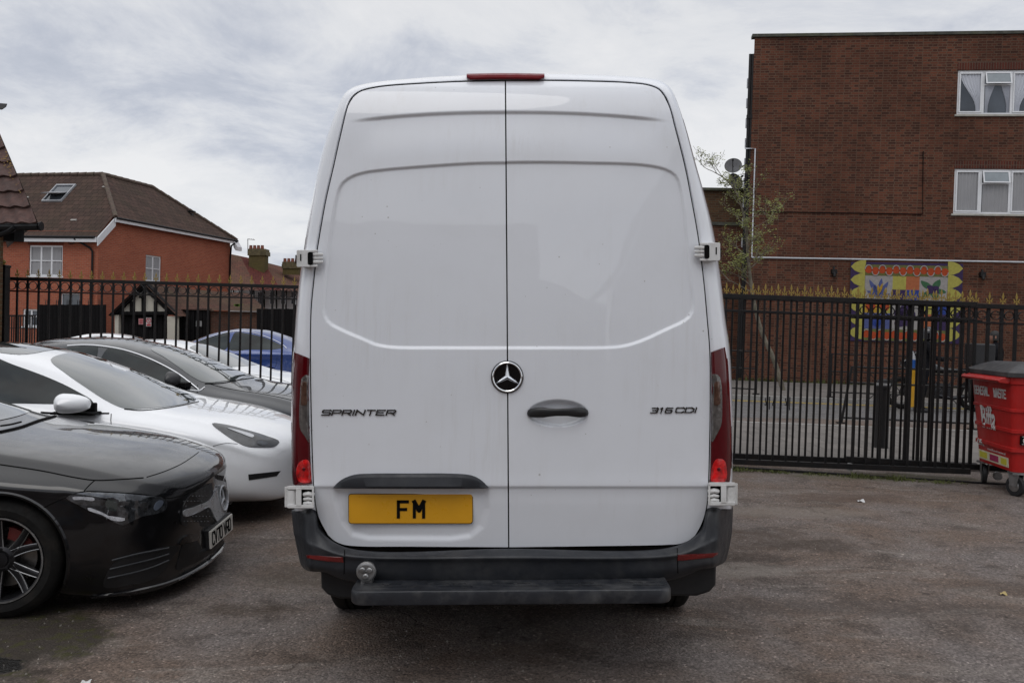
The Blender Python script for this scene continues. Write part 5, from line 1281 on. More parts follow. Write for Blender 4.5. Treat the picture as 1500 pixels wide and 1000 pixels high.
mb = MB(); p_ = Vector(hp(8.0, 1.2, 6.95)); mb.box(p_, (.9, .25, .06)); mb.box(p_+Vector((.1, 0, -.25)), (.5, .2, .3)); mb.build('roof_vent', M_gut, ho, smooth=False)
# ------------------------------------------------------------------ cars
class Car:
    """body surface from a table of stations along x (front axle at 0, +x forward); y half sections mirrored"""
    COLS = ('zb', 'wb', 'w1', 'w2', 'zs', 'ws', 'zu', 'wu', 'zc')
    def __init__(s, st, sweep_f=.26, sweep_r=.14, xf=.9, xr=-3.7, arches=(), flare=.018, wmax=.9, z2=.5, R_=.36):
        s.sf, s.sr, s.xf, s.xr, s.ar, s.fl, s.R_, s.wm = sweep_f, sweep_r, xf, xr, arches, flare, R_, wmax
        st = sorted(st); xs = [r[0] for r in st]; s.x0, s.x1 = xs[0], xs[-1]
        cols = np.array([r[1:] for r in st], float)
        fn = lambda x: [float(pchip(xs, cols[:, k], x)) for k in range(cols.shape[1])]
        X = np.concatenate([np.linspace(s.x0, s.x0+.12, 8)[:-1], np.linspace(s.x0+.12, s.x1-.14, 190), np.linspace(s.x1-.14, s.x1, 16)[1:]])
        rows = []
        for x in X:
            zb, wb, w1, w2, zs, ws, zu, wu, zc = fn(x)
            zm = min(z2, (zb+zs)/2+.06)
            half = [(0, zb), (wb*.7, zb), (wb, zb+.015), (w1, zb+.10), (w2, zm), (ws+(w2-ws)*.35, zm+(zs-zm)*.72), (ws, zs), (wu+(ws-wu)*.38, zs+(zu-zs)*.64), (wu+(ws-wu)*.07, zu-(zu-zs)*.05), (wu*.985, zu+(zc-zu)*.05), (wu*.80, zu+(zc-zu)*.52), (wu*.42, zu+(zc-zu)*.88), (0, zc)]
            q = catmull(half, 84, uniform=True)
            rows.append([(x, -p[0], p[1]) for p in q]+[(x, p[0], p[1]) for p in q[::-1][1:-1]])
        A = np.array(rows)
        # fold the ends towards a bumper line
        s.rows = A
        s.plan()
    def plan(s):
        A = s.rows; x, y = A[..., 0].copy(), A[..., 1]
        t = np.abs(y)/s.wm
        kf = np.clip((x-(s.xf-1.1))/1.1, 0, 1)**1.5; kr = np.clip(((s.xr+1.0)-x)/1.0, 0, 1)**1.5
        A[..., 0] = x-kf*s.sf*t**2.4+kr*s.sr*t**2.4
    def make(s, mt, parent, name='body'):
        A = s.rows; nr, nc = A.shape[:2]; P_ = A.copy()
        kill = np.zeros((nr, nc), bool)
        for cx, cz in s.ar:
            dx = P_[..., 0]-cx; dz = P_[..., 2]-cz; r = np.hypot(dx, dz); side = np.abs(P_[..., 1]) > .5
            rr = np.clip((r-s.R_)/.13, 0, 1); bulge = side*(P_[..., 2] < cz+s.R_+.16)*(1-rr)*s.fl
            P_[..., 1] += np.sign(P_[..., 1])*bulge
            ins = side & (r < s.R_)
            f = s.R_/np.maximum(r, 1e-3)
            P_[..., 0] = np.where(ins, cx+dx*f, P_[..., 0]); P_[..., 2] = np.where(ins, np.maximum(cz+dz*f, .12), P_[..., 2]); kill |= ins
        mb = MB(); mb.v = [tuple(p) for p in P_.reshape(-1, 3)]
        for i in range(nr-1):
            for j in range(nc):
                k = (j+1) % nc
                if kill[i, j] and kill[i, k] and kill[i+1, j] and kill[i+1, k]: continue
                mb.f.append([i*nc+j, i*nc+k, (i+1)*nc+k, (i+1)*nc+j]); mb.mi.append(0); mb.uv.append(0)
        for i in (0, nr-1): mb.f.append([i*nc+j for j in range(nc)]); mb.mi.append(0); mb.uv.append(0)
        o = mb.build(name, mt, parent, sharp=60)
        s.bvh = BVHTree.FromPolygons([Vector(v) for v in mb.v], mb.f)
        s.obj = o; s.root = parent
        # dark liners inside the arches
        mb = MB()
        for cx, cz in s.ar:
            for sg in (-1, 1):
                an = np.linspace(-.3, PI+.3, 30)
                mb.grid([[(cx+(s.R_+.004)*math.cos(a), sg*y, cz+(s.R_+.004)*math.sin(a)) for a in an] for y in (s.wm*.965, s.wm*.55)])
                mb.add([(cx+(s.R_+.004)*math.cos(a), sg*s.wm*.55, cz+(s.R_+.004)*math.sin(a)) for a in an], [tuple(range(30))])
        if s.ar: mb.build('arch_liner', M_gap, parent, smooth=False)
        return o
    def cast(s, o, d, off):
        h = s.bvh.ray_cast(Vector(o), Vector(d))
        if h[0] is None: return None
        n = h[1] if h[1].dot(Vector(d)) < 0 else -h[1]
        return h[0]+n*off
    def patch(s, poly, f, name, mt, parent=None, off=.004, rings=(1, .97, .85, .6, .35, .12), close=True, n=64, mirror=False, rim=.0, skirt=True, sharp=40):
        """f(q,off)->point on the body for the 2D point q"""
        pl = catmull(poly, n, closed=True) if close else [p for a, b in zip(poly, poly[1:]+poly[:1]) for p in [tuple(np.array(a)*(1-t)+np.array(b)*t) for t in np.linspace(0, 1, max(2, int(n/len(poly))))[:-1]]]
        pl = [tuple(p) for p in pl]; cx = sum(p[0] for p in pl)/len(pl); cy = sum(p[1] for p in pl)/len(pl)
        c = f((cx, cy), off)
        if c is None: return None
        rows = []
        def g(q, o, fb):
            p = f(q, o); return p if p is not None else fb
        inner = c; R_ = []
        for k in sorted(rings):
            row = []
            for i, p in enumerate(pl):
                fb = R_[-1][i] if R_ else c
                w = g((cx+(p[0]-cx)*k, cy+(p[1]-cy)*k), off, fb)
                if (Vector(w)-Vector(fb)).length > .45: w = fb
                row.append(w)
            R_.append(row)
        mb = MB(); mb.grid(R_, closed=True); mb.add(list(R_[0])+[c], [(i, (i+1) % len(pl), len(pl)) for i in range(len(pl))])
        if skirt:
            row = [g(p, -.01, R_[-1][i]) for i, p in enumerate(pl)]
            row = [w if (Vector(w)-Vector(R_[-1][i])).length < .1 else R_[-1][i] for i, w in enumerate(row)]
            mb.grid([R_[-1], row], closed=True)
        if mirror: pass
        o = mb.build(name, mt, parent or s.root, sharp=sharp)
        if mirror:
            m2 = MB(); m2.v = [(v[0], -v[1], v[2]) for v in mb.v]; m2.f = [f_[::-1] for f_ in mb.f]; m2.mi = mb.mi; m2.uv = mb.uv
            m2.build(name, mt, parent or s.root, sharp=sharp)
        return o
    def side(s, sg=-1): return lambda q, off: s.cast((q[0], sg*2.5, q[1]), (0, -sg, 0), off)
    def front(s): return lambda q, off: s.cast((4, q[0], q[1]), (-1, 0, 0), off)
    def topf(s): return lambda q, off: s.cast((q[0], q[1], 4), (0, 0, -1), off)
    def ws(s):  # from ahead and above, for windscreens: q=(y,t) on a tilted plane
        d = Vector((-.75, 0, -.66)).normalized(); u = Vector((0, 1, 0)); v = Vector((-.66, 0, .75))
        return lambda q, off: s.cast(Vector((-.9, 0, 1.2))-d*4+u*q[0]+v*q[1], d, off)
    def pix(s, M):
        Mi = M.inverted(); o = Mi@CAM
        def f(q, off):
            d = (Mi.to_3x3()@ray(q[0], q[1])).normalized(); return s.cast(o, d, off)
        return f
    def line(s, pts, f, name, mt, parent=None, w=.004, off=.0015, n=60, mirror=False, closed=False):
        """thin strip following the body (panel gap, trim)"""
        pl = catmull(pts, n, closed=closed)
        c = [f(tuple(p), off) for p in pl]; mb = MB()
        runs = []; cur = []
        for p in c:
            if p is None or (cur and (Vector(p)-Vector(cur[-1])).length > .25):
                if len(cur) > 2: runs.append(cur)
                cur = [] if p is None else [p]
            else: cur.append(p)
        if len(cur) > 2: runs.append(cur)
        for r in runs: mb.tube(r, w, 6)
        if not mb.v: return None
        o = mb.build(name, mt, parent or s.root)
        if mirror:
            m2 = MB(); m2.v = [(v[0], -v[1], v[2]) for v in mb.v]; m2.f = [f_[::-1] for f_ in mb.f]; m2.mi = mb.mi; m2.uv = mb.uv; m2.build(name, mt, parent or s.root)
        return o
M_alloy = simple('grey_alloy', (.10, .10, .105), .3, metal=.85, var=.15)
M_alloyd = simple('dark_alloy', (.03, .03, .033), .32, metal=.7, var=.15)
M_disc = simple('brake_disc', (.25, .24, .23), .4, metal=1, var=.2)
def rim_spokes(n=5, dbl=True, wdt=.16):
    def f(mb, c, ax, r, hw):
        u = ax.orthogonal().normalized()
        if abs(u.z) < .9: u = (Vector((0, 0, 1))-ax*ax.z).normalized()
        w = ax.cross(u)
        pt = lambda rr, a, h: c+ax*h+(u*math.cos(a)+w*math.sin(a))*rr
        mb.lathe([(r+.003, hw*.86), (r-.004, hw*.93), (r-.014, hw*.9), (r-.018, hw*.7), (r-.03, -hw*.7)], c, ax, 60)
        mb.lathe([(r*.33, -hw*.1), (r*.30, hw*.66), (r*.22, hw*.74), (r*.17, hw*.72), (r*.165, hw*.78), (r*.05, hw*.80), (.001, hw*.80)], c, ax, 30)
        for k in range(n):
            a0 = 2*PI*k/n+.3
            for s in ((-1, 1) if dbl else (0,)):
                rows = []
                for t in np.linspace(0, 1, 7):
                    rr = r*(.2+.765*t); a = a0+s*(.10+wdt*t*.95)*(1.0-.1*t); hwid = (.020-.005*t)*(1 if dbl else 1.7); h = hw*(.68+.16*t-.09*math.sin(PI*t))
                    nd = (-u*math.sin(a)+w*math.cos(a)); b = pt(rr, a, 0)
                    rows.append([b+nd*hwid*1.15+ax*(h-.03), b+nd*hwid+ax*(h-.004), b+nd*hwid*.5+ax*h, b-nd*hwid*.5+ax*h, b-nd*hwid+ax*(h-.004), b-nd*hwid*1.15+ax*(h-.03)])
                mb.grid(rows, closed=True, cap=True)
        for k in range(5): mb.lathe([(.009, hw*.72), (.009, hw*.79), (.001, hw*.8)], pt(r*.24, 2*PI*k/5, 0), ax, 8)
    return f
def car_wheels(root, xs, yw, r, w, rim_r, fn, M_rim, disc=True):
    for x in xs:
        for s in (-1, 1):
            wh = wheel(root, (x, s*yw, r), (0, s, 0), r, w, rim_r, fn, M_rim)
            if disc:
                mb = MB(); mb.lathe([(.05, .02), (.165, .02), (.165, .035), (.05, .035)], (x, s*(yw-.02), r), (0, s, 0), 40); mb.build('brake_disc', M_disc, wh)
                mb = MB(); an = np.linspace(.4, 1.4, 8)
                mb.prism([(x+.175*math.cos(a), r+.175*math.sin(a)) for a in an]+[(x+.11*math.cos(a), r+.11*math.sin(a)) for a in an[::-1]], lambda q: (q[0], s*(yw-.0), q[1]), lambda q: (q[0], s*(yw+.05), q[1])); mb.build('brake_caliper', simple('red_caliper', (.10, .012, .01), .5), wh)
def mirror_mb(pos_, size, sg, lean=.0):
    mb = MB(); x, y, z = pos_; l, w, h = size; rows = []
    for t in np.linspace(0, 1, 13):
        a = math.sin(PI*t)**.5; yy = y+sg*w*(t-.5); rows.append([(x+l*.5*a*(math.cos(b) if math.cos(b) > 0 else .35*math.cos(b))*(1.0-.25*t), yy, z+h*.5*a*math.copysign(abs(math.sin(b))**.75, math.sin(b))*(1-.1*t)) for b in np.linspace(0, 2*PI, 21)[:-1]])
    mb.grid(rows, closed=True, cap=True); return mb
def make_car(name, label, cat, x, y, head, spec, group='cars parked in the yard', dz=0):
    r = spec['R']
    hx, hy = math.cos(head), math.sin(head)
    wb = spec['wb']; zf_ = G(x, y); zr_ = G(x-hx*wb, y-hy*wb); zl = G(x+hy*.8, y-hx*.8); zrr = G(x-hy*.8, y+hx*.8)
    pitch = -math.atan2(zf_-zr_, wb); roll = math.atan2(zrr-zl, 1.6)
    root = thing(name, label, cat, (x, y, zf_+dz), group=group, rot=(roll, pitch, head))
    M = Matrix.Translation((x, y, zf_+dz))@root.rotation_euler.to_matrix().to_4x4()
    c = Car(spec['st'], arches=[(0, r), (-wb, r)] , **spec.get('kw', {}))
    c.M = M; c.make(spec['paint'], root); c.spec = spec
    for ax_ in (0, -wb):
        for s_ in (-1, 1):
            c.line([(ax_+(r*0+c.R_+.010)*math.cos(a), r+(c.R_+.010)*math.sin(a)) for a in np.linspace(-.35, PI+.35, 26)], c.side(s_), 'arch_lip', spec['paint'], w=.012, off=-.004, n=70)
    car_wheels(root, (0, -wb), spec['yw'], r, spec.get('tw', .225), spec['rim'], spec['fn'], spec['Mrim'])
    return c

# station tables: x, zb, wb, w1, w2, zs, ws, zu, wu, zc
CLA = [(.940, .22, .40, .48, .52, .58, .50, .640, .44, .66), (.936, .12, .55, .61, .65, .61, .62, .672, .54, .69), (.922, .095, .66, .71, .745, .635, .715, .695, .62, .715), (.89, .09, .74, .785, .815, .655, .785, .718, .675, .742), (.83, .09, .80, .835, .862, .672, .835, .742, .71, .768), (.72, .09, .82, .865, .888, .69, .862, .772, .735, .802), (.45, .10, .82, .885, .905, .72, .885, .825, .75, .865), (0, .16, .66, .88, .915, .755, .90, .885, .745, .925), (-.30, .16, .66, .87, .91, .79, .897, .925, .735, .965), (-.47, .16, .66, .87, .91, .815, .893, .955, .71, 1.01), (-.62, .16, .66, .87, .91, .83, .89, 1.0, .685, 1.07), (-1.0, .16, .66, .87, .91, .87, .885, 1.15, .615, 1.225), (-1.4, .16, .66, .87, .91, .895, .88, 1.28, .555, 1.355), (-1.9, .16, .66, .87, .91, .91, .875, 1.335, .53, 1.425), (-2.4, .16, .66, .87, .915, .925, .875, 1.31, .52, 1.405), (-2.9, .17, .66, .87, .915, .94, .87, 1.20, .50, 1.29), (-3.3, .19, .65, .86, .91, .95, .85, 1.06, .52, 1.13), (-3.6, .24, .62, .82, .87, .93, .80, .99, .60, 1.03), (-3.74, .32, .55, .72, .78, .85, .72, .93, .55, .96), (-3.76, .5, .4, .5, .6, .75, .6, .8, .4, .82)]
TES = [(.850, .34, .40, .48, .52, .49, .50, .54, .44, .555), (.846, .25, .50, .60, .64, .52, .61, .575, .52, .595), (.832, .20, .57, .70, .735, .55, .70, .61, .59, .635), (.80, .18, .61, .775, .81, .58, .775, .645, .635, .675), (.74, .17, .64, .82, .85, .615, .825, .685, .67, .72), (.62, .165, .66, .855, .88, .66, .86, .735, .71, .78), (.36, .16, .67, .88, .905, .72, .89, .81, .745, .85), (0, .16, .66, .88, .925, .78, .905, .875, .75, .905), (-.22, .16, .66, .88, .925, .81, .905, .905, .735, .94), (-.38, .16, .66, .88, .925, .83, .902, .94, .705, .99), (-.55, .16, .66, .88, .925, .85, .90, .99, .68, 1.055), (-.95, .16, .66, .88, .925, .895, .895, 1.16, .61, 1.23), (-1.4, .16, .66, .88, .925, .925, .89, 1.30, .555, 1.37), (-1.9, .16, .66, .88, .925, .945, .885, 1.36, .54, 1.435), (-2.4, .16, .66, .88, .925, .955, .885, 1.345, .53, 1.42), (-2.9, .17, .66, .88, .925, .965, .88, 1.25, .51, 1.32), (-3.4, .19, .65, .86, .92, .975, .86, 1.09, .53, 1.14), (-3.7, .24, .62, .82, .88, .97, .80, 1.03, .60, 1.07), (-3.82, .34, .55, .72, .78, .90, .72, .97, .55, 1.0), (-3.85, .5, .4, .5, .6, .75, .6, .8, .4, .82)]
def scaled(st, kz=1, kw=1, kx=1, lift=0):
    return [tuple([r[0]*kx]+[v for v in (r[1], r[2]*kw, r[3]*kw, r[4]*kw, r[5]*kz+lift, r[6]*kw, r[7]*kz+lift, r[8]*kw, r[9]*kz+lift)]) for r in st]
def glazing(c, ws_poly=None, trim=None, quarter=True, sg=(-1, 1), shift=0, kz=1, pillar=True, ws_pix=None):
    """windscreen, side windows, rear screen in car coordinates"""
    f = c.ws()
    k = lambda x, z: (x+shift, z*kz)
    if ws_pix: pass
    else:
        W = ws_poly or [(0, -.42), (.36, -.40), (.66, -.33), (.69, -.26), (.60, .05), (.515, .30), (.49, .34), (.30, .375), (0, .39)]
        W = [(a, b) for a, b in W]+[(-a, b) for a, b in W[1:-1][::-1]]
        c.patch(W, f, 'windscreen', M_glass, n=90)
    fw = [k(-.74, .985), (k(-.80, .975)), k(-1.2, .975), k(-1.72, .985), k(-1.75, 1.0), k(-1.74, 1.30), k(-1.70, 1.335), k(-1.45, 1.265), k(-1.15, 1.17), k(-.9, 1.07)]
    rw = [k(-1.82, .99), k(-2.3, 1.0), k(-2.85, 1.02), k(-3.0, 1.06), k(-2.85, 1.14), k(-2.5, 1.26), k(-2.1, 1.33), k(-1.84, 1.34), k(-1.82, 1.30)]
    for s_ in sg:
        for w_ in (fw, rw):
            o = c.patch(w_, c.side(s_), 'side_window', M_sglass, n=70, off=.003)
            if trim:
                pass
        if trim: c.line([k(-.70, .975), k(-1.0, 1.11), k(-1.4, 1.265), k(-1.78, 1.355), k(-2.2, 1.345), k(-2.6, 1.255), k(-2.95, 1.12), k(-3.08, 1.04)], c.side(s_), 'window_trim', M_chrome, w=.009, off=.006, n=80)
def gaps(c):
    for s_ in (-1, 1):
        c.line([(-.62, .35), (-.66, .6), (-.62, .85), (-.66, .96)], c.side(s_), 'door_gap', M_gap, w=.003); c.line([(-1.78, .28), (-1.79, .6), (-1.78, .96)], c.side(s_), 'door_gap', M_gap, w=.003)
        c.line([(-2.75, .5), (-2.9, .75), (-2.92, .98)], c.side(s_), 'door_gap', M_gap, w=.003)
        c.line([(.62, .66*s_), (.30, .70*s_), (-.2, .735*s_), (-.55, .72*s_)], c.topf(), 'bonnet_gap', M_gap, w=.003)

# --- the black saloon in the near left corner
cla = make_car('saloon_car', 'black saloon car nearest on the left, with star grille and white number plate', 'car', -2.86, 5.60, R(4.5),
 dict(st=CLA, R=.33, wb=2.73, yw=.80, rim=.235, fn=rim_spokes(5, True, .20), Mrim=M_alloyd, paint=M_blackc, kw=dict(sweep_f=.30, xf=.93, xr=-3.76, wmax=.915, flare=.016, R_=.365)))
# --- white car behind it
tes = make_car('hatchback_car', 'white electric car with black roof glass, second from the front on the left', 'car', -2.66, 7.72, R(2.5),
 dict(st=TES, R=.335, wb=2.875, yw=.81, rim=.24, fn=rim_spokes(5, True, .2), Mrim=M_alloy, paint=M_whitec, kw=dict(sweep_f=.30, xf=.845, xr=-3.85, wmax=.925, flare=.016, R_=.375)))
# --- dark grey saloon, third row
gry = make_car('saloon_car', 'dark grey saloon with chrome window trim, third row on the left just inside the fence', 'car', -2.75, 10.1, R(1),
 dict(st=scaled(TES, 1.0), R=.335, wb=2.875, yw=.81, rim=.24, fn=rim_spokes(5, True, .2), Mrim=M_alloy, paint=M_greyc, kw=dict(sweep_f=.28, xf=.845, xr=-3.85, wmax=.925, flare=.016, R_=.375)))
# --- beyond the fence
wh2 = make_car('estate_car', 'white car just beyond the fence, its long windscreen seen through the bars', 'car', -4.0, 14.6, R(-3),
 dict(st=scaled(TES, 1.0), R=.335, wb=2.875, yw=.81, rim=.24, fn=rim_spokes(5, True, .2), Mrim=M_alloy, paint=M_whitec, kw=dict(sweep_f=.28, xf=.845, xr=-3.85, wmax=.925, flare=.016, R_=.375)), group='cars parked beyond the fence')
SUV = scaled(CLA, 1.10, 1.0, 1.0, .0)
blu = make_car('family_car', 'blue family car beyond the fence beside the van', 'car', -8.2, 20.2, R(180),
 dict(st=SUV, R=.345, wb=2.73, yw=.80, rim=.235, fn=rim_spokes(5, True, .2), Mrim=M_alloy, paint=M_bluec, kw=dict(sweep_f=.28, xf=.93, xr=-3.76, wmax=.915, flare=.016, R_=.38)), group='cars parked beyond the fence')
wh3 = make_car('saloon_car', 'white car far back on the left, only its roof edge showing above the nearer cars', 'car', -9.0, 23.5, R(0),
 dict(st=scaled(TES, 1.0), R=.335, wb=2.875, yw=.81, rim=.24, fn=rim_spokes(5, True, .2), Mrim=M_alloy, paint=M_whitec, kw=dict(sweep_f=.28, xf=.845, xr=-3.85, wmax=.925, flare=.016, R_=.375)), group='cars parked beyond the fence', dz=-.1)
WSC = [(0, -.46), (.36, -.44), (.66, -.37), (.69, -.30), (.60, .02), (.515, .28), (.49, .33), (.30, .37), (0, .385)]
glazing(cla, ws_poly=WSC)
glazing(tes, ws_pix=True); glazing(gry, ws_pix=True)
glazing(wh2, ws_poly=WSC); gaps(wh2)
glazing(blu, trim=True, kz=1.10); gaps(blu)
glazing(wh3, trim=True); gaps(wh3)
M_blackgl = simple('black_grille', (.008, .008, .009), .5, var=.3)
M_lampin = simple('headlight_glass', (.075, .08, .088), .05, coat=1, metal=.6, var=.8, vs=26, rvar=.02)
M_lampch = simple('headlight_chrome', (.50, .51, .54), .3, metal=.2, var=.25, vs=40)
M_silver = simple('satin_silver', (.50, .51, .53), .32, metal=.45, var=.12)
def seq(p0, p1, n=2): return [tuple(np.array(p0)*(1-t)+np.array(p1)*t) for t in np.linspace(0, 1, n)]
# ---- details of the black saloon
f = cla.pix(cla.M); rt = cla.root
hl = cla.patch([(97.5, 728.5), (108, 723.5), (120, 721.6), (168, 722.5), (210, 725.5), (238, 729), (244.5, 739), (237, 749.5), (210, 755.5), (192, 763), (180, 769), (168, 764.5), (138, 751), (113, 738)], f, 'headlight', M_lampin, n=80, off=.006)
for pl, nm, mt in (([(107, 727.5), (122, 727), (139, 729.5), (138, 732.5), (122, 731), (108, 730.5)], 'daytime_lamp', M_lampch), ([(129, 743), (150, 750), (168, 759), (183, 758.5), (182, 761.5), (167, 762), (148, 753), (129, 746)], 'daytime_lamp', M_lampch),
  ([(156, 733), (166, 731), (172, 738), (170, 748), (160, 747), (155, 740)], 'projector_lens', M_glass), ([(206, 736), (213, 735), (216, 741), (213, 747), (207, 746)], 'projector_lens', M_chrome), ([(224, 745), (229, 734), (236, 732), (238, 735), (232, 744), (227, 747)], 'corner_lens', simple('blue_grey_lens', (.18, .21, .27), .12, metal=.4, coat=1))):
    cla.patch(pl, f, nm, mt, parent=hl, n=30, off=.009, rings=(1, .8, .4))
cla.line([(98, 727), (120, 720), (168, 721), (210, 724), (250, 729), (275, 722)], f, 'bumper_seam', M_gap, w=.003)
cla.line([(97, 728), (80, 735), (66, 742), (55, 748)], f, 'bumper_seam', M_gap, w=.0025); cla.line([(123, 719), (130, 711), (139, 703)], f, 'wing_seam', M_gap, w=.0025)
cla.line([(0, 680), (60, 689), (110, 699), (139, 703), (180, 701.5), (210, 699.5)], f, 'bonnet_gap', M_gap, w=.003); cla.line([(215, 698.5), (240, 690.5), (265, 679.5), (280, 670), (291, 662)], f, 'bonnet_gap', M_gap, w=.002)
gr = cla.patch([(314, 704), (327, 698), (331, 712), (331, 732), (324, 756), (300, 771), (276, 772), (265, 766), (265.5, 752.5), (271.5, 733), (286, 719)], f, 'grille', M_blackgl, n=80, off=.006)
import itertools
for k in range(9):
    mb = MB()
    y0 = 704+k*7.4
    for i in range(13):
        x0 = 267+i*5+(k % 2)*2.5
        if x0 > 329 or y0 < 704+(330-x0)*.42*0+ (322-x0)*.42+4 or y0 > 771-(max(0, x0-290))*.5 or (735 < y0+ (x0-290)*.35 < 752): continue
        q = f((x0, y0), .012)
        if q is not None: mb.lathe([(.004, 0), (.003, .002), (.001, .003)], q, (1, -.2, 0), 6)
    if mb.v: mb.build('grille_pins', M_badge, gr)
cla.patch([(267, 748), (285, 741), (306, 731), (314, 716), (322, 705), (329, 706), (332, 722), (331, 742), (325, 758), (317, 764), (311, 756), (304, 743), (288, 750), (268, 756)], f, 'grille_bar', M_silver, parent=gr, n=90, off=.013)
cs = f((323, 729), .02)
if cs is not None:
    mb = MB(); a3_ = Vector((1, -.06, .12)).normalized(); up3 = Vector((-.12, 0, 1)).normalized(); sd3 = a3_.cross(up3)
    mb.grid([[cs+a3_*h+(up3*math.cos(t)+sd3*math.sin(t))*r_ for t in np.linspace(0, 2*PI, 41)[:-1]] for r_, h in ((.088, -.02), (.090, .004), (.084, .009), (.078, .004), (.078, -.02))], closed=True)
    for k in range(3):
        t = 2*PI*k/3; d_ = up3*math.cos(t)+sd3*math.sin(t); e_ = -up3*math.sin(t)+sd3*math.cos(t)
        mb.add([cs+a3_*.012, cs+(d_*.25+e_)*.014, cs+d_*.082, cs+(d_*.25-e_)*.014], [(0, 1, 2), (0, 2, 3)])
    mb.build('star', M_silver, gr, sharp=20)
    mb = MB(); mb.lathe([(.078, -.006), (.001, -.006)], cs, a3_, 30); mb.build('badge_disc', M_gloss, gr)
# plate: flat board standing on the bumper
q = f((317.5, 777), .0)
if q is not None:
    pn = Vector((1, -.02, .06)).normalized(); pu = Vector((0, 1, 0)); pu = (pu-pn*pu.dot(pn)).normalized(); pv = pn.cross(pu); pv = pv if pv.z > 0 else -pv
    pc = q+pn*.03; fp = lambda x, y, o=0: pc+pu*(-.26+x)+pv*(.0555-y)+pn*(.005-o)
    mb = MB(); mb.box(pc, (.014, .52, .111), ax=(pn, pu, pv)); npl = mb.build('number_plate', M_platew, rt, bevel=.002, seg=1)
    mb = MB(); letters(mb, 'CV70', .030, .017, .046, .076, .013, .012, lambda x, y, o: fp(x, y, o), off=(-.0045, -.002)); letters(mb, 'VRD', .300, .017, .046, .076, .013, .012, lambda x, y, o: fp(x, y, o), off=(-.0045, -.002))
    mb.build('registration_letters', M_gap, npl, smooth=False)
    mb = MB(); mb.box(pc-pn*.02, (.03, .54, .13), ax=(pn, pu, pv)); mb.build('plate_holder', M_blk, rt, bevel=.005)
iv = cla.patch([(152, 858), (165, 826), (185, 814), (215, 806), (250, 799), (262, 800), (252, 816), (238, 836), (222, 848), (190, 856)], f, 'air_intake', M_blackgl, n=60, off=.004)
for k in range(3): cla.line([(158+k*3, 846-k*13), (195, 838-k*13), (225-k*0, 829-k*11.5), (246, 820-k*9)], f, 'intake_fin', M_plastic, parent=iv, w=.006, off=.006)
cla.patch([(268, 796), (295, 781), (303, 778), (303, 800), (318, 796), (328, 790), (326, 796), (300, 816), (276, 828), (258, 834), (262, 814)], f, 'air_intake', M_blackgl, n=60, off=.004)
cla.line([(100, 874), (140, 872), (200, 864), (256, 849), (300, 825), (322, 805), (331, 788)], f, 'splitter', M_gloss, w=.011, off=.006); cla.line([(258, 849), (280, 838), (302, 824), (322, 806)], f, 'splitter_trim', M_chrome, w=.0045, off=.017)
cla.patch([(265, 789), (276, 782), (292, 784), (288, 790), (272, 795), (262, 797)], f, 'corner_trim', M_gloss, n=40, off=.010)
for wh_ in [o for o in rt.children if o.name.startswith('wheel')]:
    sg_ = -1 if np.mean([v.co.y for v in wh_.data.vertices]) < 0 else 1; cx_ = np.mean([v.co.x for v in wh_.data.vertices]); ax_ = Vector((0, sg_, 0)); c_ = Vector((cx_, sg_*.80, .33)); hw_ = .1125
    u_ = Vector((0, 0, 1)); w_ = ax_.cross(u_); mb = MB(); mb.lathe([(.2375, hw_*.92), (.2375, hw_*.965), (.229, hw_*.965), (.229, hw_*.92)], c_, ax_, 60)
    for k in range(5):
        a0 = 2*PI*k/5+.3
        for s_ in (-1, 1):
            for e_ in (-1, 1):
                pts = []
                for t in np.linspace(.08, 1, 7):
                    rr_ = .235*(.2+.765*t); a = a0+s_*(.10+.20*t*.95)*(1-.1*t); hwid = .0205-.005*t; pts.append(c_+(u_*math.cos(a)+w_*math.sin(a))*rr_+(-u_*math.sin(a)+w_*math.cos(a))*hwid*e_+ax_*(hw_*(.68+.16*t-.09*math.sin(PI*t))-.003))
                mb.tube(pts, .0035, 5)
    mb.build('polished_edge', M_alu, wh_)
# cowl and wiper
cla.line([(0, 633), (30, 626), (58, 616), (84, 609)], f, 'cowl', M_gap, w=.012, off=.0); cla.line([(0, 628), (14, 626), (30, 622)], f, 'wiper', M_gap, w=.006, off=.02)
mirror_mb((-.75, -1.02, .98), (.14, .22, .15), -1).build('door_mirror', M_blackc, rt)
# ---- details of the white car
f = tes.pix(tes.M); rt = tes.root
tes.patch([(74, 527), (100, 517), (130, 517.5), (165, 525), (200, 539), (232, 554), (262, 570), (284, 581), (288, 585.5), (272, 591), (240, 596), (200, 599), (182, 598), (158, 588), (125, 567), (95, 546)], f, 'windscreen', M_glass, n=100, off=.004)
tes.patch([(-1.42, 0), (-1.45, .44), (-1.7, .50), (-2.6, .49), (-3.0, .40), (-3.05, 0), (-3.0, -.40), (-2.6, -.49), (-1.7, -.50), (-1.45, -.44)], tes.topf(), 'roof_glass', M_glass, n=80, off=.004)
hl = tes.patch([(310.5, 620.5), (330, 622), (360, 629.5), (390, 638.5), (409, 647), (402, 654), (385, 655.5), (362, 654), (348, 648), (326, 634)], f, 'headlight', simple('dark_headlight', (.03, .032, .036), .06, coat=1, metal=.3, var=.6, vs=20), n=60, off=.005)
tes.patch([(332, 627), (352, 631.5), (372, 638.5), (370, 641), (352, 635)], f, 'daytime_lamp', M_silver, parent=hl, n=30, off=.009, rings=(1, .7, .3)); tes.patch([(376, 648), (384, 646), (392, 649), (388, 652), (379, 652)], f, 'projector_lens', M_lampin, parent=hl, n=24, off=.009, rings=(1, .6, .3))
tes.patch([(363.6, 694.5), (411, 689.5), (405, 697), (364.5, 703)], f, 'air_vent', M_blackgl, close=False, n=40, off=.003)
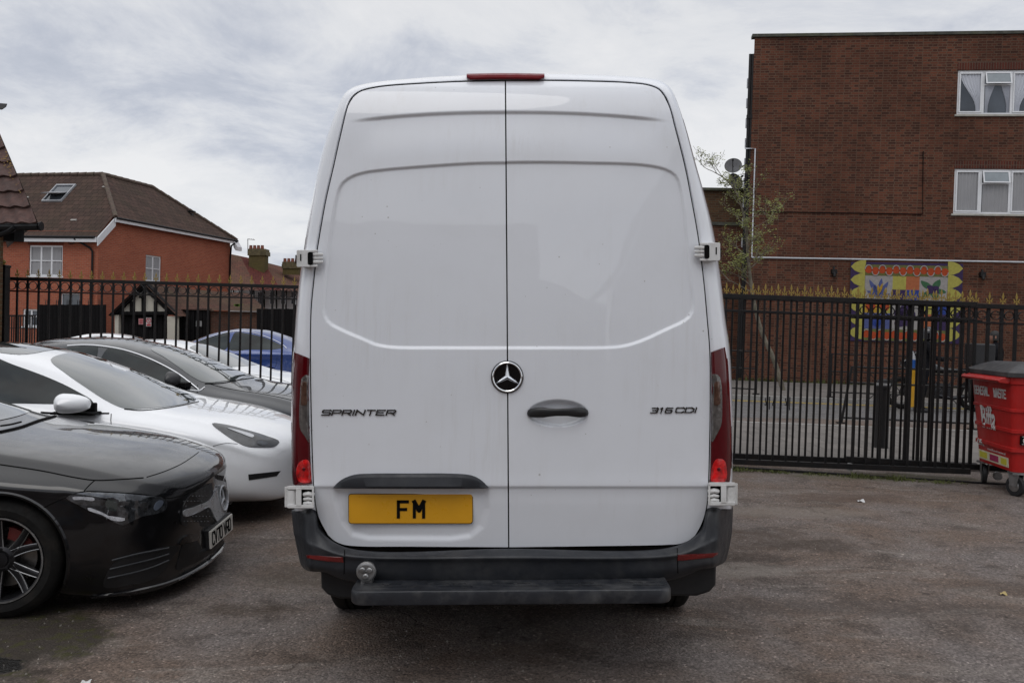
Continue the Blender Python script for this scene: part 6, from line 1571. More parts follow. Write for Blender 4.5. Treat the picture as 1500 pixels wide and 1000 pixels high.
tes.line([(312, 653), (330, 649), (348, 650)], f, 'bumper_seam', M_gap, w=.0018); tes.line([(163, 606), (162.5, 615), (163, 622)], f, 'door_gap', M_gap, w=.003)
tes.line([(60, 604), (100, 606), (135, 605.5), (160, 605.5)], f, 'door_trim', M_gap, w=.009, off=.0)
tes.line([(182, 599), (205, 601), (240, 598), (270, 593), (291, 588)], f, 'cowl', M_gap, w=.005); 
def at_pix(M, px, py, yl):
    """car-local point seen at a pixel on the plane y=yl"""
    Mi = M.inverted(); o = Mi@CAM; d = Mi.to_3x3()@ray(px, py); t = (yl-o.y)/d.y; return o+d*t
c = at_pix(tes.M, 97, 591, -1.03)
mirror_mb(tuple(c+Vector((-.02, 0, 0))), (.46, .20, .165), -1).build('door_mirror', M_whitec, rt); mb = MB(); mb.box(c+Vector((.03, .10, -.082)), (.34, .16, .02)); mb.box(c+Vector((.11, .16, -.055)), (.10, .06, .10)); mb.build('mirror_foot', M_gap, rt, bevel=.01)
# ---- details of the dark grey saloon
f = gry.pix(gry.M); rt = gry.root
gry.patch([(221, 511), (245, 506), (272, 506), (300, 516), (328, 530), (350, 543), (360, 549), (350, 556), (330, 558), (300, 560), (282, 552), (262, 538), (240, 523)], f, 'windscreen', M_glass, n=90, off=.004)
gry.line([(300, 562), (325, 561), (352, 556), (372, 553)], f, 'cowl', M_gap, w=.006)
gaps(gry)
gry.line([(99, 507), (120, 505.8), (141, 506.5), (180, 512.5), (216, 524.5), (255, 544), (275, 558), (291, 571)], f, 'window_trim', M_chrome, w=.010, off=.006, n=80)
c = at_pix(gry.M, 248, 555, -1.03); mirror_mb(tuple(c), (.26, .20, .17), -1).build('door_mirror', simple('dark_mirror_shell', (.03, .03, .032), .4, bmp=.002, bs=60), rt); mb = MB(); mb.box(c+Vector((.08, .14, -.07)), (.14, .2, .05)); mb.build('mirror_foot', M_gap, rt, bevel=.01)
gry.line([(300, 567), (292, 572), (275, 571)], f, 'trim_end', M_chrome, w=.008)
# ------------------------------------------------------------------ red wheeled bin
M_red = simple('red_bin_plastic', (.42, .012, .010), .38, var=.12, vs=5, bmp=.001, bs=60, dirt=((.16, .02, .018), 5, .5))
M_lid = simple('dark_grey_lid', (.035, .034, .036), .5, var=.2, dirt=((.12, .11, .10), 5, .5))
M_wtxt = simple('white_print', (.62, .60, .58), .6, var=.2, vs=60)
bA = P(1478, 640, 8.45); bn = thing('wheeled_bin', 'red four wheeled waste bin with grey lid and white lettering, at the right picture edge', 'bin', (bA.x, bA.y, G(bA.x, bA.y)), R(-6))
bn.scale = (1, 1, 1.055)
BM = Matrix.Translation(bn.location)@Matrix.Rotation(R(-6), 4, 'Z')
# local: x to the right (long side), y away; corner nearest the camera at the origin
bw_, bd_ = 1.26, .98
def ring_(z, ins, r=.05, n=5): return [(x, y, z) for x, y in [(a, b) for a, b in rrect(ins, ins, bw_-ins, bd_-ins, r, n)]]
mb = MB(); prof = [(.23, .10), (.235, .09), (.42, .075), (.425, .055), (.46, .055), (.465, .07), (.60, .06), (.605, .045), (.635, .045), (.64, .055), (.80, .04), (.805, .028), (.83, .028), (.835, .036), (1.06, .016), (1.07, .0), (1.13, -.005), (1.135, .02)]
mb.grid([ring_(z, i) for z, i in prof], closed=True, cap=True); mb.build('body', M_red, bn, sharp=25)
mb = MB(); mb.grid([ring_(1.138, -.015), ring_(1.135, -.035), ring_(1.175, -.035), ring_(1.185, -.02), ring_(1.25, .12), ring_(1.265, .16), ring_(1.262, .30)], closed=True, cap=True)
mb.build('lid', M_lid, bn, sharp=25)
mb = MB()
mb.prism([(0.0, .0), (.0, .05), (-.10, .035), (-.12, .01), (-.11, -.01), (-.02, -.02)], lambda q: (q[0]+.01, .03, 1.085+q[1]), lambda q: (q[0]+.01, .93, 1.085+q[1])); mb.build('lip', M_red, bn, bevel=.012)
mb = MB()
for z0, z1 in ((.72, .77), (1.0, 1.06)): mb.box((.75, -.005, (z0+z1)/2), (.9, .07, z1-z0))
mb.tube([(.18, -.03, .86), (.18, -.06, .80), (1.1, -.06, .80)], .018, 8); mb.build('front_ribs', M_red, bn, bevel=.01)
def caster(x, y, a):
    mb = MB(); ax = Vector((math.cos(a), math.sin(a), 0)); mb.lathe([(.05, -.024), (.092, -.022), (.10, -.012), (.10, .012), (.092, .022), (.05, .024)], (x, y, .10), ax, 28, cap=True)
    w_ = mb.build('wheel', M_blk, bn); mb = MB(); mb.lathe([(.055, .026), (.04, .032), (.001, .034)], (x, y, .10), ax, 20); mb.lathe([(.055, -.026), (.04, -.032), (.001, -.034)], (x, y, .10), ax, 20)
    fr = Vector((-ax.y, ax.x, 0)); 
    for s in (-1, 1): mb.prism([(-.035, .10), (.035, .10), (.06, .215), (-.06, .215)], lambda q: Vector((x, y, 0))+ax*s*.032+fr*q[0]+Vector((0, 0, q[1])), lambda q: Vector((x, y, 0))+ax*s*.040+fr*q[0]+Vector((0, 0, q[1])))
    mb.box((x, y, .222), (.12, .12, .02)); mb.build('fork', M_alu, w_)
for x, y, a in ((.14, .13, .5), (.14, .84, -.3), (1.1, .13, .2), (1.1, .84, .1)): caster(x, y, a)
# lettering on the end face, normal -x; text runs towards -y (from far to near)
def bface(x, y, o):   # x: 0 far .. 1 near, y: metres from the ground
    yy = bd_-.04-x*(bd_-.08); ins = float(np.interp(y, [a for a, _ in prof[::-1]][::-1], [b for _, b in prof])); return (ins+.0-.004-o, yy, y)
mb = MB(); letters(mb, 'GENERAL', .07, -1.0, .045, .075, .012, .016, lambda x, y, o: bface(x, -y, o), off=(0, .002), th=.016); mb.build('lettering', M_wtxt, bn, smooth=False); mb = MB()
letters(mb, 'WASTE', .58, -1.0, .050, .075, .012, .016, lambda x, y, o: bface(x, -y, o), off=(0, .002), th=.016); mb.build('lettering', M_wtxt, bn, smooth=False)
def text_mesh(s, size, off=0.0):
    cu = bpy.data.curves.new('t', 'FONT'); cu.body = s; cu.size = size; cu.offset = off; cu.resolution_u = 3
    o = bpy.data.objects.new('t', cu); COL.objects.link(o); dg = bpy.context.evaluated_depsgraph_get(); dg.update()
    me = bpy.data.meshes.new_from_object(o.evaluated_get(dg)); v = [tuple(x.co) for x in me.vertices]; f_ = [tuple(p.vertices) for p in me.polygons]
    bpy.data.objects.remove(o); bpy.data.curves.remove(cu); bpy.data.meshes.remove(me); return v, f_
def text_on(s, size, off, f, name, mt, parent, org=None):
    v, f_ = text_mesh(s, size, off); mb = MB(); mb.add([f(p[0], p[1]) for p in v], f_); return mb.build(name, mt, parent, org=org, smooth=False)
text_on('Biffa', .30, .008, lambda x, y: bface(.22+x*.72*1.0, .60+y*1.02, .001), 'logo', M_wtxt, bn)
text_on('Biffa', .085, .002, lambda x, y: bface(.10+x*1.1, .405+y-x*.02, .001), 'logo', M_wtxt, bn)
text_on('www.biffa.co.uk/commercial', .032, .0006, lambda x, y: bface(.34+x*1.25, .375+y, .001), 'web_address', M_wtxt, bn)
mb = MB(); mb.prism([(.10, .265), (.86, .265), (.86, .355), (.10, .355)], lambda q: bface(q[0], q[1], .002), lambda q: bface(q[0], q[1], -.002)); lb = mb.build('label', simple('pale_label', (.62, .58, .42), .5, var=.1), bn, smooth=False)
for k, (a, b_, cc) in enumerate(((.13, .33, (.55, .50, .05)), (.40, .62, (.35, .03, .10)), (.68, .82, (.55, .50, .05)))):
    mb = MB(); mb.prism([(a, .28), (b_, .28), (b_, .34), (a, .34)], lambda q: bface(q[0], q[1], .004), lambda q: bface(q[0], q[1], .001)); mb.build('label_panel', simple('label_col_%d' % k, cc, .5), lb, smooth=False)
# small badge on the long side
mb = MB(); mb.prism([(.13, .50), (.60, .50), (.60, .585), (.13, .585)], lambda q: (q[0], .035, q[1]), lambda q: (q[0], .06, q[1])); sb_ = mb.build('serial_label', M_gap, bn, smooth=False)
mb = MB(); mb.grid([[(.18+r_*math.cos(t), .033, .5425+r_*math.sin(t)) for t in np.linspace(0, 2*PI, 21)[:-1]] for r_ in (.024, .033)], closed=True)
for s_ in (.507, .578): mb.box((.365, .033, s_), (.45, .002, .004))
mb.box((.40, .033, .552), (.26, .002, .012)); mb.box((.37, .033, .532), (.20, .002, .008)); mb.build('serial_print', M_wtxt, sb_, smooth=False)
mb = MB(); mb.box((.20, .034, .93), (.09, .004, .06)); mb.build('yellow_sticker', simple('yellow_sticker', (.55, .40, .05), .5), bn, smooth=False)

# ------------------------------------------------------------------ young street tree on the far pavement
def rot_to(d): return Vector(d).normalized()
tb = P(1147, 578, 22.6); tb.z = .12
tree = wthing('street_tree', 'slim young street tree coming into leaf, in front of the brick block', 'tree', tuple(tb))
rt_ = random.Random(11); M_bark = simple('grey_bark', (.15, .13, .10), .9, var=.35, vs=8, bmp=.01, bs=30, dirt=((.06, .07, .03), 5, .5))
top = P(1104, 440, 22.6); tips = []; mbk = MB()
path = catmull([tuple(tb), tuple(tb.lerp(top, .33)+Vector((.02, 0, 0))), tuple(tb.lerp(top, .66)+Vector((-.06, 0, 0))), tuple(top), tuple(P(1096, 380, 22.6)), tuple(P(1092, 330, 22.5)), tuple(P(1080, 285, 22.5)), tuple(P(1062, 262, 22.5)), tuple(P(1042, 250, 22.5))], 40)
rad = [.062*(1-i/39)**.8+.008 for i in range(40)]
mbk.tube([Vector(p) for p in path], rad, 8); trk = mbk.build('trunk', M_bark, tree)
mbr = MB()
def branch(p, d, L, r, lev):
    n = 6; pts = [Vector(p)]; dd = Vector(d).normalized()
    for i in range(n):
        dd = (dd+Vector((rt_.gauss(0, .16), rt_.gauss(0, .16), rt_.gauss(.04, .12)))).normalized(); pts.append(pts[-1]+dd*L/n)
    mbr.tube(pts, [max(.004, r*(1-i/n*.75)) for i in range(n+1)], 5)
    if lev < 2:
        for k in range(4 if lev == 0 else 3):
            i = rt_.randint(2, n); branch(pts[i], (dd+Vector((rt_.gauss(0, .8), rt_.gauss(0, .8), rt_.gauss(.2, .5)))), L*rt_.uniform(.45, .7), r*.5, lev+1)
    if lev >= 1: tips.extend(pts[2:])
    else: tips.extend(pts[4:])
for i in range(17, 40, 1):
    a = rt_.uniform(0, 2*PI); branch(path[i], (math.cos(a)*1.0, math.sin(a)*.8, rt_.uniform(.2, .9)), rt_.uniform(.55, 1.05)*(1-.45*(i-17)/23), .020*(1-.5*(i-17)/23), 0)
mbr.build('branches', M_bark, tree)
ml = MB()
for t in tips:
    if rt_.random() < .55: continue
    if t.z > tb.z+5.2 and rt_.random() < .5: continue
    for k in range(rt_.randint(2, 7)):
        c = t+Vector((rt_.gauss(0, .055), rt_.gauss(0, .055), rt_.gauss(0, .05))); s = rt_.uniform(.020, .042)
        u = Vector((rt_.gauss(0, 1), rt_.gauss(0, 1), rt_.gauss(0, .6))).normalized(); v = u.orthogonal().normalized()*.45
        ml.add([c-u*s, c+v*s, c+u*s, c-v*s], [(0, 1, 2, 3)])
M_leaf = simple('spring_leaves', (.15, .165, .03), .6, var=.45, vs=4)
ml.build('crown', M_leaf, tree, fix=False, smooth=False)

# ------------------------------------------------------------------ background left: garages, gates, terrace
M_wood = simple('black_timber', (.007, .0065, .007), .8, spec=.12, var=.3, vs=10, bmp=.003, bs=30)
M_cream = simple('cream_render', (.52, .49, .42), .8, var=.08, dirt=((.3, .27, .2), 3, .4))
def boxW(mb, pa, pb, depth):  # two opposite px corners at a distance
    pass
def rect_px(mb, x0, y0, x1, y1, Y, th=.1):
    mb.prism([(x0, y0), (x1, y0), (x1, y1), (x0, y1)], lambda q: P(q[0], q[1], Y), lambda q: P(q[0], q[1], Y)+Vector((0, th, 0)))
def prism_px(mb, poly, Y, th=.1): mb.prism(poly, lambda q: P(q[0], q[1], Y), lambda q: P(q[0], q[1], Y)+Vector((0, th, 0)))
# garage with half timbered gable
gO = P(210, 524, 34)
ga = wthing('garage', 'small black garage with cream half timbered gable, seen through the left fence', 'garage', tuple(gO))
mb = MB(); prism_px(mb, [(174, 458), (209, 423), (246, 458)], 34, .3); mb.build('gable', M_cream, ga, smooth=False)
mb = MB()
for x, ya in ((192, 441), (209, 424), (227, 441)): rect_px(mb, x-2, ya, x+2, 458, 33.9, .15)
rect_px(mb, 165, 456, 254, 461, 33.88, .2); mb.build('gable_timber', M_wood, ga, smooth=False)
mb = MB(); prism_px(mb, [(158, 462), (208, 414), (213, 414), (262, 464), (252, 461), (211, 424), (207, 424), (171, 459)], 33.8, .3); mb.build('bargeboard', M_wood, ga, smooth=False)
mb = MB()
for sgn, xa in ((-1, 160), (1, 260)):
    a_ = P(xa, 463, 33.7); b_ = P(210, 415, 33.7); roofface(mb, [tuple(a_), tuple(a_+Vector((0, 5, 0))), tuple(b_+Vector((0, 5, 0))), tuple(b_)], (0, 1, 0))
M_tile2 = tile_mat('mossy_red_tiles', (.10, .050, .038), (.07, .038, .03), (.02, .015, .014), soil=(.09, .085, .05), soilamt=.5)
mb.build('roof', M_tile2, ga, fix=False, smooth=False)
mb = MB(); rect_px(mb, 168, 460, 173.5, 530, 33.9, .3); mb.build('pillar', M_cream, ga, smooth=False); mb = MB(); rect_px(mb, 245, 463, 258, 530, 33.9, .3); mb.build('pillar', M_cream, ga, smooth=False)
for xa, xb in ((173.5, 209), (210, 245)):
    mb = MB(); rect_px(mb, xa, 461, xb, 530, 34.15, .08)
    for k in range(5): rect_px(mb, xa+k*(xb-xa)/5+.2, 463, xa+(k+1)*(xb-xa)/5-.4, 528, 34.12, .03)
    mb.build('door', M_wood, ga, smooth=False)
mb = MB(); mb.box(P(208, 435, 33.8), (.16, .2, .1)); mb.tube([P(208, 431, 33.8), P(210, 427, 33.9)], .03, 6); mb.build('camera', M_gap, ga, smooth=False)
M_signp = simple('pink_sign', (.55, .26, .27), .6, var=.1); M_signr = simple('red_sign', (.45, .04, .05), .6)
mb = MB(); rect_px(mb, 203, 466.5, 210, 475, 34.0, .02); sg1 = mb.build('notice', M_signp, ga, smooth=False); ORG[sg1.name] = ORG[ga.name]
mb = MB()
for k in range(3): rect_px(mb, 204, 468.2+k*2.1, 209, 469+k*2.1, 33.98, .01)
mb.build('notice_text', M_signr, sg1, org=ORG[ga.name], smooth=False)
mb = MB(); rect_px(mb, 214, 465, 221.5, 478, 34.0, .02); sg2 = mb.build('notice', simple('white_sign', (.6, .56, .56), .6), ga, smooth=False); ORG[sg2.name] = ORG[ga.name]
mb = MB(); cc = P(217.7, 469.5, 33.97); mb.grid([[cc+Vector((r_*math.cos(t), 0, r_*math.sin(t))) for t in np.linspace(0, 2*PI, 25)[:-1]] for r_ in (.075, .10)], closed=True); mb.prism([(215.6, 467.3), (216.1, 466.8), (219.9, 471.6), (219.4, 472.1)], lambda q: P(q[0], q[1], 33.97), lambda q: P(q[0], q[1], 33.96)); rect_px(mb, 214.8, 474.5, 220.8, 477, 33.98, .01); mb.build('no_parking_symbol', M_signr, sg2, org=ORG[ga.name], smooth=False)
# lower garages right of it: tiled roof, black doors, brick wall
gO = P(310, 524, 35)
g2 = wthing('garage_row', 'low brick garages with mossy tiled roof and black doors beside the half timbered garage', 'garage', tuple(gO))
mb = MB(); roofface(mb, [tuple(P(255, 453, 34.8)), tuple(P(392, 456, 34.8)), tuple(P(366, 430, 37.5)), tuple(P(248, 421, 37.5))], (1, 0, 0)); mb.build('roof', M_tile2, g2, fix=False, smooth=False)
w0 = P(258, 453, 35); w1 = P(392, 457, 35); exg = Vector((w1.x-w0.x, 0, 0)).normalized()
wall_mb((w0.x, 35, 0), exg, 0, w1.x-w0.x, -.5, w0.z-.02, []).build('wall', brick_mat('garage_brick', (.13, .055, .035), (.08, .04, .03), (.12, .09, .07), soilamt=.5), g2, org=tuple(gO), fix=False, smooth=False)
for xa, xb in ((262, 285), (286, 307)):
    mb = MB(); rect_px(mb, xa, 453.5, xb, 530, 34.9, .1)
    for k in range(4): rect_px(mb, xa+.5+k*(xb-xa)/4, 455, xa-.3+(k+1)*(xb-xa)/4, 528, 34.87, .03)
    d_ = mb.build('door', M_wood, g2, smooth=False); ORG[d_.name] = ORG[g2.name]
    mb = MB(); rect_px(mb, (287 if xa < 280 else 292.5), 470, (290 if xa < 280 else 295.5), 478, 34.8, .04); mb.build('handle', M_alu, d_, org=ORG[g2.name], smooth=False)
mb = MB(); rect_px(mb, 255, 452.5, 310, 454, 34.85, .08); mb.build('gutter', M_gut, g2, smooth=False)
# clump of bright moss on the garage roof
mb = MB()
for i in range(60): q = P(349+random.gauss(0, 2.2), 447+random.gauss(0, .8), 35.0); mb.add([q+Vector((random.gauss(0, .05), -.03, random.gauss(0, .03))) for _ in range(3)], [(0, 1, 2)])
mb.build('moss', simple('bright_moss', (.10, .20, .02), .8, var=.3), g2, fix=False, smooth=False)
# black timber screens with short spikes
for (xa, xb, yt, Y, lab) in ((57, 155, 446, 30.5, 'black timber screen with short spikes along its top, left of the garage'), (376, 445, 452, 33, 'dark timber screen between the garages and the van')):
    o_ = P((xa+xb)/2, 524, Y); sc_ = wthing('timber_screen', lab, 'fence', tuple(o_)); mb = MB(); nb = int((xb-xa)/5)
    for k in range(nb): x = xa+k*(xb-xa)/nb; rect_px(mb, x, yt+(k % 2)*.3, x+(xb-xa)/nb-.35, 528, Y, .05)
    mb.build('boards', M_wood, sc_, smooth=False); mb = MB()
    for k in range(int((xb-xa)/2.6)):
        if (k//3) % 2: continue
        q = P(xa+10+k*2.6, yt, Y+.02)
        if xa+10+k*2.6 < xb-3 and xa < 100: mb.lathe([(.014, -.05), (.014, .12), (.001, .20)], q, n=5)
    if mb.v: mb.build('spikes', M_iron, sc_)
# short railing and bin store shapes at the far left
q0 = P(8, 500, 26); q1 = P(52, 500, 26)
railing('low_railing', 'low black railing in front of the brick house, at the far left', 'fence', q0.xy, q1.xy, 2, P(8, 461, 26).z, P(52, 461, 26).z, 13, barw=.03, rings=False, mid=.4, fin=.01)
# terrace houses
M_tile3 = tile_mat('worn_red_tiles', (.14, .062, .048), (.10, .052, .042), (.03, .02, .018), soil=(.17, .14, .075), soilamt=.35, bw=.33, bh=.30)
M_tile4 = tile_mat('new_red_tiles', (.115, .035, .028), (.095, .03, .026), (.02, .01, .01), bw=.33, bh=.45, soilamt=.1)
tO = P(385, 500, 58); tr_h = wthing('terraced_houses', 'distant terraced houses with worn red tile roofs and white half timbered fronts', 'houses', tuple(tO))
def rp4(mb, pts, mt=None): roofface(mb, [tuple(P(x, y, Y)) for x, y, Y in pts], (1, .3, 0))
mb = MB(); rp4(mb, [(330, 425, 56), (378, 425, 57), (352, 375, 61), (328, 370, 60)]); mb.build('roof', M_tile3, tr_h, fix=False, smooth=False)
mb = MB(); rp4(mb, [(378, 425, 57), (412, 425, 58), (385, 382, 62), (352, 375, 61)]); mb.build('roof', M_tile4, tr_h, fix=False, smooth=False)
mb = MB(); rp4(mb, [(412, 425, 58), (470, 428, 60), (450, 399, 65), (385, 384, 62)]); mb.build('roof', M_tile3, tr_h, fix=False, smooth=False)
mb = MB(); mb.prism([(328, 372), (388, 384), (455, 401), (475, 430), (475, 440), (330, 440)], lambda q: P(q[0], q[1], 66), lambda q: P(q[0], q[1], 66.5)); mb.build('back_wall', M_tile3, tr_h, smooth=False)
mb = MB(); rect_px(mb, 330, 420, 475, 470, 59.5, .3); mb.build('front_wall', simple('white_render', (.60, .60, .60), .8, var=.06), tr_h, smooth=False)
for x in (341, 352, 371, 386, 404, 418, 432): mb = MB(); rect_px(mb, x, 422, x+1.6, 452, 59.3, .1); mb.build('timber', M_wood, tr_h, smooth=False)
for x in (346, 377, 395, 411, 426):
    mb = MB(); rect_px(mb, x, 427, x+7, 446, 59.2, .1); w_ = mb.build('window', M_upvc, tr_h, smooth=False); ORG[w_.name] = ORG[tr_h.name]; mb = MB()
    rect_px(mb, x+.8, 428, x+3.2, 436, 59.15, .03); rect_px(mb, x+3.8, 428, x+6.2, 436, 59.15, .03); rect_px(mb, x+.8, 437.5, x+3.2, 445, 59.15, .03); rect_px(mb, x+3.8, 437.5, x+6.2, 445, 59.15, .03); mb.build('pane', M_wglass, w_, org=ORG[tr_h.name], smooth=False)
M_chim = brick_mat('old_chimney_brick', (.13, .09, .04), (.09, .065, .03), (.10, .085, .05), soil=(.10, .10, .03), soilamt=.5)
for (xc, yt, yb, wd, lab, Y) in ((376, 359, 400, 12, 'first', 60), (426, 378, 402, 12, 'second', 61)):
    mb = MB()
    for (a, b_, c_, d_) in ((xc-wd, yt+16, xc+wd, yb), ):
        p0_, p1_ = P(xc-wd, yb, Y), P(xc+wd, yt+8, Y); w_, h_ = p1_.x-p0_.x, p1_.z-p0_.z
        for o4, e4, l4 in ((p0_, Vector((1, 0, 0)), w_), (p0_+Vector((w_, 0, 0)), Vector((0, 1, 0)), .9), (p0_, Vector((0, 1, 0)), .9)):
            m2 = wall_mb((o4.x, o4.y, 0), e4, 0, l4, p0_.z, p1_.z, []); mb.add(m2.v, m2.f, m2.uv)
    ch = mb.build('chimney', M_chim, tr_h, fix=False, smooth=False); ORG[ch.name] = ORG[tr_h.name]
    mb = MB(); rect_px(mb, xc-wd-1.5, yt+9, xc+wd+1.5, yt+15, Y-.08, 1.1); rect_px(mb, xc-wd-.8, yt+5.5, xc+wd+.8, yt+9, Y-.05, 1.0); mb.build('chimney_cap', simple('old_brick_plain', (.10, .08, .04), .9, var=.4, vs=5), ch, org=ORG[tr_h.name], smooth=False)
    for k in range(4): mb = MB(); mb.lathe([(.13, 0), (.12, .05), (.10, .22), (.12, .24), (.10, .25)], P(xc-wd+3.4+k*5.6, yt+5.5, Y+.4), n=10, cap=True); mb.build('chimney_pot', simple('terracotta', (.20, .065, .04), .8, var=.2), ch, org=ORG[tr_h.name])
mb = MB(); a_ = P(363, 370, 60.5); b_ = P(363, 350, 60.5); mb.tube([a_, b_], .03, 6); mb.tube([b_, b_+Vector((.5, 0, -.05))], .025, 5)
for k in range(4): mb.tube([b_+Vector((.05+k*.12, -.15, 0)), b_+Vector((.05+k*.12, .15, -.02))], .015, 4)
mb.build('aerial', M_alu, tr_h)

# terrace across the street end, mostly hidden by the van
tb_ = wthing('brick_terrace', 'long brick terrace across the far end of the street, hidden behind the van', 'building', (-1, 44, 0))
wins = [(1.2+k*3.4, 2.5+k*3.4, z0, z0+1.2) for k in range(5) for z0 in (.9, 3.5)]
wall_mb((-9.5, 44, 0), Vector((1, 0, 0)), 0, 17.5, -.5, 5.3, wins).build('wall', M_bk3, tb_, fix=False, smooth=False)
for h_ in wins: window(tb_, (-9.5, 44, 0), Vector((1, 0, 0)), h_, [.5], fw=.07, sill='w', sash=False)
mb = MB(); roofface(mb, [(-9.8, 43.7, 5.2), (8.3, 43.7, 5.2), (8.3, 48, 8.2), (-9.8, 48, 8.2)], (1, 0, 0)); roofface(mb, [(-9.8, 52.3, 5.2), (8.3, 52.3, 5.2), (8.3, 48, 8.2), (-9.8, 48, 8.2)], (1, 0, 0)); mb.build('roof', M_tile3, tb_, fix=False, smooth=False)
mb = MB()
for x_ in (-9.5, 8.0): mb.add([(x_, 44, -.5), (x_, 52, -.5), (x_, 52, 5.3), (x_, 48, 8.1), (x_, 44, 5.3)], [(0, 1, 2, 3, 4)], [[(0, 0), (8, 0), (8, 5.8), (4, 8.6), (0, 5.8)]])
mb.build('gable_wall', M_bk3, tb_, fix=False, smooth=False)

# ------------------------------------------------------------------ corner of the near left building: tiled roof end
M_mtile = simple('maroon_roof_tile', (.072, .034, .027), .8, var=.35, vs=9, bmp=.004, bs=40, dirt=((.035, .026, .022), 4, .7))
M_lich = simple('orange_lichen', (.20, .12, .03), .9, var=.4, vs=20)
nO = P(-10, 500, 12.3); nb_ = wthing('tiled_roof_building', 'corner of a building with worn maroon tiled roof, at the left picture edge', 'building', tuple(nO))
# verge runs from (0,206) down to (55,328); tiles run off to the left
vt = Vector(P(-30, 125, 14.4)); vb = Vector(P(56, 326, 11.9)); left = Vector((-1, .25, 0)).normalized()
ncour = 10
rtt = random.Random(5)
nrm = (vb-vt).cross(left).normalized(); nrm = nrm if nrm.y < 0 else -nrm
ldir = (left+ (vb-vt).normalized()*.0).normalized()
for k in range(ncour):
    a_ = vt.lerp(vb, k/ncour); b_ = vt.lerp(vb, (k+1.12)/ncour)
    mb = MB(); rows = []
    nx_ = 130
    for t, lift in ((0, .0), (.5, .02), (1.0, .045), (1.0, .018)):
        row = []
        for i in range(nx_):
            s = i*.045; wv_ = .016*math.cos(i*2*PI/5.5)*(1 if t > 0 else .6); row.append(a_.lerp(b_, t)+ldir*s+nrm*(lift+wv_)+Vector((0, 0, 0)))
        rows.append(row)
    mb.grid(rows); mb.build('tile_course', M_mtile, nb_, sharp=50)
d2_ = Vector((-.56, .83, 0)); mb = MB(); roofface(mb, [tuple(vb+nrm*.01), tuple(vt+nrm*.01), tuple(vt+d2_*3), tuple(vb+d2_*6)], d2_); mb.build('side_roof', M_tile1, nb_, fix=False, smooth=False)
mb = MB()
for i in range(120):
    t = rtt.choice([rtt.gauss(.42, .05), rtt.gauss(.62, .04), rtt.uniform(.3, .85)]); s = abs(rtt.gauss(0, .13)); q = vt.lerp(vb, t)+ldir*s+nrm*.05; r_ = rtt.uniform(.006, .020)
    mb.add([q+(ldir*math.cos(a)+(vb-vt).normalized()*math.sin(a))*r_*rtt.uniform(.6, 1.2) for a in np.linspace(0, 2*PI, 7)[:-1]], [tuple(range(6))])
mb.build('lichen', M_lich, nb_, fix=False, smooth=False)
mb = MB(); mb.tube([vb+Vector((.02, 0, -.05)), vb+ldir*2.2+Vector((0, 0, -.10))], .055, 8); mb.tube([vb+Vector((.03, 0, -.05)), vb+Vector((.05, 0, -.05))], .065, 8); mb.build('gutter', M_gut, nb_)
mb = MB(); c_ = vb+ldir*1.2; mb.box(c_+Vector((-.35, .15, -.15)), (2.0, .25, .16)); mb.build('soffit', M_wood, nb_, smooth=False)
wq = P(5, 345, 12.2); wall_mb((wq.x-6, wq.y, 0), Vector((1, 0, 0)), 0, 6, G(wq.x, 12)-.1, wq.z+.1, []).build('wall', M_bk2, nb_, org=tuple(nO), fix=False, smooth=False)
mb = MB(); mb.tube([P(0, 344, 12.1), P(15, 338, 12.0), P(22, 333, 11.95)], .04, 8); mb.build('gutter_pipe', M_gut, nb_)
lq = P(-4, 156, 12.0); fl = wthing('flood_light', 'small black floodlight at the left picture edge above the tiled roof', 'lamp', tuple(lq))
mb = MB(); mb.prism([(-14, 150), (11, 152), (9, 157), (3, 161), (-14, 160)], lambda q: P(q[0], q[1], 11.9), lambda q: P(q[0], q[1], 12.1)); mb.build('housing', M_gloss, fl, bevel=.01)
mb = MB(); mb.tube([P(-12, 156, 12), P(-20, 170, 12), P(-24, 300, 12.2)], .02, 6); mb.build('arm', M_iron, fl)

# ------------------------------------------------------------------ people and motorcycle beyond the gate
def skin_mesh(name, verts, edges, radii, mt, parent, sub=2, root=0):
    me = bpy.data.meshes.new(name); me.from_pydata([tuple(v) for v in verts], edges, []); o = bpy.data.objects.new(name, me); COL.objects.link(o)
    o.modifiers.new('skin', 'SKIN'); sk = me.skin_vertices[0]
    for i, r_ in enumerate(radii):
        rr = r_ if isinstance(r_, tuple) else (r_, r_); sk.data[i].radius = rr; sk.data[i].use_root = (i == root)
    sm = o.modifiers.new('sub', 'SUBSURF'); sm.levels = sub; sm.render_levels = sub
    dg = bpy.context.evaluated_depsgraph_get(); dg.update(); m2 = bpy.data.meshes.new_from_object(o.evaluated_get(dg)); bpy.data.objects.remove(o)
    ob = bpy.data.objects.new(name, m2); COL.objects.link(ob); m2.materials.clear(); m2.materials.append(mt); ob.parent = parent
    m2.polygons.foreach_set('use_smooth', [True]*len(m2.polygons)); return ob
M_cloth = simple('black_jacket', (.008, .008, .010), .85, spec=.1, var=.3, vs=8, bmp=.01, bs=12); M_skin = simple('skin', (.26, .13, .09), .5, var=.08); M_trou = simple('dark_trousers', (.012, .012, .016), .8, var=.3)
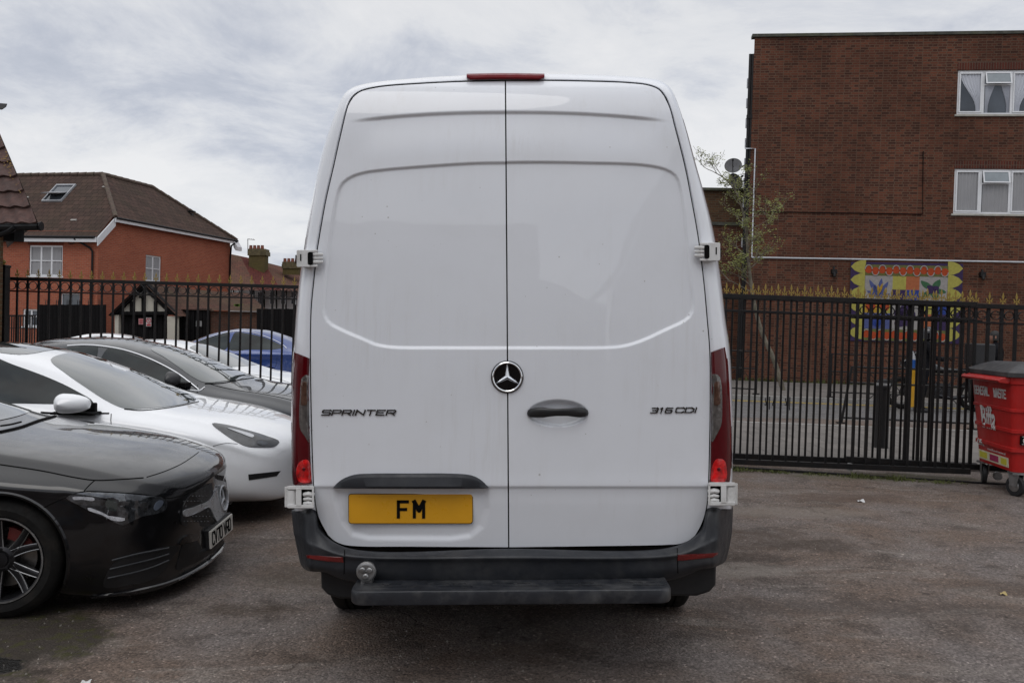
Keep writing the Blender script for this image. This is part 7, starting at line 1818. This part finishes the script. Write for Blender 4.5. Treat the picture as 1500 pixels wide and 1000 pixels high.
def person(name, label, x, y, z, rz, helmet=True, sc=1.0, hair=None):
    p = thing(name, label, 'person', (x, y, z), rz)
    # facing +x. standing, one arm forward on the handlebar
    Vv = [(0, 0, .96), (0, 0, 1.14), (.01, 0, 1.32), (.02, 0, 1.44), (.04, 0, 1.52), (.05, 0, 1.60), (.07, 0, 1.70),
      (0, .10, .92), (.05, .12, .50), (-.02, .13, .09), (.12, .13, .04), (0, -.10, .92), (-.06, -.13, .50), (-.16, -.14, .09), (-.02, -.14, .04),
      (.01, .19, 1.42), (.10, .25, 1.18), (.36, .20, 1.14), (.44, .18, 1.15), (.01, -.19, 1.42), (.08, -.26, 1.18), (.34, -.20, 1.12), (.42, -.18, 1.13)]
    E = [(0, 1), (1, 2), (2, 3), (3, 4), (4, 5), (5, 6), (0, 7), (7, 8), (8, 9), (9, 10), (0, 11), (11, 12), (12, 13), (13, 14), (3, 15), (15, 16), (16, 17), (17, 18), (3, 19), (19, 20), (20, 21), (21, 22)]
    Rd = [(.17, .14), (.17, .14), (.19, .15), (.13, .11), (.065, .065), (.095, .085), (.10, .085), .10, .075, .05, .04, .10, .075, .05, .04, .08, .062, .045, .035, .08, .062, .045, .035]
    Rd = [tuple(v*.9 for v in r_) if isinstance(r_, tuple) else (r_*.9, r_*.9) for r_ in Rd]
    body = skin_mesh('body', Vv, E, Rd, M_cloth, p)
    mb = MB(); mb.grid([[(.075+.096*math.cos(a)*math.sin(b), .078*math.sin(a)*math.sin(b), 1.645+.125*math.cos(b)) for a in np.linspace(0, 2*PI, 17)[:-1]] for b in np.linspace(.02, PI-.02, 12)], closed=True)
    mb.prism([(.165, 1.66), (.19, 1.625), (.165, 1.615)], lambda q: (q[0], -.014, q[1]), lambda q: (q[0], .014, q[1])); mb.box((.155, 0, 1.59), (.02, .05, .012))
    for s in (-1, 1): mb.box((.05, s*.08, 1.64), (.03, .02, .06))
    mb.build('face', M_skin, p)
    if helmet:
        mb = MB(); mb.grid([[(.055+.145*math.cos(a)*math.sin(b), .125*math.sin(a)*math.sin(b), 1.68+.145*math.cos(b)) for a in np.linspace(0, 2*PI, 25)[:-1]] for b in np.linspace(.02, 1.75, 12)], closed=True); mb.grid([[(.055+.147*math.cos(a), .127*math.sin(a), z_) for a in np.linspace(.8, 2*PI-.8, 20)] for z_ in (1.68, 1.60, 1.56)])
        mb.build('helmet', M_gloss, p); mb = MB(); mb.grid([[(.055+.152*math.cos(a), .132*math.sin(a), z_) for a in np.linspace(-.9, .9, 14)] for z_ in (1.72, 1.755)]); mb.build('helmet_stripe', simple('white_plastic_card', (.66, .67, .7), .5), p)
    else:
        mb = MB(); mb.grid([[(.06+.112*math.cos(a)*math.sin(b), .095*math.sin(a)*math.sin(b), 1.67+.125*math.cos(b)) for a in np.linspace(0, 2*PI, 21)[:-1]] for b in np.linspace(.02, 1.5, 9)], closed=True); mb.grid([[(.055+.10*math.cos(a), .09*math.sin(a), z_) for a in np.linspace(1.0, 2*PI-1.0, 16)] for z_ in (1.69, 1.60, 1.56)]); mb.build('hair', simple('dark_hair', (.012, .010, .009), .6), p)
    for s in (-1, 1):   # hands: palm, four fingers and a thumb
        hx, hy, hz = .44, s*.18, 1.15
        vv = [(hx-.03, hy, hz), (hx+.02, hy, hz), (hx+.05, hy, hz)]; ee = [(0, 1), (1, 2)]; rr = [(.022, .014), (.036, .014), (.034, .012)]
        for k in range(4):
            o_ = -.027+k*.018; b0 = len(vv); L_ = (.9, 1.0, .96, .8)[k]
            vv += [(hx+.06, hy+o_, hz), (hx+.085, hy+o_, hz-.012*L_), (hx+.085, hy+o_, hz-.036*L_), (hx+.07, hy+o_, hz-.05*L_)]; ee += [(2, b0), (b0, b0+1), (b0+1, b0+2), (b0+2, b0+3)]; rr += [.010, .009, .0085, .007]
        b0 = len(vv); vv += [(hx+.015, hy-s*.035, hz-.01), (hx+.035, hy-s*.045, hz-.03), (hx+.055, hy-s*.04, hz-.045)]; ee += [(1, b0), (b0, b0+1), (b0+1, b0+2)]; rr += [.011, .010, .008]
        skin_mesh('hand', vv, ee, rr, M_cloth if helmet else M_skin, p, sub=1)
    for k, s in ((9, 1), (13, -1)):
        x0, y0_, z0_ = Vv[k]; mb = MB(); mb.grid([[(x0-.07+t*.28, y0_+.045*math.sin(a)*(1-.35*(2*t-1)**2), .045*(1.3-t*.6)*(1+math.cos(a))) for a in np.linspace(0, 2*PI, 15)[:-1]] for t in np.linspace(0, 1, 8)], closed=True, cap=True); mb.build('shoe', M_blk, p)
    return p
rq = P(1352, 600, 18.3); person('person', 'rider in black jacket and black helmet standing at the motorcycle, facing right', rq.x, rq.y, .035, R(-8))
rq2 = P(1458, 575, 19.6); person('person', 'dark haired person in dark clothes behind the bin, only head and shoulders showing', rq2.x, rq2.y, .035, R(160), helmet=False)
mq = P(1373, 600, 18.9); mc = thing('motorcycle', 'black motorcycle with a square delivery box, standing in the road beside the rider', 'motorcycle', (mq.x, mq.y, .035), R(172)); mc.scale = (1.15, 1.15, 1.12)
for x in (-.66, .66):
    mb = MB(); mb.lathe([(.235, -.05), (.29, -.055), (.315, -.02), (.315, .02), (.29, .055), (.235, .05)], (x, 0, .315), (0, 1, 0), 40); w_ = mb.build('wheel', M_tyre, mc)
    mb = MB(); mb.lathe([(.24, -.035), (.22, 0), (.24, .035)], (x, 0, .315), (0, 1, 0), 40); mb.lathe([(.04, -.06), (.05, 0), (.04, .06)], (x, 0, .315), (0, 1, 0), 16, cap=True)
    for k in range(8): a = PI*k/4; mb.tube([(x+.04*math.cos(a), .02*(-1)**k, .315+.04*math.sin(a)), (x+.225*math.cos(a), 0, .315+.225*math.sin(a))], .008, 5)
    mb.build('rim', M_alloyd, w_)
mb = MB(); mb.box((.0, 0, .38), (.42, .26, .30)); mb.tube([(.08, .10, .30), (-.2, .14, .25), (-.75, .17, .36)], .04, 10); mb.lathe([(.10, -.14), (.12, 0), (.10, .14)], (.02, 0, .36), (0, 1, 0), 18, cap=True); mb.build('engine', M_alloyd, mc, bevel=.02)
mb = MB(); rows = [[(x, w__*math.sin(a), z__+h__*math.cos(a)) for a in np.linspace(0, 2*PI, 17)[:-1]] for x, w__, z__, h__ in ((.46, .05, .86, .05), (.38, .13, .84, .10), (.15, .15, .84, .12), (-.05, .10, .78, .07), (-.3, .13, .78, .05), (-.62, .12, .80, .05), (-.85, .07, .88, .04), (-.92, .02, .90, .02))]; mb.grid(rows, closed=True, cap=True); mb.build('tank_and_seat', M_gloss, mc)
mb = MB(); mb.tube([(.66, .09, .32), (.50, .09, .74), (.40, .08, .98)], .028, 8); mb.tube([(.66, -.09, .32), (.50, -.09, .74), (.40, -.08, .98)], .028, 8); mb.tube([(.28, -.36, 1.04), (.38, -.2, 1.06), (.42, 0, 1.02), (.38, .2, 1.06), (.28, .36, 1.04)], .016, 8); mb.build('fork_and_bars', M_iron, mc)
mb = MB(); mb.prism([(.42, .72), (.66, .82), (.70, .94), (.52, 1.08), (.44, 1.16), (.40, .92)], lambda q: (q[0], -.13, q[1]), lambda q: (q[0], .13, q[1])); mb.build('headlamp_cowl', M_gloss, mc, bevel=.03)
mb = MB(); mb.box((-.72, 0, 1.12), (.42, .42, .42)); mb.build('delivery_box', simple('black_box', (.014, .014, .016), .5), mc, bevel=.03)
mb = MB(); mb.lathe([(.04, 0), (.035, .03), (.001, .04)], (.1, -.16, .62), (0, -1, 0), 12); mb.box((.10, -.14, .62), (.12, .03, .07)); mb.build('indicator', simple('orange_plastic', (.60, .20, .01), .4), mc)

# ------------------------------------------------------------------ buildings across the yard behind the camera (they show in the paintwork)
bO = (0, -13, 0); bk = wthing('brick_yard_building', 'long brick building with a pitched roof across the yard, behind the photographer', 'building', bO)
wall_mb((3.0, -13, 0), Vector((-1, 0, 0)), 0, 22, -.1, [(0, 3.7), (2.4, 4.5), (2.401, 5.4), (22, 5.4)], [(4, 6, 1, 2.4), (9, 11, 1, 2.4), (14, 16, 1, 2.4)]).build('wall', M_bk2, bk, fix=False, smooth=False)
mb = MB(); roofface(mb, [(.6, -12.7, 5.3), (-19.5, -12.7, 5.3), (-19.5, -17, 7.0), (.6, -17, 7.0)], (1, 0, 0)); mb.build('roof', M_tile1, bk, fix=False, smooth=False)
mb = MB()
for u0 in (4, 9, 14): mb.box((3-u0-1, -13.12, 1.7), (2, .05, 1.4))
mb.build('window', M_wglass, bk, smooth=False)
gb = wthing('gabled_house', 'tall gabled brick house across the yard, behind the photographer', 'house', (9, -12, 0))
mb = wall_mb((9, -12, 0), Vector((-1, 0, 0)), 0, 6, -.1, [(0, 4.2), (3, 8.8), (6, 4.2)], []); mb.build('gable_wall', M_bk1, gb, fix=False, smooth=False)
mb = MB(); roofface(mb, [(2.8, -11.7, 4.0), (2.8, -20, 4.0), (6, -20, 8.9), (6, -11.7, 8.9)], (0, 1, 0)); roofface(mb, [(9.2, -11.7, 4.0), (9.2, -20, 4.0), (6, -20, 8.9), (6, -11.7, 8.9)], (0, 1, 0)); mb.build('roof', M_tile1, gb, fix=False, smooth=False)
